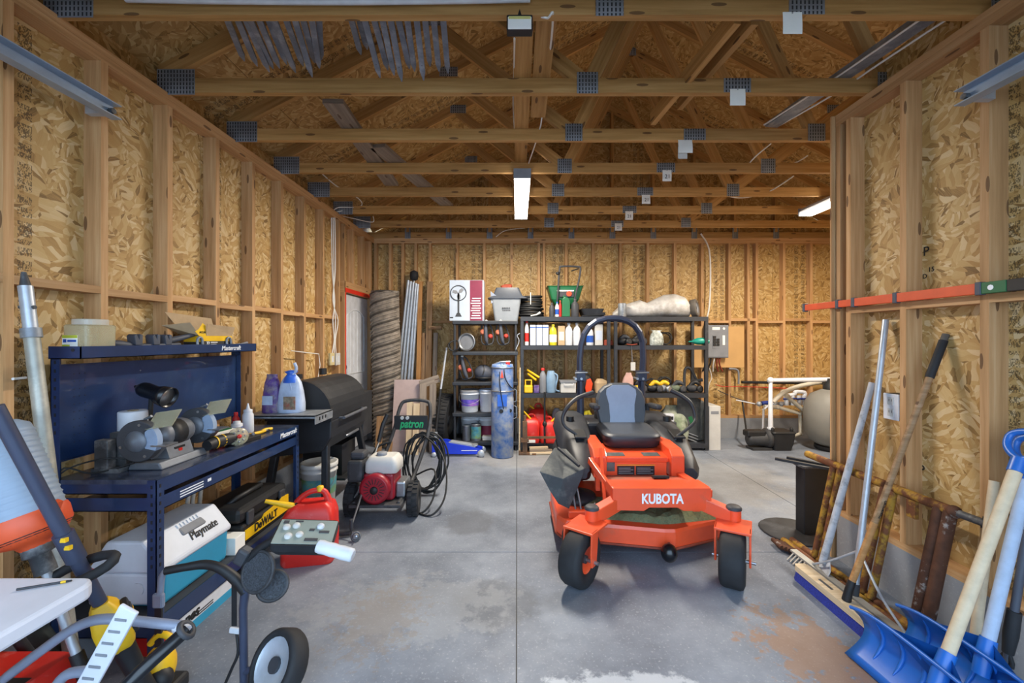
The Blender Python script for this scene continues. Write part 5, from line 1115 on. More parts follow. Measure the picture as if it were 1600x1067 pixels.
t = T('raised_pump_handle', 'black D-shaped tool handle standing up at the right of the third shelf', 'handle', (sx(1080), 5.7, z)); B().tube([(sx(1074), 5.7, z+.05), (sx(1075), 5.7, z+.30), (sx(1084), 5.7, z+.31), (sx(1092), 5.69, z+.17)], .02, 8, smooth=4).o('handle', 'dustblack', t); B().tube([(sx(1083), 5.66, z+.14), (sx(1098), 5.6, z+.17)], .022, 8).o('grip', 'dustblack', t)
cable('tangled_cable', 'tangled black cable on the left of the third shelf', (sx(1022), 5.7, z+.06), .09, loops=3, seed=6); cable('tangled_cable', 'tangled black cable arching over the middle of the third shelf', (sx(1043), 5.7, z+.05), .08, loops=3, seed=9, tall=.8); cable('tangled_cable', 'flat black cable run near the sander on the third shelf', (sx(1062), 5.62, z+.03), .09, loops=2, seed=12, tall=.35)
# ---- left unit: second shelf
z = 1.3115
rg_ = T('flood_light', 'round silver heater lamp lying on its side on the left shelving', 'lamp', (sx(729), 5.62, z)); cc_ = Vector((sx(729), 5.58, z+.125)); ax_ = Vector((-.25, -1, .05))
B().lathe([(.04, -.18), (.085, -.15), (.115, -.03), (.124, 0), (.12, .01), (.10, 0), (.09, -.02)], cc_, ax_, 28, True, False).o('housing', 'steel', rg_); B().lathe([(.095, -.015), (.001, -.012)], cc_, ax_, 28, True, False).o('lens', 'grey', rg_)
t = cable('lamp_cord', 'thin black cord looped at the left end of the second shelf', (sx(711), 5.5, z), .07, loops=2, seed=21, tall=.9)
def hacksaw(u, v, y, s, name, label, tilt=0):
    c = P(u, v, y); t = T(name, label, 'saw', (c.x, c.y, c.z-.14), 'orange and grey saws on the left shelving'); m = Matrix.Translation(c) @ Matrix.Rotation(tilt, 4, 'Y')
    q = lambda x, z_, dy=0: m @ Vector((x*s, dy, z_*s))
    B().tube([q(-.015, .15), q(-.06, .10), q(-.075, -.02), q(-.06, -.13), q(.06, -.13), q(.075, -.02), q(.05, .1), q(.015, .15)], .011, 6, smooth=3).o('frame', 'darkgrey', t)
    B().tube([q(0, .16, -.02), q(-.012, .06, -.035), q(-.012, -.08, -.035), q(0, -.13, -.02)], [.016, .026, .026, .014], 8, smooth=3).o('belt_guard', 'slate_plastic', t)
    B().lathe([(.026, 0), (.032, .02), (.014, .03)], q(.042, -.04), (0, -1, 0), 14).o('motor_cap', M('dull_red', '#b0392c', .6, var=.2), t); B().lathe([(.035, 0), (.04, .05), (.02, .06)], q(-.05, .02, .03), (0, -1, 0), 12).o('side_cap', M('dull_orange', '#b9694e', .6, var=.2), t); B().sph(q(0, .155, -.02), .022).o('knob', 'offwhite', t); return t
hacksaw(761, 521, 5.58, 1.05, 'portable_saw', 'orange and dark circular saw on the second shelf, left of the pair', R(-3)); hacksaw(785, 521, 5.58, 1.05, 'portable_saw', 'orange and dark circular saw on the second shelf, right of the pair', R(-8)); hacksaw(727, 575, 5.60, 1.05, 'portable_saw', 'orange and dark circular saw tilted on the third shelf', R(-14))
hm = T('hard_hat', 'dark blue rounded helmet on the third shelf beside the blue cylinder', 'helmet', (sx(755), 5.65, .9115)); B().sph((sx(755), 5.65, 1.02), (.125, .12, .11), 18, 12).o('shell', 'slate_plastic', hm); B().torus((sx(755), 5.65, .955), (0, 0, 1), .108, .014, 24, 6).o('rim', 'black', hm)
B().tube([(sx(755), 5.53, 1.0), (sx(757), 5.545, 1.06), (sx(755), 5.6, 1.12)], .01, 6, smooth=3).o('strap', 'black', hm)
# buckets
z = .5015
M('lab_purple', '#5a4fc0', .5, var=.4, scale=10, dirt='#b070b0', damt=.45); bucket((sx(734), 5.62, z), .128, .285, 'white', 'paint_pail', 'white paint pail with a blue and purple label on the left shelving', None, 'grey', True, 'lab_purple', (.3, .6))
bucket((sx(760), 5.64, z), .10, .29, 'white', 'white_pail', 'plain white pail behind the blue cylinder on the left shelving', None, 'bag_white', False)
z = .1215
bucket((sx(733), 5.78, z), .13, .30, 'white', 'lidded_pail', 'white lidded pail at the back of the lowest left shelf', None, 'white', False); bucket((sx(760), 5.75, z), .12, .30, 'white', 'red_band_pail', 'white pail with a dark red band on the lowest left shelf', None, None, False, 'maroon', (.1, .6))
can(sx(729), 5.58, z, .055, .20, 'steel', 'paint_tin', 'dull metal paint tin on the lowest left shelf, left of the two'); can(sx(744), 5.58, z, .068, .22, 'steel', 'stain_tin', 'paint tin with a pale green label on the lowest left shelf', 'label_multi')
carton(sx(754), sx(770), 5.56, .1, z, .055, 'offwhite', 'flat_carton', 'flat pale carton lying by the foot of the blue cylinder')
# ---- blue cylinder
M('tank_blue', '#3f6fb5', .55, var=.2, scale=4, dirt='#9aa0a8', damt=.49, dscale=8, bump=.15, bscale=30)
bc = T('blue_cylinder', 'tall scuffed blue steel cylinder standing before the left shelving', 'cylinder', (sx(785, 5.25), 5.25, 0)); cx = sx(785, 5.25); cy = 5.25
B().lathe([(.125, 0), (.14, .01), (.142, .74), (.138, .75), (.138, .78), (.142, .79), (.14, .83)], (cx, cy, 0), (0, 0, 1), 28).o('lower_tube', 'tank_blue', bc); B().lathe([(.138, .83), (.14, 1.12), (.13, 1.16), (.05, 1.17)], (cx, cy, 0), (0, 0, 1), 28).o('upper_tube', 'tank_blue', bc)
B().torus((cx, cy, .83), (0, 0, 1), .142, .009, 28, 6).o('clamp_ring', 'steel', bc); B().torus((cx, cy, 1.12), (0, 0, 1), .14, .008, 28, 6).o('clamp_ring', 'steel', bc)
for x, s in ((-.01, .026), (.10, .022)): B().cyl((cx+x, cy-math.sqrt(.142**2-x*x)-.004, .59), (cx+x, cy-.05, .59), s, 16).o('port', 'black', bc)
B().prism([(-.045, 0), (.07, 0), (.07, .14), (-.045, .14)], (cx-.01, cy-.149, .65), X_, Z_, (0, .015, 0)).o('label', 'bag_blue', bc); B().prism([(-.02, 0), (.02, 0), (.0, .1)], (cx-.0, cy-.149, 1.0), X_, Z_, (0, .015, 0)).o('warning_mark', 'orange', bc)
for z in (.47, .68): B().tube([(cx+.14, cy, z), (cx+.18, cy, z+.02), (cx+.18, cy, z+.15), (cx+.14, cy, z+.17)], .006, 6).o('side_handle', 'steel', bc)
B().tube([(cx-.02, cy-.10, 1.17), (cx-.03, cy-.15, 1.0), (cx-.01, cy-.155, .8), (cx+.02, cy-.15, .62)], .006, 6, smooth=4).o('hose', 'cable_black', bc); B().tube([(cx+.02, cy-.11, 1.17), (cx+.04, cy-.155, 1.0), (cx+.11, cy-.10, .88), (cx+.17, cy-.05, .86)], .007, 6, smooth=4).o('hose', 'cable_black', bc)
B().tube([(cx-.1, cy, 1.16), (cx-.02, cy-.02, 1.19), (cx+.1, cy, 1.19)], .014, 6).o('valve', 'steel', bc); B().cb((cx+.07, cy-.08, 1.17), (.05, .04, .05)).o('valve_knob', 'red', bc, bev=.01)
# ---- floor jack
M('jack_blue', '#1f3fd6', .35, var=.08)
jk = T('floor_jack', 'bright blue trolley jack on the floor in front of the tire', 'jack', (-.75, 5.3, 0)); 
for y in (5.22, 5.36): B().prism([(-1.07, .035), (-.46, .03), (-.44, .09), (-.6, .13), (-.84, .17), (-.9, .19), (-1.07, .185)], (0, y, 0), X_, Z_, (0, .012, 0)).o('side_plate', 'jack_blue', jk, bev=.003)
B().prism([(-.9, .14), (-.55, .10), (-.50, .13), (-.84, .185)], (0, 5.25, 0), X_, Z_, (0, .1, 0)).o('lift_arm', 'galv', jk, bev=.004); B().lathe([(.05, 0), (.055, .02), (.02, .025)], (-.55, 5.3, .12), (0, 0, 1), 16).o('saddle', 'grey', jk)
for x, r in ((-.45, .045), (-1.04, .03)):
    for y in (5.20, 5.385): B().lathe([(r*.3, -.015), (r, -.015), (r, .015), (r*.3, .015)], (x, y, r), (0, 1, 0), 16).o('wheel', 'galv', jk)
B().tube([(-1.05, 5.3, .15), (-1.04, 5.32, .29)], .025, 10).o('handle_socket', 'galv', jk); B().box(-.70, -.50, 5.2175, 5.2195, .075, .083).o('stripe', 'letter_white', jk)
jh = T('jack_handle', 'long jack handle, silver above and black below, leaning by the tire', 'handle', (-1.03, 5.33, .26)); B().tube([(-1.04, 5.325, .27), (-1.0, 5.45, .82)], .016, 8).o('grip', 'black', jh); B().tube([(-1.0, 5.45, .82), (-.945, 5.58, 1.36)], .014, 8).o('shaft', 'galv', jh)
ti = T('spare_tire', 'worn black tire standing on edge beside the left shelving', 'tire', (-1.0, 5.8, 0)); b = wheel(ti, (-1.0, 5.80, .355), (1, -.10, -.06), .355, .21, .21, rmat='dusty', tread=40, flat=.8)
# ---- stuff in the corner by the side door
M('matted', '#8a8074', .9, var=.35, scale=14, bump=.6, bscale=40); M('matted2', '#4f4840', .9, var=.3, scale=14)
rl_ = T('mesh_roll', 'tall roll of matted grey-brown fibre mesh in the far left corner', 'roll', (-1.79, 5.8, 0)); n = 26; rings = []
for k in range(n+1):
    z = 2.14*k/n; rings.append([Vector((-1.79-.05*z/2+.19*(1+.035*math.sin(7*a-9*z)+.03*math.sin(3*a+z*5))*math.cos(a), 5.80+.17*math.sin(a), z)) for a in [2*math.pi*i/24 for i in range(24)]])
core = B().loft(rings, True, True).o('core', 'matted', rl_); q = random.Random(11)
for k in range(44):
    z0 = -.12+k*.051; pts = []
    for i in range(9):
        a = R(190+20*i); z = z0+.020*i; z = min(max(z, .012), 2.13); r = .197+.006*math.sin(i*2.3+k)
        pts.append((-1.79-.05*z/2+r*math.cos(a), 5.80+.175*math.sin(a), z))
    B().tube(pts, .013+.004*q.random(), 5).o('strand', ('matted', 'matted2', 'greywood')[k % 3] if k % 3 != 2 else 'matted', rl_)
for k, (ut, ub) in enumerate(((638, 620), (642, 627), (646, 633), (650, 640), (653, 646))):
    a = P(ut, 438+1.5*k, 6.10); b_ = P(ub-9, 690, 6.08); b_.z = .0; tag(B().tube([b_, a], .021, 10).o('conduit_pipe', 'galv'), 'silver conduit pipe leaning in the corner, %s of five from the left' % ('first', 'second', 'third', 'fourth', 'last')[k], 'pipe', 'silver conduit pipes in the corner')
br_ = T('chimney_brush', 'black bristle brush poking above the silver pipes', 'brush', (-1.5, 6.1, 2.2)); c_ = P(647, 430, 6.12); B().tube([c_+Vector((0, 0, -.15)), c_], .012, 6).o('rod', 'steel', br_); B().lathe([(.02, -.08), (.055, -.06), (.065, 0), (.055, .05), (.01, .07)], c_, (0, 0, 1), 14).o('bristles', 'rubber', br_)
for k, (u, v0, w, m_) in enumerate(((657, 440, .06, 'handle'), (664, 520, .07, 'oldwood'), (672, 440, .08, 'oldwood'), (681, 520, .06, 'greywood'))):
    a = P(u, v0, 6.14); tag(B().beam((a.x-.02, 6.02, 0), (a.x, 6.14, a.z), w, .03, (0, 1, 0)).o('loose_board', m_), ('yellowish board with a square top right of the pipes', 'short brown board right of the pipes', 'tall brown board beside the stud', 'short grey board nearest the tire')[k], 'board', 'boards leaning on the back wall')
tag(B().beam((P(676, 512, 6.1).x-.05, 6.09, P(676, 512, 6.1).z), (P(690, 512, 6.1).x, 6.09, P(676, 512, 6.1).z), .06, .05).o('wood_cleat', 'oldwood'), 'short wooden cleat fixed across the leaning boards', 'cleat')
tag(B().beam((-1.46, 5.46, 0), (-1.46, 5.60, .93), .38, .014, (0, 1, 0)).o('plywood_sheet', M('ply_pink', '#b7a3a0', .6, var=.08)), 'pinkish grey plywood offcut leaning in the corner', 'plywood')
for k, (u, v0) in enumerate(((641, 628), (651, 630), (594, 650), (609, 690))):
    a = P(u, v0, 5.40-.02*k); tag(B().beam((a.x, a.y-.08, 0), (a.x, a.y, a.z), .075, .03, (0, 1, 0)).o('wood_offcut', 'palewood' if k < 2 else 'oldwood'), ('pale short offcut before the plywood, left of the pair', 'pale short offcut before the plywood, right of the pair', 'brown offcut standing before the mesh roll', 'tiny brown offcut on the floor before the mesh roll')[k], 'board', 'wood offcuts in the corner')
fs_ = T('folded_sawhorse', 'grey weathered folded sawhorse standing upright in the corner', 'sawhorse', (-1.17, 5.5, 0))
for x in (-1.235, -1.105): B().beam((x, 5.44, 0), (x-.01, 5.52, .88), .085, .035, (0, 1, 0)).o('leg', 'greywood', fs_)
B().beam((-1.29, 5.53, .87), (-1.05, 5.60, .95), .05, .10, (0, 0, 1)).o('top_rail', 'greywood', fs_); B().beam((-1.28, 5.50, .62), (-1.06, 5.50, .62), .03, .05).o('cross_rail', 'greywood', fs_)
# ---- floor level of the middle unit: fuel cans, post
def fuelcan(x, y, s, label, name='fuel_can', spout=(-.12, .10)):
    t = T(name, label, 'fuel can', (x, y, .0915), 'red fuel cans under the shelving'); z0 = .0915
    B().loft([[Vector((x+a*k, y+b_*k, z0+z*s)) for a, b_ in rr(.10*s, .12*s, 5, .04*s)] for z, k in ((0, .95), (.02, 1.0), (.2, 1.0), (.26, .8), (.28, .45))], True, True).o('tank', 'can_red', t)
    B().tube([(x-.04, y, z0+.26*s), (x-.03, y, z0+.31*s), (x+.04, y, z0+.31*s), (x+.06, y, z0+.24*s)], .014, 8, smooth=3).o('handle', 'can_red', t)
    B().tube([(x+.02, y-.06, z0+.24*s), (x+spout[0], y-.08, z0+.24*s+spout[1])], [.016, .011], 8).o('spout', 'yellow', t); return t
fuelcan(sx(830), 5.66, 1.15, 'red fuel can with a yellow spout at the left under the middle shelving', spout=(-.10, .14)); fuelcan(sx(856), 5.64, 1.05, 'red fuel can right of the iron post under the middle shelving', spout=(.14, .12)); fuelcan(sx(842), 5.86, 1.5, 'dark red fuel can at the back under the middle shelving', spout=(-.12, .1))
tag(B().box(sx(822), sx(836), 5.52, 5.528, .10, .14).o('label_card', 'paper'), 'small white card in front of the left fuel can', 'card')
clutter('blue_sprayer', 'grey-blue sprayer jumble behind the red fuel cans', 'sprayer', sx(868), 5.8, .2, ['jug_blue', 'grey', 'grey'], hh=.3); tag(B().box(sx(862), sx(876), 5.72, 5.9, .092, .30).o('storage_crate', 'darkgrey', bev=.01), 'dark crate at floor level behind the right fuel can', 'crate')
ps = T('iron_post_stand', 'rusty iron post stand on the floor before the middle shelving', 'stand', (.12, 5.38, 0)); M('rusty', '#5d4a3c', .8, .2, .3, 14, dirt='#7d5a40', damt=.45, dscale=12)
B().box(.02, .24, 5.28, 5.42, 0, .025).o('base', 'rusty', ps); B().box(.07, .13, 5.32, 5.38, .025, .42).o('post', 'rusty', ps, bev=.004); B().box(.05, .15, 5.3, 5.4, .16, .2).o('collar', 'rusty', ps); B().cyl((.1, 5.35, .42), (.1, 5.35, .50), .02, 10).o('pin', 'rusty', ps)
tag(B().beam((.12, 5.44, .19), (.55, 5.44, .19), .04, .025).o('steel_bar', 'rusty'), 'rusty flat bar lying across in front of the fuel cans', 'bar')
for k in range(3): tag(B().beam((.16, 5.30+.05*k, .02+.022*k), (.50-.05*k, 5.33+.05*k, .02+.022*k), .045, .022).o('scrap_board', ('palewood', 'greywood', 'palewood')[k]), 'pale scrap board on the floor before the middle shelving, %s of three' % ('lowest', 'middle', 'uppermost')[k], 'board', 'scrap boards before the shelving')
pp_ = T('pump_rod', 'thin black iron rod standing among the red fuel cans', 'rod', (sx(850), 5.46, 0)); B().tube([(sx(850), 5.47, 0), (sx(850), 5.47, .78)], .013, 8).o('rod', 'black', pp_); B().sph((sx(850), 5.47, .36), (.03, .03, .04)).o('collar', 'black', pp_)
tag(B().tube([(sx(811.5), 5.44, 0), (sx(812.5), 5.49, 1.1)], .010, 7).o('broom_stick', 'palewood'), 'pale wooden stick between the left and middle shelving', 'stick')
tag(B().tube([(sx(806), 5.46, 1.34), (sx(811), 5.47, 1.45), (sx(808), 5.47, 1.52), (sx(812), 5.47, 1.55)], .006, 5, smooth=3).o('hook_chain', 'galv'), 'short chain hanging between the shelving posts', 'chain')
# ---- floor level of the right unit
M('plastic_green', '#7d8a70', .6, var=.4, scale=14, dirt='#c2c4b4', damt=.45)
t = T('seed_bag', 'grey and green plastic sack slumped under the right shelving', 'sack', (sx(1057), 5.66, .0915)); bag(t, (sx(1055), 5.70, .0915), .38, .28, .48, 'plastic_green', 0, .5); B().cb((sx(1077), 5.545, .40), (.05, .01, .09), (0, R(-20), 0)).o('green_label', 'green', t)
carton(sx(1037), sx(1050), 5.52, .1, .38, .10, 'white', 'white_box', 'small white box among the clutter under the right shelving', None, 'ink')
tag(B().box(sx(1028), sx(1053), 5.50, 5.68, .0915, .379).o('tool_chest', 'darkgrey', bev=.01), 'dark plastic chest under the small white box', 'chest')
clutter('black_pump', 'dark pump jumble on the floor at the far right of the seat', 'pump', sx(1019), 5.72, .0915, ['black', 'dustblack', 'darkgrey'], hh=.32)
t = T('brown_ball', 'brown leather ball glove beside the small white box', 'glove', (sx(1025), 5.56, .38)); B().sph((sx(1022), 5.56, .43), (.055, .05, .05)).o('palm', 'rusty', t)
tag(B().tube([(sx(875), 5.6, .32), (sx(884), 5.62, .45), (sx(892), 5.62, .40), (sx(898), 5.6, .3)], .02, 7, smooth=3).o('yellow_strap', 'yellow'), 'yellow strap in the clutter left of the mower seat', 'strap')
for k, (u, c1) in enumerate(((890, ['darkgrey', 'toolgreen', 'grey']), (915, ['toolgreen', 'limeyellow', 'darkgrey']))): clutter('garden_tool_heap', ('dark', 'greenish')[k]+' garden tool jumble at floor level behind the mower fender', 'garden tools', sx(u), 5.68, .0915, c1, hh=.4)
pnl_ = T('leaning_sheet', 'grey plastic sheet leaning at the right end of the shelving', 'sheet', (sx(1088), 5.6, 0)); B().prism([(0, .1), (.20, .0), (.30, .02), (.30, .52), (.0, .70)], (2.16, 5.62, .092), X_, Z_, (.1, .03, 0)).o('sheet', 'm_flap', pnl_)
for k in range(3): B().tube([(2.2, 5.615, .25-.04*k), (2.44, 5.615, .16-.04*k)], .008, 5).o('rib', 'grey', pnl_)
cb_ = T('long_carton', 'tall narrow pale carton standing right of the shelving', 'box', (2.62, 5.6, 0)); B().box(sx(1108, 5.52), sx(1126, 5.52), 5.52, 5.95, 0, .585).o('carton', 'offwhite', cb_, bev=.004); B().box(sx(1111, 5.52), sx(1123, 5.52), 5.5185, 5.5195, .48, .52).o('print', 'grey', cb_)
# ================================================================== pool equipment in the right bay
M('pvc', '#d9dce2', .35, var=.05); M('pvc_old', '#c6bfae', .45, var=.1); M('tank_grey', '#7d7b75', .55, var=.1, scale=4); M('union_blue', '#2b3f8a', .4)
def elbow_pipe(pts, r, t, mat='pvc', nm='pipe', coll=True):
    o_ = B().tube(pts, r, 12).o(nm, mat, t)
    if coll:
        for p in pts[1:-1]: B().sph(p, r*1.32, 12, 8).o('elbow', mat, o_)
    return o_
pv = T('pool_pump', 'black pool pump with a motor on the floor of the right bay', 'pump', (3.42, 5.65, 0)); py = 5.6
px0 = lambda u: (u-VX)*py/F
def sq2(cx, cy, z, w, d, r=.03): return [Vector((cx+x, cy+y, z)) for x, y in rr(w, d, 4, r)]
B().loft([sq2(px0(1216), py, .0, .115, .11), sq2(px0(1217), py, .10, .135, .12), sq2(px0(1217), py, .22, .15, .13), sq2(px0(1217), py, .235, .16, .14), sq2(px0(1217), py, .25, .15, .13)], True, False).o('strainer_pot', 'black', pv, bev=.006)
for dx in (-.12, .13): B().lathe([(.02, 0), (.022, .03), (.01, .05)], (px0(1217)+dx, py-.06, .25), (0, 0, 1), 8).o('lid_knob', 'black', pv)
B().lathe([(.05, 0), (.085, .02), (.09, .2), (.1, .22), (.1, .26)], (px0(1167), py, .13), (1, 0, 0), 18).o('motor', 'dustblack', pv); B().box(px0(1164), px0(1193), py-.07, py+.07, .17, .255).o('wiring_cover', 'black', pv, bev=.02)
B().box(px0(1170), px0(1200), py-.1, py+.08, .0, .03).o('foot', 'dustblack', pv); B().lathe([(.10, 0), (.13, .02), (.13, .06), (.09, .08)], (px0(1194), py, .14), (1, 0, 0), 18).o('volute', 'dustblack', pv)
pw_ = T('pvc_pipe_loop', 'white PVC plumbing rising from the pump and running right', 'pipes', (3.4, 5.6, .25)); py2 = 5.6
def pp3(*a): return [P(u, v, y) for u, v, y in a]
elbow_pipe(pp3((1204, 671, 5.6), (1204, 594, 5.6), (1306, 593, 5.6), (1345, 593, 5.6)), .032, pw_); q_ = P(1204, 670, 5.6); B().cyl(q_+Vector((0, 0, -.03)), q_+Vector((0, 0, .02)), .044, 14).o('union', 'pvc', pw_)
B().tube(pp3((1208, 628, 5.75), (1225, 613, 5.75), (1250, 603, 5.75), (1282, 597, 5.75)), .03, 12, smooth=5).o('flexible_pipe', 'pvc_old', pw_)
elbow_pipe(pp3((1222, 611, 5.85), (1230, 619, 5.85), (1266, 651, 5.85), (1305, 649, 5.85)), .028, pw_, 'pvc_old')
elbow_pipe(pp3((1194, 635, 5.9), (1215, 636, 5.9), (1250, 646, 5.9), (1251, 678, 5.9), (1236, 682, 5.7)), .026, pw_, 'pvc_old')
elbow_pipe(pp3((1192, 690, 5.75), (1193, 640, 5.8), (1200, 634, 5.85)), .014, pw_, 'pvc')
mf = T('valve_manifold', 'row of chrome and blue valves with white pipe loops behind the pump', 'valves', (3.6, 6.05, .7)); B().tube(pp3((1186, 631, 6.0), (1245, 630, 6.0)), .026, 12).o('header', 'steel', mf)
for u in (1186, 1209, 1221): B().sph(P(u, 631, 5.98), .036).o('ball', 'galv', mf)
for u in (1229, 1239, 1249, 1257): B().tube(pp3((u, 633, 5.98), (u-1, 618, 5.98)), .03, 12).o('valve_body', 'pvc', mf); B().tube(pp3((u-5, 623.5, 5.95), (u+5, 622.5, 5.95)), .012, 8).o('valve_handle', 'union_blue', mf)
B().tube(pp3((1229, 618, 5.98), (1241, 616, 5.98), (1243, 612, 5.98), (1257, 613, 5.98), (1257, 620, 5.98)), .027, 10, smooth=3).o('loop', 'pvc', mf); B().tube(pp3((1190, 630, 5.98), (1200, 629, 5.98)), .03, 10).o('union', 'union_blue', mf)
elbow_pipe(pp3((1180, 631, 5.98), (1165, 628, 6.05), (1150, 625, 6.1)), .008, mf, 'pvc', 'supply_pipe', False)
tk = T('sand_filter_tank', 'grey pool filter tank cut off by the partition', 'tank', (4.1, 5.6, 0)); tx, ty = 4.20, 5.55
B().lathe([(.17, 0), (.2, .02), (.2, .06)], (tx, ty, 0), (0, 0, 1), 28).o('foot', 'black', tk); B().lathe([(.15, .06), (.25, .12), (.31, .25), (.325, .45), (.31, .62), (.24, .74), (.12, .80), (.08, .81)], (tx, ty, 0), (0, 0, 1), 36).o('shell', 'tank_grey', tk); B().lathe([(.1, .80), (.1, .88), (.06, .90), (.05, .95)], (tx, ty, 0), (0, 0, 1), 20).o('multiport_valve', 'black', tk)
m_ = Vector((-.45, -.89, 0)).normalized(); B().cb(Vector((tx, ty, .44))+m_*.325, (.16, .012, .17), (0, 0, R(-27))).o('label_plate', 'grey', tk); B().cb(Vector((tx, ty, .51))+m_*.332, (.15, .006, .035), (0, 0, R(-27))).o('label_head', 'ink', tk)
tag(B().tube(pp3((1159, 597, 6.178), (1230, 598, 6.178), (1330, 599, 6.178)), .021, 10).o('black_pipe', 'black'), 'black pipe running along the back wall behind the white plumbing', 'pipe')
tag(B().tube(pp3((1118, 601, 6.15), (1132, 604, 6.15), (1160, 604, 6.15), (1240, 607, 6.15)), .006, 6, smooth=3).o('red_water_line', 'red'), 'thin red water line sagging across the back wall studs', 'pipe')
tag(B().tube(pp3((1160, 628, 6.1), (1163, 650, 6.0), (1166, 672, 5.75), (1168, 692, 5.6)), .012, 7, smooth=4).o('motor_cable', 'cable_black'), 'black cable dropping along the curb to the pump motor', 'cable')
tag(B().tube(pp3((1122, 610, 6.2), (1150, 622, 6.2), (1182, 632, 6.1)), .007, 6, smooth=3).o('grey_wire', 'darkgrey'), 'thin grey wire slanting down the back wall to the valves', 'wire')
# ---- electrical panel
ep = T('electrical_panel', 'grey electrical breaker panel mounted on a plywood board', 'electrical panel', (3.0, 6.1, 1.1)); M('ply', '#c49a62', .6, var=.08, scale=3)
a, b_ = P(1079, 510, 6.19), P(1162, 574, 6.19); B().box(a.x, b_.x, 6.175, 6.195, b_.z, a.z).o('backboard', 'ply', ep)
a, b_ = P(1103, 508, 6.09), P(1138, 559, 6.09); bx_ = B().box(a.x, b_.x, 6.08, 6.174, b_.z, a.z).o('cabinet', 'grey', ep, bev=.006); B().box(a.x+.012, b_.x-.012, 6.072, 6.08, b_.z+.012, a.z-.012).o('door', 'grey', bx_, bev=.003)
cx, cz = (a.x+b_.x)/2, (a.z+b_.z)/2; B().box(cx-.075, cx+.03, 6.068, 6.073, cz-.10, cz+.09).o('breaker_window', 'grey', bx_)
for k in range(5):
    for s in (0, 1):
        if (k, s) in ((4, 1), (0, 1), (0, 0)): continue
        B().box(cx-.07+s*.05, cx-.028+s*.05, 6.06, 6.07, cz-.10+k*.037, cz-.068+k*.037).o('breaker', 'black', bx_)
B().box(cx+.07, cx+.105, 6.069, 6.072, cz-.05, cz+.09).o('circuit_card', 'paper', bx_); B().box(cx-.08, cx+.03, 6.069, 6.072, a.z-.07, a.z-.03).o('label', 'paper', bx_); B().cyl((cx+.09, 6.072, a.z-.05), (cx+.09, 6.068, a.z-.05), .018, 10).o('seal', 'paper', bx_)
for k, (u, m) in enumerate(((1106, 'cable_black'), (1111, 'cable_black'), (1116, 'cable_white'), (1121, 'rust_red'), (1125, 'rust_red'))):
    B().tube(pp3((u, 559, 6.12), (u-1, 566, 6.12), (u-4+k, 572, 6.15), (u-8+3*k, 580, 6.19)), .011, 6, smooth=3).o('feed_cable', m, ep)
tag(B().tube(pp3((1095, 365, 6.17), (1108, 390, 6.17), (1110, 440, 6.17), (1108, 480, 6.17), (1104, 500, 6.17), (1106, 508, 6.12)), .012, 7, smooth=4).o('service_cable', 'cable_white'), 'white cable running down the back wall stud to the electrical panel', 'cable')
tag(B().tube(pp3((1108, 574, 6.17), (1112, 590, 6.17), (1107, 604, 6.17), (1105, 640, 6.17)), .006, 6, smooth=4).o('loose_wire', 'cable_white'), 'loose white wire hanging below the electrical panel', 'wire')
tag(B().tube(pp3((1139, 576, 6.18), (1150, 577, 6.18), (1154, 582, 6.18), (1154, 600, 6.18)), .014, 8, smooth=4).o('bent_conduit', 'grey'), 'bent grey conduit under the plywood board', 'conduit')
# ================================================================== things leaning on the right partition
orl = T('orange_rail', 'long orange rail with black and green end resting along the right partition', 'rail', (2.12, 2.4, 1.68)); M('rail_orange', '#d8552c', .45, var=.1)
zr = 1.705; xr = 2.135
for y0, y1, m, w in ((1.90, 2.62, 'rail_orange', .05), (2.60, 3.06, 'rail_orange', .044), (1.79, 1.90, 'green', .052), (1.2, 1.79, 'black', .052)): B().box(xr-.03, xr-.006, y0, y1, zr-w/2, zr+w/2).o('segment', m, orl, bev=.003)
for y in (3.055, 2.74, 2.61, 2.32, 1.90): B().box(xr-.034, xr-.004, y-.012, y+.012, zr-.03, zr+.03).o('clip', 'slate_plastic', orl, bev=.003)
for y in (1.85, 1.7, 1.6): B().cyl((xr-.031, y, zr), (xr-.0295, y, zr), .012, 10).o('vial', 'letter_white', orl)
ot = T('wall_outlet', 'white double wall outlet with a dark back box on the right partition', 'outlet', (2.2, 2.42, 1.07)); oy, oz = 2.40, 1.085; B().box(2.165, 2.238, oy-.05, oy+.045, oz-.075, oz+.075).o('back_box', 'black', ot); pl_ = B().box(2.155, 2.165, oy-.05, oy+.05, oz-.075, oz+.075).o('plate', 'white', ot, bev=.004)
for s in (-1, 1):
    B().box(2.1525, 2.156, oy-.02, oy+.02, oz+s*.033-.022, oz+s*.033+.022).o('socket', 'offwhite', pl_, bev=.003)
    for d in (-.008, .008): B().box(2.152, 2.1527, oy+d-.0015, oy+d+.0015, oz+s*.033-.002, oz+s*.033+.012).o('slot', 'ink', pl_)
# push broom
pb = T('push_broom', 'wide push broom with a wooden block and blue bristles leaning on the partition', 'broom', (1.74, 2.25, 0))
def bring(x0, x1, y0, y1, z): 
    return [Vector((x, y, z)) for x, y in ((x0, y0+.03), (x0+.01, y0+.005), (x1-.01, y0+.005), (x1, y0+.03), (x1, y1-.03), (x1-.01, y1-.005), (x0+.01, y1-.005), (x0, y1-.03))]
hd = B().loft([bring(1.705, 1.785, 1.97, 2.575, .055), bring(1.705, 1.785, 1.97, 2.575, .09)], True, False).o('block', 'palewood', pb, bev=.006); B().loft([bring(1.70, 1.79, 1.97, 2.575, 0), bring(1.712, 1.778, 1.975, 2.57, .056)], True, False).o('bristles', M('bristle', '#22308a', .8, var=.3, scale=120, bump=.8, bscale=160), pb)
B().box(1.735, 1.75, 2.30, 2.40, .089, .0915).o('block_slot', 'darkgrey', hd)
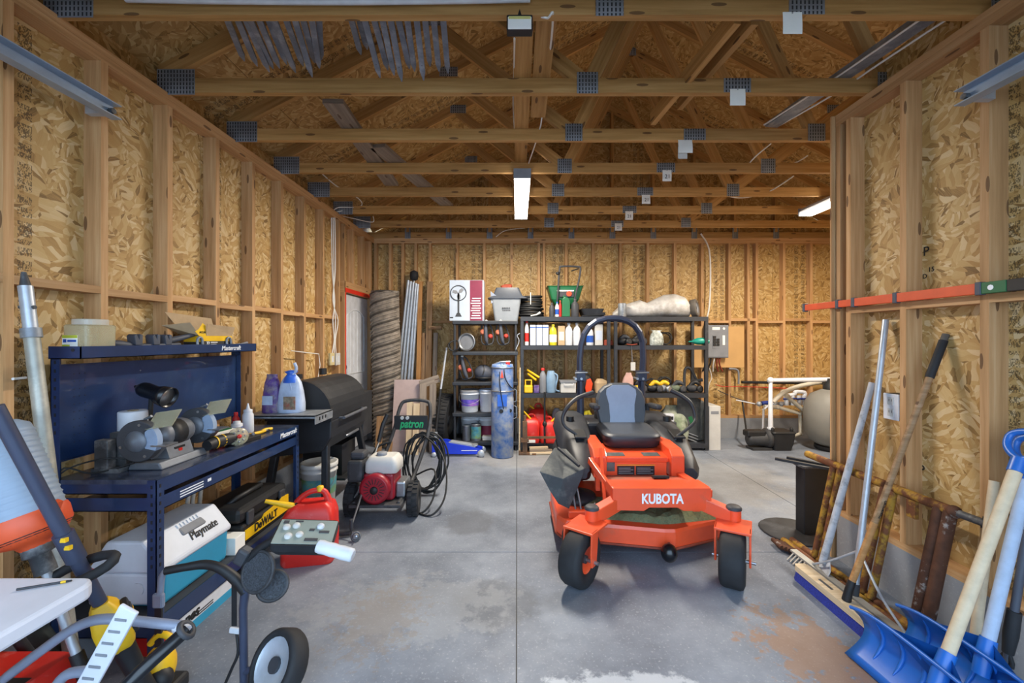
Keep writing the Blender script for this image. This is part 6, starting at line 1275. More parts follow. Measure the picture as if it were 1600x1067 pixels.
a = Vector((1.755, 2.2, .15)); c = Vector((2.232, 2.165, 1.50)); d = (c-a).normalized(); s0 = a+d*.02
B().tube([Vector((1.745, 2.205, .09)), a, a+d*.05], [.022, .019, .018], 10).o('socket', 'black', pb); B().tube([a+d*.03, a+d*.38], .0165, 12).o('handle', 'handle', pb); B().tube([a+d*.38, c-d*.24], .0155, 12).o('handle_upper', 'oldwood', pb); xx = d.cross(Vector((0, -1, 0))).normalized(); text('Mastercraft', .018, a+d*.46+Vector((0, -.0165, 0)), d, -xx if xx.x > 0 else xx, 'ink', pb, width=.10); B().tube([c-d*.24, c-d*.035], .0195, 12).o('grip', 'rubber', pb); B().tube([c-d*.036, c], .016, 12).o('end_cap', 'dusty', pb)
# landscape rake with silver pole
rk = T('landscape_rake', 'wide aluminium landscape rake with a silver pole behind the broom', 'rake', (1.85, 2.3, 0)); hb = B().beam((1.86, 1.975, .055), (1.86, 2.80, .055), .045, .012).o('head', M('alu_dull', '#a9a7a0', .5, .4), rk)
for k in range(29): B().beam((1.85, 1.985+k*.028, .058), (1.80, 1.985+k*.028, .006), .010, .006).o('tooth', 'alu_dull', rk)
a = Vector((1.865, 2.30, .06)); c = PX(1384, 500, 2.21); B().tube([a, c], .0165, 12).o('pole', 'galv', rk); B().cyl(a+Vector((0, 0, -.01)), a+(c-a).normalized()*.06, .02, 12).o('ferrule', 'darkgrey', rk)
for s in (-1, 1): B().tube([a+(c-a).normalized()*.24, Vector((1.862, 2.30+s*.17, .16)), Vector((1.86, 2.30+s*.32, .058))], .007, 6, smooth=4).o('brace', 'galv', rk)
# scraper
sc_ = T('floor_scraper', 'whitish ice scraper with a plaster-spattered blade standing behind the broom', 'scraper', (1.9, 2.5, 0)); M('spatter', '#b9bcc2', .75, var=.12, dirt='#7d7f85', damt=.38, dscale=22)
a = Vector((1.88, 2.56, .10)); c = PX(1363, 598, 2.2); B().tube([a, c], [.021, .018], 12).o('handle', 'spatter', sc_); B().prism([(-.055, .0), (.055, .0), (.065, .08), (.02, .13), (-.02, .13), (-.065, .08)], (1.84, 2.53, .012), (0.25, .97, 0), (.45, .1, .88), (.008, .0, .004)).o('blade', 'spatter', sc_, bev=.004)
# rusty scaffold frame
M('rust', '#6b4026', .75, .2, .3, 16, bump=.3, bscale=60, dirt='#a9822c', damt=.47, dscale=13, dsharp=.06); M('rust_dark', '#553524', .8, .2, .3, 20, bump=.3, bscale=60, dirt='#9a928c', damt=.36, dscale=18, dsharp=.05)
sf_ = T('scaffold_frame', 'rusty yellow steel scaffold frame lying on its side against the partition', 'scaffold', (2.0, 2.4, 0))
def fx(z): return 1.955+(z-.03)*.21
def fp_(y, z): return Vector((fx(z), y, z))
B().tube([fp_(1.97, .65), fp_(2.99, .65)], .024, 10).o('top_tube', 'rust', sf_); B().tube([fp_(2.0, .03)-X_*.04, fp_(2.99, .03)-X_*.04], .024, 10).o('bottom_tube', 'rust', sf_); B().tube([fp_(2.0, .03)+X_*.02, fp_(2.99, .03)+X_*.02], .024, 10).o('bottom_tube', 'rust', sf_)
for y, m in ((2.30, 'rust'), (2.36, 'rust'), (2.68, 'rust'), (2.74, 'rust')): B().tube([fp_(y, .04), fp_(y, .64)], .019, 10).o('upright', m, sf_)
for y in (2.0, 2.05): B().tube([fp_(y, .03), fp_(y, .645)], .027, 10).o('end_post', 'rust_dark', sf_)
B().tube([fp_(1.99, .65), fp_(1.80, .655)], .018, 10).o('coupling_pin', 'iron', sf_); B().cyl(fp_(1.86, .63), fp_(1.86, .68), .007, 6).o('pin_hole', 'black', sf_); B().sph(fp_(1.985, .65), .031).o('corner_weld', 'rust_dark', sf_)
for k in range(5): B().tube([fp_(2.92+.02*k, .03+.0*k)+X_*(-.05-.015*k), fp_(2.80+.02*k, .03)+X_*(-.06-.015*k)], .016, 8).o('cross_stub', 'rust_dark', sf_)
B().cb(fp_(2.18, .585), (.02, .05, .09)).o('lock_tab', 'rust', sf_)
# roller stand beyond the partition end
rs = T('tool_stand', 'black square steel pedestal stand on a flat round base past the partition', 'stand', (2.2, 3.15, 0)); B().lathe([(.235, 0), (.24, .006), (.23, .014), (.01, .016)], (2.12, 3.18, 0), (0, 0, 1), 28).o('base', 'dustblack', rs); B().box(2.14, 2.33, 3.10, 3.20, .015, .52).o('column', 'black', rs, bev=.006)
for dx, L in ((2.13, .0), (2.24, .03)): B().beam((dx-.12, 3.24+L, .545), (dx+.16, 3.02, .53), .03, .018).o('fork_bar', 'black', rs)
B().box(2.12, 2.36, 3.08, 3.2, .515, .53).o('top_plate', 'iron', rs); B().tube([(2.36, 3.1, .52), (2.40, 3.1, .45), (2.46, 3.05, .18)], .012, 8).o('brace', 'black', rs); tag(B().lathe([(.06, 0), (.065, .02), (.06, .30), (.03, .33)], (2.56, 3.3, 0), (0, 0, 1), 16).o('yellow_jug', 'limeyellow'), 'yellow jug half hidden behind the tool stand', 'jug')
# ---- snow shovels
M('shovel_blue', '#1e63b8', .35, var=.06, scale=4); M('handle_pale', '#c9b79a', .6, var=.15, scale=16); M('handle_blue', '#9fb0c8', .6, var=.12, scale=18)
def shovel(name, label, xb, xt, ya, yb, h, sock, top, hm, grip=True):
    t = T(name, label, 'shovel', (xb, (ya+yb)/2, 0), 'blue snow shovels'); n = 10; m = 15; front = []; back = []
    def curve(s, y):                 # s 0 bottom .. 1 top : concave toward -X
        bulge = .085*math.sin(math.pi*min(1, s*.95)) ; x = xb+(xt-xb)*s+bulge
        w = abs((y-(ya+yb)/2)/((yb-ya)/2)); return Vector((x-.015*w**3, y, .008+h*s-(.03*w**4)*s))
    b = B(); vs = []
    for off in (0, .006):
        for i in range(n+1):
            for j in range(m+1): vs.append(tuple(curve(i/n, ya+(yb-ya)*j/m)+Vector((off, 0, 0))))
    N = (n+1)*(m+1); fs = []
    for i in range(n):
        for j in range(m):
            a = i*(m+1)+j; fs.append((a, a+m+1, a+m+2, a+1)); fs.append((N+a, N+a+1, N+a+m+2, N+a+m+1))
    for j in range(m): fs.append((j, j+1, N+j+1, N+j)); a = n*(m+1)+j; fs.append((a+1, a, N+a, N+a+1))
    for i in range(n): a = i*(m+1); fs.append((a+m+1, a, N+a, N+a+m+1)); a += m; fs.append((a, a+m+1, N+a+m+1, N+a))
    bl = b.add(vs, fs, True).o('blade', 'shovel_blue', t)
    for k in range(1, 7):
        y = ya+(yb-ya)*k/7; B().tube([curve(s_, y)+Vector((-.001, 0, 0)) for s_ in (.18, .3, .45, .6, .75, .86)], [.002, .007, .009, .009, .007, .002], 6).o('rib', 'shovel_blue', bl)
    B().tube([curve(1, ya+(yb-ya)*k/14) for k in range(15)], .008, 6).o('top_edge', 'shovel_blue', bl)
    sock = Vector(sock); top = Vector(top); d = (top-sock).normalized()
    B().tube([sock-d*.12+Vector((.0, 0, 0)), sock-d*.05, sock+d*.02], [.026, .029, .026], 12).o('socket', 'shovel_blue', t); B().tube([sock, top], .0215, 12).o('handle', hm, t)
    B().add([tuple(sock+d*.02), tuple(curve(1, ya+(yb-ya)*.25)), tuple(curve(.5, (ya+yb)/2)), tuple(curve(1, ya+(yb-ya)*.75))], [(0, 1, 2), (0, 2, 3), (2, 1, 0), (3, 2, 0)]).o('gusset', 'shovel_blue', t)
    if grip:
        g0 = top; e = Vector((0, 1, 0)); B().tube([g0-d*.06, g0], .026, 10).o('grip_socket', 'shovel_blue', t)
        B().tube([g0, g0+d*.04+e*.055, g0+d*.10+e*.058, g0+d*.125, g0+d*.10-e*.058, g0+d*.04-e*.055], .014, 8, closed=True, smooth=4).o('d_grip', 'shovel_blue', t)
    return t
shovel('snow_shovel', 'blue snow shovel with a pale wooden handle, the nearer of the two', 1.545, 1.56, 1.30, 1.945, .245, (1.625, 1.575, .27), (2.055, 1.70, .985), 'handle_pale'); shovel('snow_shovel', 'blue snow shovel with a bluish white handle, the one behind', 1.75, 1.79, 1.33, 1.96, .245, (1.86, 1.645, .27), (2.12, 1.72, .95), 'handle_blue')
tag(B().tube([Vector((1.93, 1.76, .15)), Vector((2.10, 1.83, .85))], .018, 10).o('wooden_pole', 'handle_pale'), 'thin wooden pole standing between the two shovel handles', 'pole')
ic = T('black_pole_tool', 'dark metal pole with a forked foot at the right edge', 'pole', (2.0, 1.73, 0)); a = Vector((2.05, 1.725, .27)); c = Vector((2.13, 1.70, .98)); B().tube([a, c], .014, 10).o('shaft', 'slate_plastic', ic); d = (c-a).normalized(); B().tube([a-d*.1, a-d*.02, a+d*.08], [.018, .024, .022], 10).o('sleeve', 'rubber', ic); B().tube([a-d*.1, a-d*.30], .012, 8).o('spike', 'slate_plastic', ic)
for s in (-1, 1): B().tube([a-d*.09, a-d*.13+Y_*s*.02, a-d*.15+Y_*s*.02], .008, 6).o('prong', 'rubber', ic)

for s_, u, v, z in (('P', 1447, 393, .07), ('15', 1455, 421, .035), ('D', 1445, 432, .035), ('P', 1440, 734, .07)): text(s_, z, PX(u, v, 2.2378), -Y_, Z_, 'ink', wr, 'stamp_print', depth=.0004, bold=.0006)
# ================================================================== things up in the trusses
ZU = ZB+.0895
M('stake_steel', '#717986', .5, .2, .25, 12, dirt='#a4aab3', damt=.38, dscale=9)
q = random.Random(4)
def stake(a, b_, label):
    t = T('steel_stake', label, 'stake', a, 'grey steel stakes lying across the trusses'); a = Vector(a); b_ = Vector(b_); d = (b_-a).normalized()
    B().beam(a, b_-d*.06, .030, .014).o('bar', 'stake_steel', t); x = d.cross(Z_).normalized(); e0 = b_-d*.062
    B().add([tuple(e0+x*.015+Z_*.006), tuple(e0-x*.015+Z_*.006), tuple(e0-x*.015-Z_*.006), tuple(e0+x*.015-Z_*.006), tuple(b_+x*.003), tuple(b_-x*.003)], [(0, 1, 5, 4), (1, 2, 5), (2, 3, 4, 5), (3, 0, 4), (0, 3, 2, 1)]).o('tip', 'stake_steel', t)
    B().cyl(b_-d*.10-Z_*.0065, b_-d*.10+Z_*.0065, .006, 6).o('hole', 'black', t)
ordn = ('first', 'second', 'third', 'fourth', 'fifth', 'sixth', 'seventh', 'eighth', 'ninth', 'tenth', 'eleventh', 'twelfth', 'thirteenth')
tips = {'left': [(338, 382, 96), (352, 402, 104), (360, 421, 113), (372, 427, 108), (385, 437, 107), (398, 448, 101), (412, 462, 114), (430, 474, 104), (445, 488, 121), (463, 492, 99), (480, 499, 107), (496, 502, 94)],
        'right': [(536, 564, 86), (546, 574, 78), (556, 594, 122), (574, 606, 110), (588, 616, 118), (601, 628, 128), (614, 640, 108), (630, 648, 112), (645, 662, 126), (660, 672, 104), (673, 686, 112), (688, 700, 115)]}
for side, L_ in tips.items():
    for k, (u0, u1, v1) in enumerate(L_):
        b_ = P(u1, v1, 2.44+.012*(k % 4)); z0 = ZU+.022+.02*(k % 3)
        a1 = Vector(((u0-VX)*1.95/F, 1.95, z0)); a = a1+(a1-b_)*1.35; a.z = max(a.z, ZU+.02)
        stake(a, b_, 'grey pointed steel stake lying across the trusses, %s from the left in the %s bundle' % (ordn[k], side))
def tboard(name, label, a, b_, w, h, mat, cat='board', group=None):
    return tag(B().beam(a, b_, w, h).o(name, mat), label, cat, group)
# two planks along the middle
tboard('loft_plank', 'brown plank along the ceiling, left of the middle pair', (.03, 1.4, ZU+.02), (.035, 4.6, ZU+.02), .105, .038, 'truss', group='planks along the ceiling'); tboard('loft_plank', 'brown plank along the ceiling, right of the middle pair', (.145, 1.2, ZU+.02), (.15, 3.0, ZU+.02), .105, .038, 'truss', group='planks along the ceiling')
# grey planks in the left part
def pu(u, v): return PZ(u, v, ZU+.02)
for k, (a, b_) in enumerate((((520, 158), (612, 288)), ((590, 228), (700, 322)))):
    p0, p1 = P(*a, 0), None
    A_ = PZ(a[0], a[1], ZU+.02+.0*k); B_ = PZ(b_[0], b_[1], ZU+.02); tboard('weathered_plank', 'grey weathered plank lying across the trusses, %s' % ('nearer one', 'farther one')[k], A_, B_, .14, .032, 'greywood', group='grey planks in the trusses')
A_ = PZ(1470, 12, ZU+.03); B_ = PZ(1205, 196, ZU+.03); gp = T('grey_channel', 'long grey steel channel lying diagonally over the right trusses', 'channel', B_); B().beam(A_, B_, .10, .03).o('channel', 'galv_dull', gp)
d = (B_-A_).normalized(); x = d.cross(Z_)
B().tube([A_+x*.07-Z_*.03, A_.lerp(B_, .3)+x*.06-Z_*.035, A_.lerp(B_, .6)+x*.07-Z_*.03, B_+x*.06], .006, 6, smooth=4).o('wire', 'cable_white', gp); B().tube([A_-x*.06-Z_*.03, A_.lerp(B_, .5)-x*.055-Z_*.02, B_-x*.06], .006, 6, smooth=4).o('wire', 'cable_white', gp)
# diagonal double brace through the webs
for k, (a, b_) in enumerate((((1020, 186, 3.0), (1152, 24, 2.1)), ((1062, 162, 3.02), (1180, 24, 2.1)))):
    A_ = P(*a); B_ = P(*b_); tboard('diagonal_brace', 'wooden diagonal brace through the truss webs, %s' % ('left of the pair', 'right of the pair')[k], A_, B_, .038, .089, 'truss', 'brace', 'diagonal braces in the trusses')
# paper tags at the chord splices
tg = [(1152, 153, 1, 24, 27), (1070, 230, 2, 22, 22), (1042, 275, 3, 14, 18), (1009, 312, 4, 13, 15), (983, 337, 5, 12, 14), (966, 355, 6, 11, 12), (1237, 38, 0, 30, 36)]
for k, (u, v, i, w, h) in enumerate(tg):
    y = TY[i+1]-.006; c = P(u, v, y); W_ = w*y/F; H_ = h*y/F
    t = T('paper_tag', 'white paper tag hanging from the %s truss from the front' % ('second', 'third', 'fourth', 'fifth', 'sixth', 'seventh', 'first')[k], 'tag', (c.x, c.y, c.z-H_/2), 'paper tags on the trusses')
    pts = []; n = 5
    vs = []
    for s in range(n+1):
        zz = c.z+H_/2-H_*s/n; yo = -.004-.02*math.sin(s/n*1.6)*(1 if k % 2 else .4); vs += [(c.x-W_/2-.004*s/n, y+yo, zz), (c.x+W_/2-.004*s/n, y+yo, zz)]
    vs2 = [(a, b_-.0008, c_) for a, b_, c_ in vs]; N = len(vs); fs = [(2*s, 2*s+2, 2*s+3, 2*s+1) for s in range(n)]; fs += [(N+2*s, N+2*s+1, N+2*s+3, N+2*s+2) for s in range(n)]+[(0, 1, N+1, N), (2*n+1, 2*n, N+2*n, N+2*n+1)]+[(2*s+2, 2*s, N+2*s, N+2*s+2) for s in range(n)]+[(2*s+1, 2*s+3, N+2*s+3, N+2*s+1) for s in range(n)]
    B().add(vs+vs2, fs).o('sheet', 'paper', t)
    B().cyl((c.x, y-.006, c.z+H_/2-.005), (c.x, y+.003, c.z+H_/2-.005), .004, 6).o('staple', 'steel', t)
    if 2 <= k <= 5: text('21', H_*.5, (c.x, y-.032 if k % 2 else y-.018, c.z-H_*.12), X_, Z_, 'ink', t, depth=.0004)
c = P(1071, 232, TY[3]-.012); t = T('paper_tag', 'second paper tag tucked behind the tag of the third truss', 'tag', (c.x-.03, c.y, c.z-.07), 'paper tags on the trusses'); B().cb((c.x-.02, c.y+.004, c.z-.03), (.07, .001, .09), (0, 0, 0)).o('sheet', 'offwhite', t); B().cb((c.x-.01, c.y+.004, c.z+.02), (.01, .003, .004)).o('staple', 'steel', t)
# LED flood lamp under the first truss
fl2 = T('ceiling_floodlight', 'black framed white flood lamp under the nearest truss', 'light', P(812, 34, 1.90)); c = P(812, 34, 1.905)
B().box(c.x-.06, c.x+.06, c.y, c.y+.05, c.z-.035, c.z+.035).o('housing', 'black', fl2, bev=.006); B().box(c.x-.054, c.x+.054, c.y-.006, c.y, c.z-.036, c.z+.02).o('lens', 'lens', fl2, bev=.003); B().box(c.x-.05, c.x+.05, c.y-.008, c.y-.005, c.z+.008, c.z+.02).o('lens_bar', M('amberlens', '#c9c47a', .3), fl2); B().tube([(c.x, c.y+.03, c.z+.03), (c.x, c.y+.04, ZB+.03)], .01, 6).o('bracket', 'black', fl2)
# cables along the trusses
for k, (nm, lb, pts, r) in enumerate((
    ('ceiling_cable', 'white cable left of the middle planks', [(804, 60, 2.0), (803, 110, 2.5), (802, 170, 3.1), (806, 235, 3.7), (807, 258, 3.8)], .005),
    ('ceiling_cable', 'white cable right of the middle planks', [(840, 24, 1.95), (856, 28, 1.95), (864, 24, 1.95), (858, 90, 2.4), (846, 150, 2.9), (845, 195, 3.1), (826, 255, 3.75)], .006),
    ('ceiling_cable', 'white wire looping over the left truss ends', [(444, 229, 3.9), (490, 260, 4.2), (525, 290, 4.5), (560, 310, 4.9), (564, 322, 5.0), (540, 327, 5.0)], .006),
    ('ceiling_cable', 'white wire bundle curving at the top of the left wall', [(520, 330, 4.9), (530, 324, 4.95), (560, 325, 5.0), (545, 328, 5.0), (522, 333, 5.0), (555, 342, 5.4), (582, 347, 5.5), (583, 338, 5.4)], .006),
    ('ceiling_cable', 'white wire hanging between trusses on the right', [(1205, 224, 3.6), (1180, 245, 3.7), (1172, 258, 3.8), (1200, 261, 3.8), (1240, 255, 3.8), (1262, 243, 3.7)], .006),
    ('ceiling_cable', 'white wire drooping by the far right trusses', [(1130, 305, 4.4), (1160, 309, 4.5), (1200, 300, 4.4), (1240, 275, 4.0)], .006),
    ('ceiling_cable', 'white wire at the top of the back wall', [(775, 370, 6.1), (790, 360, 6.0), (820, 356, 5.8)], .006))):
    tag(B().tube([P(*p) for p in pts], r, 6, smooth=5).o(nm, 'cable_white'), lb, 'cable', 'white cables in the trusses')
for k in range(3): tag(B().tube([PX(518+2.5*k, 340, -2.12+.004*k), PX(519+2.5*k, 420, -2.118), PX(523-1.5*k, 470, -2.118), PX(520+4*k, 500, -2.116), PX(522+1.0*k, 530, -2.118), PX(519+3*k, 552, -2.12)], .006, 6, smooth=4).o('wall_cable', 'cable_white'), 'white cable running down the left wall, %s of three' % ('left', 'middle', 'right')[k], 'cable', 'white cables down the left wall')
for k, (nm, u) in enumerate((('left one, pale plastic', 518), ('right one, white plate', 527))):
    c = PX(u, 561, -2.118); t = T('switch_box', 'electrical box on the left wall near the door, '+nm, 'switch box', c); B().box(-2.13, -2.105, c.y-.055, c.y+.055, c.z-.07, c.z+.07).o('box', 'offwhite' if k else M('box_tan', '#c9b98a', .5), t, bev=.004); B().box(-2.105, -2.10, c.y-.02, c.y+.02, c.z-.035, c.z+.035).o('rocker', 'white', t)
tag(B().tube([PX(455, 548, -2.12), PX(498, 553, -2.12), PX(500, 570, -2.12), PX(496, 595, -2.12)], .005, 6).o('wall_wire', 'cable_white'), 'thin white wire hanging on the left wall above the grill', 'wire')
tag(B().tube([PX(40, 590, -2.11), PX(20, 592, -2.1)], .006, 6).o('wall_wire', 'cable_white'), 'short white wire end on the left wall behind the silver pole', 'wire')
# garage door tracks and the raised door's edge
M('track', '#9fb0c4', .4, .5, .1)
def track(x, y0, y1, z, s, label):
    t = T('door_track', label, 'track', (x, (y0+y1)/2, z), 'overhead door tracks'); B().prism([(0, -.035), (s*.05, -.035), (s*.05, -.03), (s*.006, -.03), (s*.006, .03), (s*.05, .03), (s*.05, .035), (0, .035)], (x, y0, z), X_, Z_, (0, y1-y0, 0)).o('channel', 'track', t)
    B().beam((x-s*.02, y1-.03, z), (x-s*.09, y1-.03, z), .03, .05).o('bracket', 'galv', t); B().cyl((x+s*.01, y1-.02, z-.0), (x+s*.03, y1-.02, z), .014, 8).o('bolt', 'iron', t)
track(-2.045, Y0+.1, 2.10, 2.615, 1, 'pale steel overhead door track along the left wall'); track(2.05, Y0+.1, 1.905, 2.575, -1, 'pale steel overhead door track along the right partition')
gd_ = T('overhead_door', 'raised white overhead garage door, only its edge at the top of the picture', 'garage door', (0, 1.1, 2.65))
for k in range(3): B().box(-1.93, 1.93, -.35+.56*k, .2+.56*k, 2.66, 2.70).o('door_section', 'white', gd_, bev=.006)
n = 12; tag(B().tube([(-1.80+1.86*k/n, 1.913, 3.038-.012*math.sin(math.pi*k/n)) for k in range(n+1)], .014, 8).o('white_hose', 'white'), 'white hose fixed along the face of the nearest truss at the top edge', 'hose')
# ================================================================== clutter at the near left
M('pole_galv', '#a7a89f', .5, .4, .15, 12, dirt='#c9c6b8', damt=.4, dscale=6); M('tube_grey', '#8b93a6', .4, .2, .1); M('tube_dark', '#3c4358', .4, .1, .1); M('body_grey', '#8fa0b3', .5, var=.08, scale=4)
sp_ = T('steel_prop_pole', 'galvanised telescopic prop pole leaning on the left wall before the workbench', 'pole', (-1.84, 1.74, 0)); a = Vector((-1.845, 1.74, 0)); c = PX(37, 425, -2.085); d = (c-a).normalized(); L = (c-a).length
B().tube([a, a+d*(L-.27)], .0255, 14).o('tube', 'pole_galv', sp_); B().tube([a+d*(L-.28), a+d*(L-.24)], .033, 14).o('collar', 'galv_dull', sp_); B().tube([a+d*(L-.25), a+d*(L-.06)], .0235, 12).o('upper_tube', 'galv', sp_); B().tube([a+d*(L-.06), c], [.018, .008], 10).o('tip', 'iron', sp_); q_ = a+d*(L-.15); B().cyl(q_-X_*.035, q_+X_*.03, .008, 8).o('pin', 'iron', sp_)
B().lathe([(.05, 0), (.05, .006), (.03, .008)], a, (0, 0, 1), 16).o('foot', 'iron', sp_)
# ribbed machine body with orange collar
bw = T('orange_collar_blower', 'grey ribbed blower housing with an orange collar at the left edge', 'blower', P(60, 850, 1.45)); A_ = P(-12, 665, 1.45); C_ = P(40, 806, 1.45); ax = (C_-A_); L = ax.length; prof = [(.06, 0), (.085, .02)]
for k in range(1, 15): z = .02+(L-.03)*k/15; prof += [(.088+.012*k/15, z), (.092+.012*k/15, z+.006), (.088+.012*k/15, z+.012)]
prof += [(.102, L)]
B().lathe(prof, A_, ax, 28).o('ribbed_housing', 'body_grey', bw); B().lathe([(.104, L-.005), (.108, L+.01), (.106, L+.055), (.085, L+.085), (.05, L+.095), (.035, L+.12)], A_, ax, 28).o('orange_collar', 'rail_orange', bw)
for k in range(4): B().torus(A_+ax.normalized()*(L+.062+.007*k), ax, .101-.006*k, .002, 28, 4).o('vent_slot', 'black', bw)
dn = ax.normalized(); e0 = A_+dn*(L+.11); B().tube([e0, e0+dn*.03, e0+dn*.035, e0+dn*.10], [.04, .042, .028, .03], 12).o('neck', 'iron', bw); B().tube([e0+dn*.1, e0+dn*.40], .014, 10).o('drive_tube', 'galv', bw); B().tube([e0+dn*.40, e0+dn*.62], .02, 8).o('lower_shaft', 'black', bw);
B().cb(C_+Vector((.118, -.02, .03)), (.02, .03, .06), (0, R(20), 0)).o('orange_clip', 'rail_orange', bw); B().cyl(C_+Vector((-.10, -.05, -.06)), C_+Vector((-.12, -.06, -.07)), .018, 10).o('knob', 'grey', bw)
# string trimmer
st = T('string_trimmer', 'cordless string trimmer with a yellow and black power head leaning at the left', 'trimmer', P(180, 965, 1.48)); A_ = P(-8, 635, 1.27); C_ = P(158, 945, 1.50); d = (C_-A_).normalized(); L = (C_-A_).length
B().tube([A_, A_+d*L*.62], .0205, 12).o('shaft', 'tube_dark', st); B().tube([A_+d*L*.60, A_+d*L*.74], .028, 12).o('coupler', 'tube_dark', st); B().tube([A_+d*L*.72, C_], .021, 12).o('lower_shaft', 'tube_dark', st)
for f_ in (.62, .66): B().cb(A_+d*L*f_+Vector((.02, -.02, .0)), (.018, .012, .014)).o('button', 'yellow', st)
hc = A_+d*L*.80; e1 = Vector((.95, .0, .32)).normalized(); e2 = Vector((-.1, .8, .4)).normalized()
B().tube([hc+e1*.125*math.cos(t_)+e2*.05*math.sin(t_)+Vector((.0, -.01, .0)) for t_ in [2*math.pi*k/16 for k in range(16)]], .0165, 8, closed=True).o('loop_handle', 'rubber', st); B().torus(C_-d*.14, d, .0225, .003, 16, 5).o('red_ring', 'red', st)
hd_ = C_+d*.05; m_ = Matrix.Translation(hd_) @ Vector((0, 0, 1)).rotation_difference(d).to_matrix().to_4x4()
B().loft([[m_ @ Vector((x*k, y*k, z)) for x, y in rr(.05, .045, 5, .02)] for z, k in ((-.06, .5), (-.03, .85), (.03, 1.1), (.09, 1.15), (.13, .9), (.15, .6))], True, True).o('power_head', 'yellow', st); B().box(-.03, .045, -.062, -.04, -.02, .10, m_).o('badge', 'black', st, bev=.008); B().box(-.015, .033, -.066, -.060, .0, .08, m_).o('badge_plate', 'darkgrey', st, bev=.004)
B().box(-.012, .03, -.0675, -.066, .02, .028, m_).box(-.012, .03, -.0675, -.066, .045, .053, m_).o('badge_print', 'yellow', st)
B().tube([hd_+d*.14, hd_+d*.30, hd_+d*.36+Vector((.03, 0, -.08))], [.035, .03, .04], 10).o('battery_neck', 'black', st)
p2 = T('yellow_power_tool', 'yellow and black cordless tool low down behind the dark trolley tube', 'power tool', P(250, 1040, 1.72)); c_ = P(250, 1040, 1.72); B().sph(c_, (.055, .06, .085), 14, 9).o('body', 'yellow', p2); B().sph(c_+Vector((.02, -.03, -.03)), (.055, .045, .05), 12, 8).o('motor_cover', 'black', p2); B().tube([c_+Vector((.02, 0, .06)), c_+Vector((.05, 0, .11)), c_+Vector((.0, 0, .13)), c_+Vector((-.04, 0, .09))], .013, 8, smooth=3).o('handle', 'yellow', p2); B().box(c_.x-.07, c_.x+.08, c_.y-.06, c_.y+.06, 0, c_.z-.06).o('battery_base', 'black', p2, bev=.015)
# white folding table corner
M('table_white', '#cfd2dc', .45, var=.04)
tb_ = T('folding_table', 'white plastic folding table, its rounded corner at the left edge', 'table', (-1.65, .95, 0)); pts = [(-1.285-.05+.05*math.sin(R(a)), 1.286-.05+.05*math.cos(R(a))) for a in range(0, 91, 15)]+[(-1.285, .62), (-2.0, .62), (-2.0, 1.286)]
B().prism([(x, y) for x, y in pts][::-1], (0, 0, .692), X_, Y_, (0, 0, .048)).o('table_top', 'table_white', tb_, bev=.01)
for x, y in ((-1.93, 1.12), (-1.42, .75), (-1.93, .75)): B().tube([(x, y, .692), (x, y, 0)], .0125, 10).o('leg', 'tube_grey', tb_)
B().tube([(-1.93, 1.12, .2), (-1.93, .75, .2)], .0115, 8).o('leg_brace', 'tube_grey', tb_); B().tube([(-1.55, 1.14, .692), (-1.555, 1.14, 0)], .0125, 10).o('leg', 'tube_grey', tb_)
pc = T('marker_pencil', 'black and yellow pencil lying on the white table corner', 'pencil', PZ(70, 914, .741)); A_, C_ = PZ(26, 921, .7445), PZ(112, 907, .7445); B().tube([A_, A_.lerp(C_, .8)], .0035, 6).o('shaft', 'darkgrey', pc); B().tube([A_.lerp(C_, .8), A_.lerp(C_, .9)], .0038, 6).o('band', 'yellow', pc); B().tube([A_.lerp(C_, .9), C_], [.0038, .0025], 6).o('tip', 'black', pc)
# red container below the table
rc_ = T('red_container', 'red plastic container with a dark label at the bottom left corner', 'container', (-1.76, 1.4, 0)); B().loft([[Vector((-1.76+x*k, 1.40+y*k, z)) for x, y in rr(.21, .10, 5, .04)] for z, k in ((0, .95), (.02, 1), (.30, 1.0), (.345, .95), (.36, .85))], True, True).o('body', 'can_red', rc_); B().cb((-1.66, 1.345, .359), (.13, .05, .003)).o('label', 'black', rc_, bev=.003)
B().lathe([(.04, 0), (.04, .03), (.03, .035)], (-1.84, 1.42, .355), (0, 0, 1), 14).o('cap', 'black', rc_)
tr2 = T('dark_hose_wand', 'black wand with an orange collar leaning under the white table', 'wand', P(30, 1000, 1.5)); A_, C_ = P(18, 985, 1.5), P(85, 1075, 1.6); C_.z = max(C_.z, .03); B().tube([A_, C_], .017, 10).o('tube', 'black', tr2); B().tube([A_+Vector((-.02, 0, .02)), A_+Vector((.02, 0, -.02))], .034, 12).o('collar', 'rail_orange', tr2); B().tube([A_, A_+(A_-C_).normalized()*.2], .02, 10).o('grip', 'black', tr2); B().tube([C_, C_+Vector((.05, .03, -.028))], .013, 8).o('end', 'black', tr2)
tag(B().tube([P(50, 985, 1.72), P(110, 1060, 1.74)], [.045, .04], 10).o('green_bag_tube', M('darkgreen', '#333c3a', .7, var=.2)), 'dark green padded tube under the white table', 'tube')
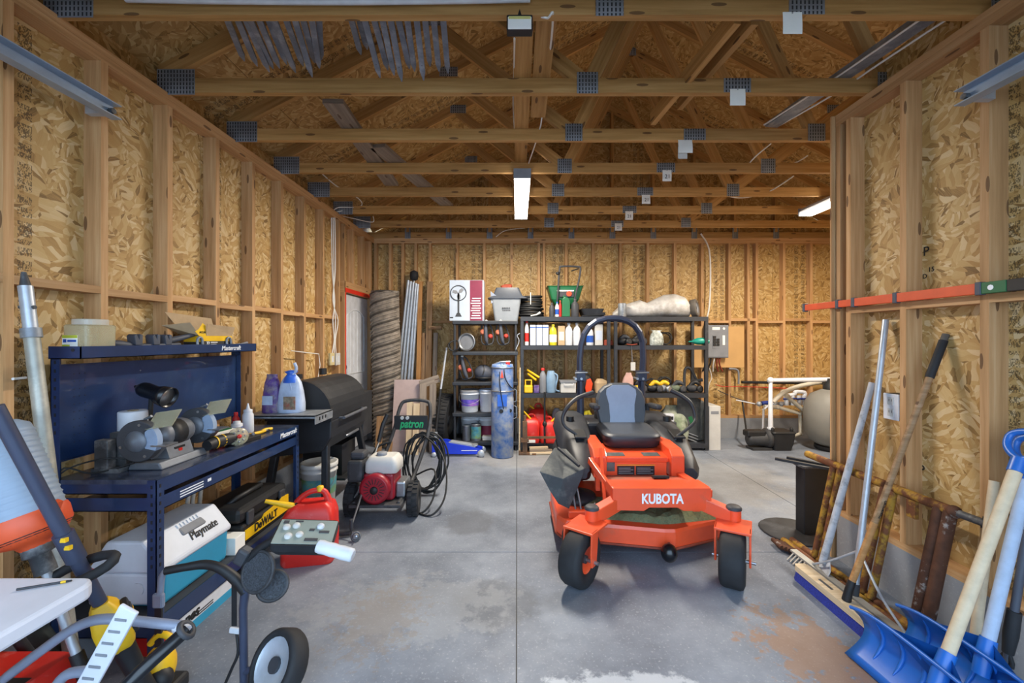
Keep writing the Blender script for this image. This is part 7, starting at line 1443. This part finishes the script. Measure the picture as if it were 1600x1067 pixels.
# tubular frame with a notched white strap
cf = T('tubular_frame', 'grey bent tube frame with a notched white plastic bar in the near left corner', 'frame', (-1.35, 1.3, 0))
Yf = 1.33
B().tube([P(20, 1050, Yf), P(60, 1020, Yf), P(105, 988, Yf), P(140, 971, Yf), P(175, 967, Yf), P(230, 972, Yf+.02), P(288, 978, Yf+.03)], .0155, 10, smooth=4).o('upper_tube', 'tube_grey', cf); B().tube([P(60, 1120, Yf-.05), P(95, 1062, Yf-.05), P(120, 1050, Yf-.05), P(150, 1050, Yf-.05)], .0155, 10, smooth=4).o('lower_tube', 'tube_grey', cf)
B().tube([P(20, 1050, Yf), P(-20, 1082, Yf), Vector((-1.72, Yf-.05, .0))], .0155, 10).o('front_leg', 'tube_grey', cf); B().tube([P(60, 1120, Yf-.05), Vector((-1.5, Yf-.15, .0))], .0155, 10).o('front_leg', 'tube_grey', cf)
A_, C_ = P(203, 950, Yf-.09), P(128, 1085, Yf-.09); dd = (C_-A_); nb = B().beam(A_, C_, .058, .012, (0, 1, 0)).o('notched_bar', 'table_white', cf, bev=.004)
for k in range(7): p_ = A_+dd*(.12+.135*k); B().cb(p_+Vector((-.004, -.0065, 0)), (.034, .004, .007), (0, R(6), 0)).o('notch', 'grey', nb)
B().tube([C_, Vector((C_.x-.1, C_.y, 0.0))], .014, 8).o('rear_leg', 'tube_grey', cf)
B().tube([P(292, 984, Yf+.02), P(240, 1030, Yf-.06), P(185, 1082, Yf-.12), Vector((-1.28, Yf-.2, .0))], .021, 10).o('black_tube', 'black_gloss', cf); B().torus(P(291, 984, Yf+.02), (-.7, -.2, -.6), .024, .010, 16, 6).o('joint_ring', 'darkgrey', cf); B().tube([P(276, 978, Yf+.03), P(292, 986, Yf+.02)], .017, 8).o('joint', 'table_white', cf)
# trolley with a control box
gt = T('electric_trolley', 'black tubular trolley with a control box, white grip and one wheel', 'trolley', (-1.1, 1.75, 0)); Yt = 1.76
B().tube([Vector((-1.155, 1.76, .0)), P(380, 950, Yt), P(383, 925, Yt), P(392, 905, Yt)], [.0165, .0165, .018, .02], 10).o('post', 'tube_dark', gt)
B().tube([P(384, 925, Yt), P(368, 905, Yt), P(345, 888, Yt), P(320, 882, Yt), P(290, 886, Yt-.02), P(258, 892, Yt-.04)], [.02, .022, .02, .019, .016, .016], 10, smooth=4).o('bag_cradle', 'black', gt)
B().tube([P(262, 890, Yt-.04), P(253, 900, Yt-.04), P(250, 930, Yt-.04)], .012, 8, smooth=3).o('strap_end', 'tube_grey', gt); bk2 = P(248, 938, Yt-.045); B().cb(bk2, (.045, .02, .06)).o('buckle', 'tube_grey', gt, bev=.008); B().beam(bk2+Vector((0, 0, -.03)), Vector((bk2.x, bk2.y, .0)), .028, .008, (0, 1, 0)).o('stay', 'black', gt)
for (u, v, nx, r) in ((403, 893, -.25, .075), (426, 915, .45, .055)):
    p_ = P(u, v, Yt-.04 if r > .06 else Yt-.02); axn = Vector((nx, -.85, .35)); B().lathe([(r*.98, -.012), (r, 0), (r*.95, .006), (r*.85, .002), (.001, .014)], p_, axn, 24).o('mesh_pad', M('mesh', '#3b3f45', .8, var=.6, scale=160, bump=.8, bscale=200), gt); B().torus(p_, axn, r, .008, 24, 6).o('pad_rim', 'dustblack', gt)
B().tube([P(392, 905, Yt), P(385, 880, Yt), P(405, 858, Yt), P(430, 842, Yt)], [.02, .02, .018, .016], 10, smooth=4).o('handle_stem', 'black', gt); B().cb(P(380, 868, Yt-.01), (.05, .05, .07), (0, R(30), 0)).o('clamp', 'darkgrey', gt, bev=.012)
bx0 = P(478, 835, Yt-.02); m_ = Matrix.Translation(bx0) @ Euler((R(17), R(8), R(14))).to_matrix().to_4x4()
cbx = B().loft([[m_ @ Vector((x*k, y*k, z)) for x, y in rr(.118, .075, 4, .02)] for z, k in ((-.045, .85), (-.02, 1), (.012, 1))], True, False).o('control_box', 'black', gt, bev=.006)
B().box(-.112, .112, -.068, .068, .0125, .0145, m_).o('control_panel', M('panel_grey', '#8b948c', .45, var=.1), cbx)
for x, y in ((-.08, .02), (-.045, .03), (-.06, -.03), (-.02, -.02), (.05, .03)): B().lathe([(.015, 0), (.015, .006), (.01, .012), (.001, .012)], m_ @ Vector((x, y, .0145)), m_.to_3x3() @ Vector((0, 0, 1)), 14).o('knob', 'offwhite' if x < 0 else 'white', cbx)
for x, y, w, h in ((.03, -.045, .05, .014), (.07, .0, .04, .012), (-.09, .052, .02, .016), (-.04, .058, .03, .006), (.02, .01, .02, .012)): B().box(x-w/2, x+w/2, y-h/2, y+h/2, .0145, .017, m_).o('panel_mark', 'darkgrey', cbx)
A_, C_ = P(497, 853, Yt-.06), P(552, 868, Yt-.07); B().tube([A_+(C_-A_)*f_ for f_ in (0, .1, .25, .4, .55, .7, .85, .97, 1)], [.024, .027, .025, .027, .025, .027, .026, .026, .02], 14).o('grip', 'white', gt)
B().beam(P(366, 895, Yt+.01), P(366, 978, Yt+.01), .022, .003, (0, 1, 0)).o('strap', 'black', gt); B().cb(P(367, 985, Yt+.01), (.045, .012, .024), (0, R(8), 0)).o('strap_buckle', 'white', gt, bev=.004); B().tube([P(370, 990, Yt+.01), P(372, 1020, Yt), P(362, 1045, Yt), P(352, 1068, Yt)], .006, 6, smooth=4).o('strap_tail', 'black', gt)
wc = Vector((-.985, 1.72, .128)); B().tube([Vector((-1.155, 1.76, .07)), wc], .014, 8).o('axle', 'tube_dark', gt); wheel(gt, wc, (-.42, -.72, .5), .128, .09, .098, rmat='galv', tmat='rubber')
tag(B().box(-1.78, -1.66, 1.93, 2.0+.07, 0, .085).o('red_tin', 'red', bev=.004), 'small red tin on the floor by the near bench leg', 'tin')
tag(B().box(-2.07, -1.90, 1.92, 2.3, 0, .11).o('stored_carton', 'bin_grey', bev=.004), 'grey carton on the floor at the back under the workbench', 'box')
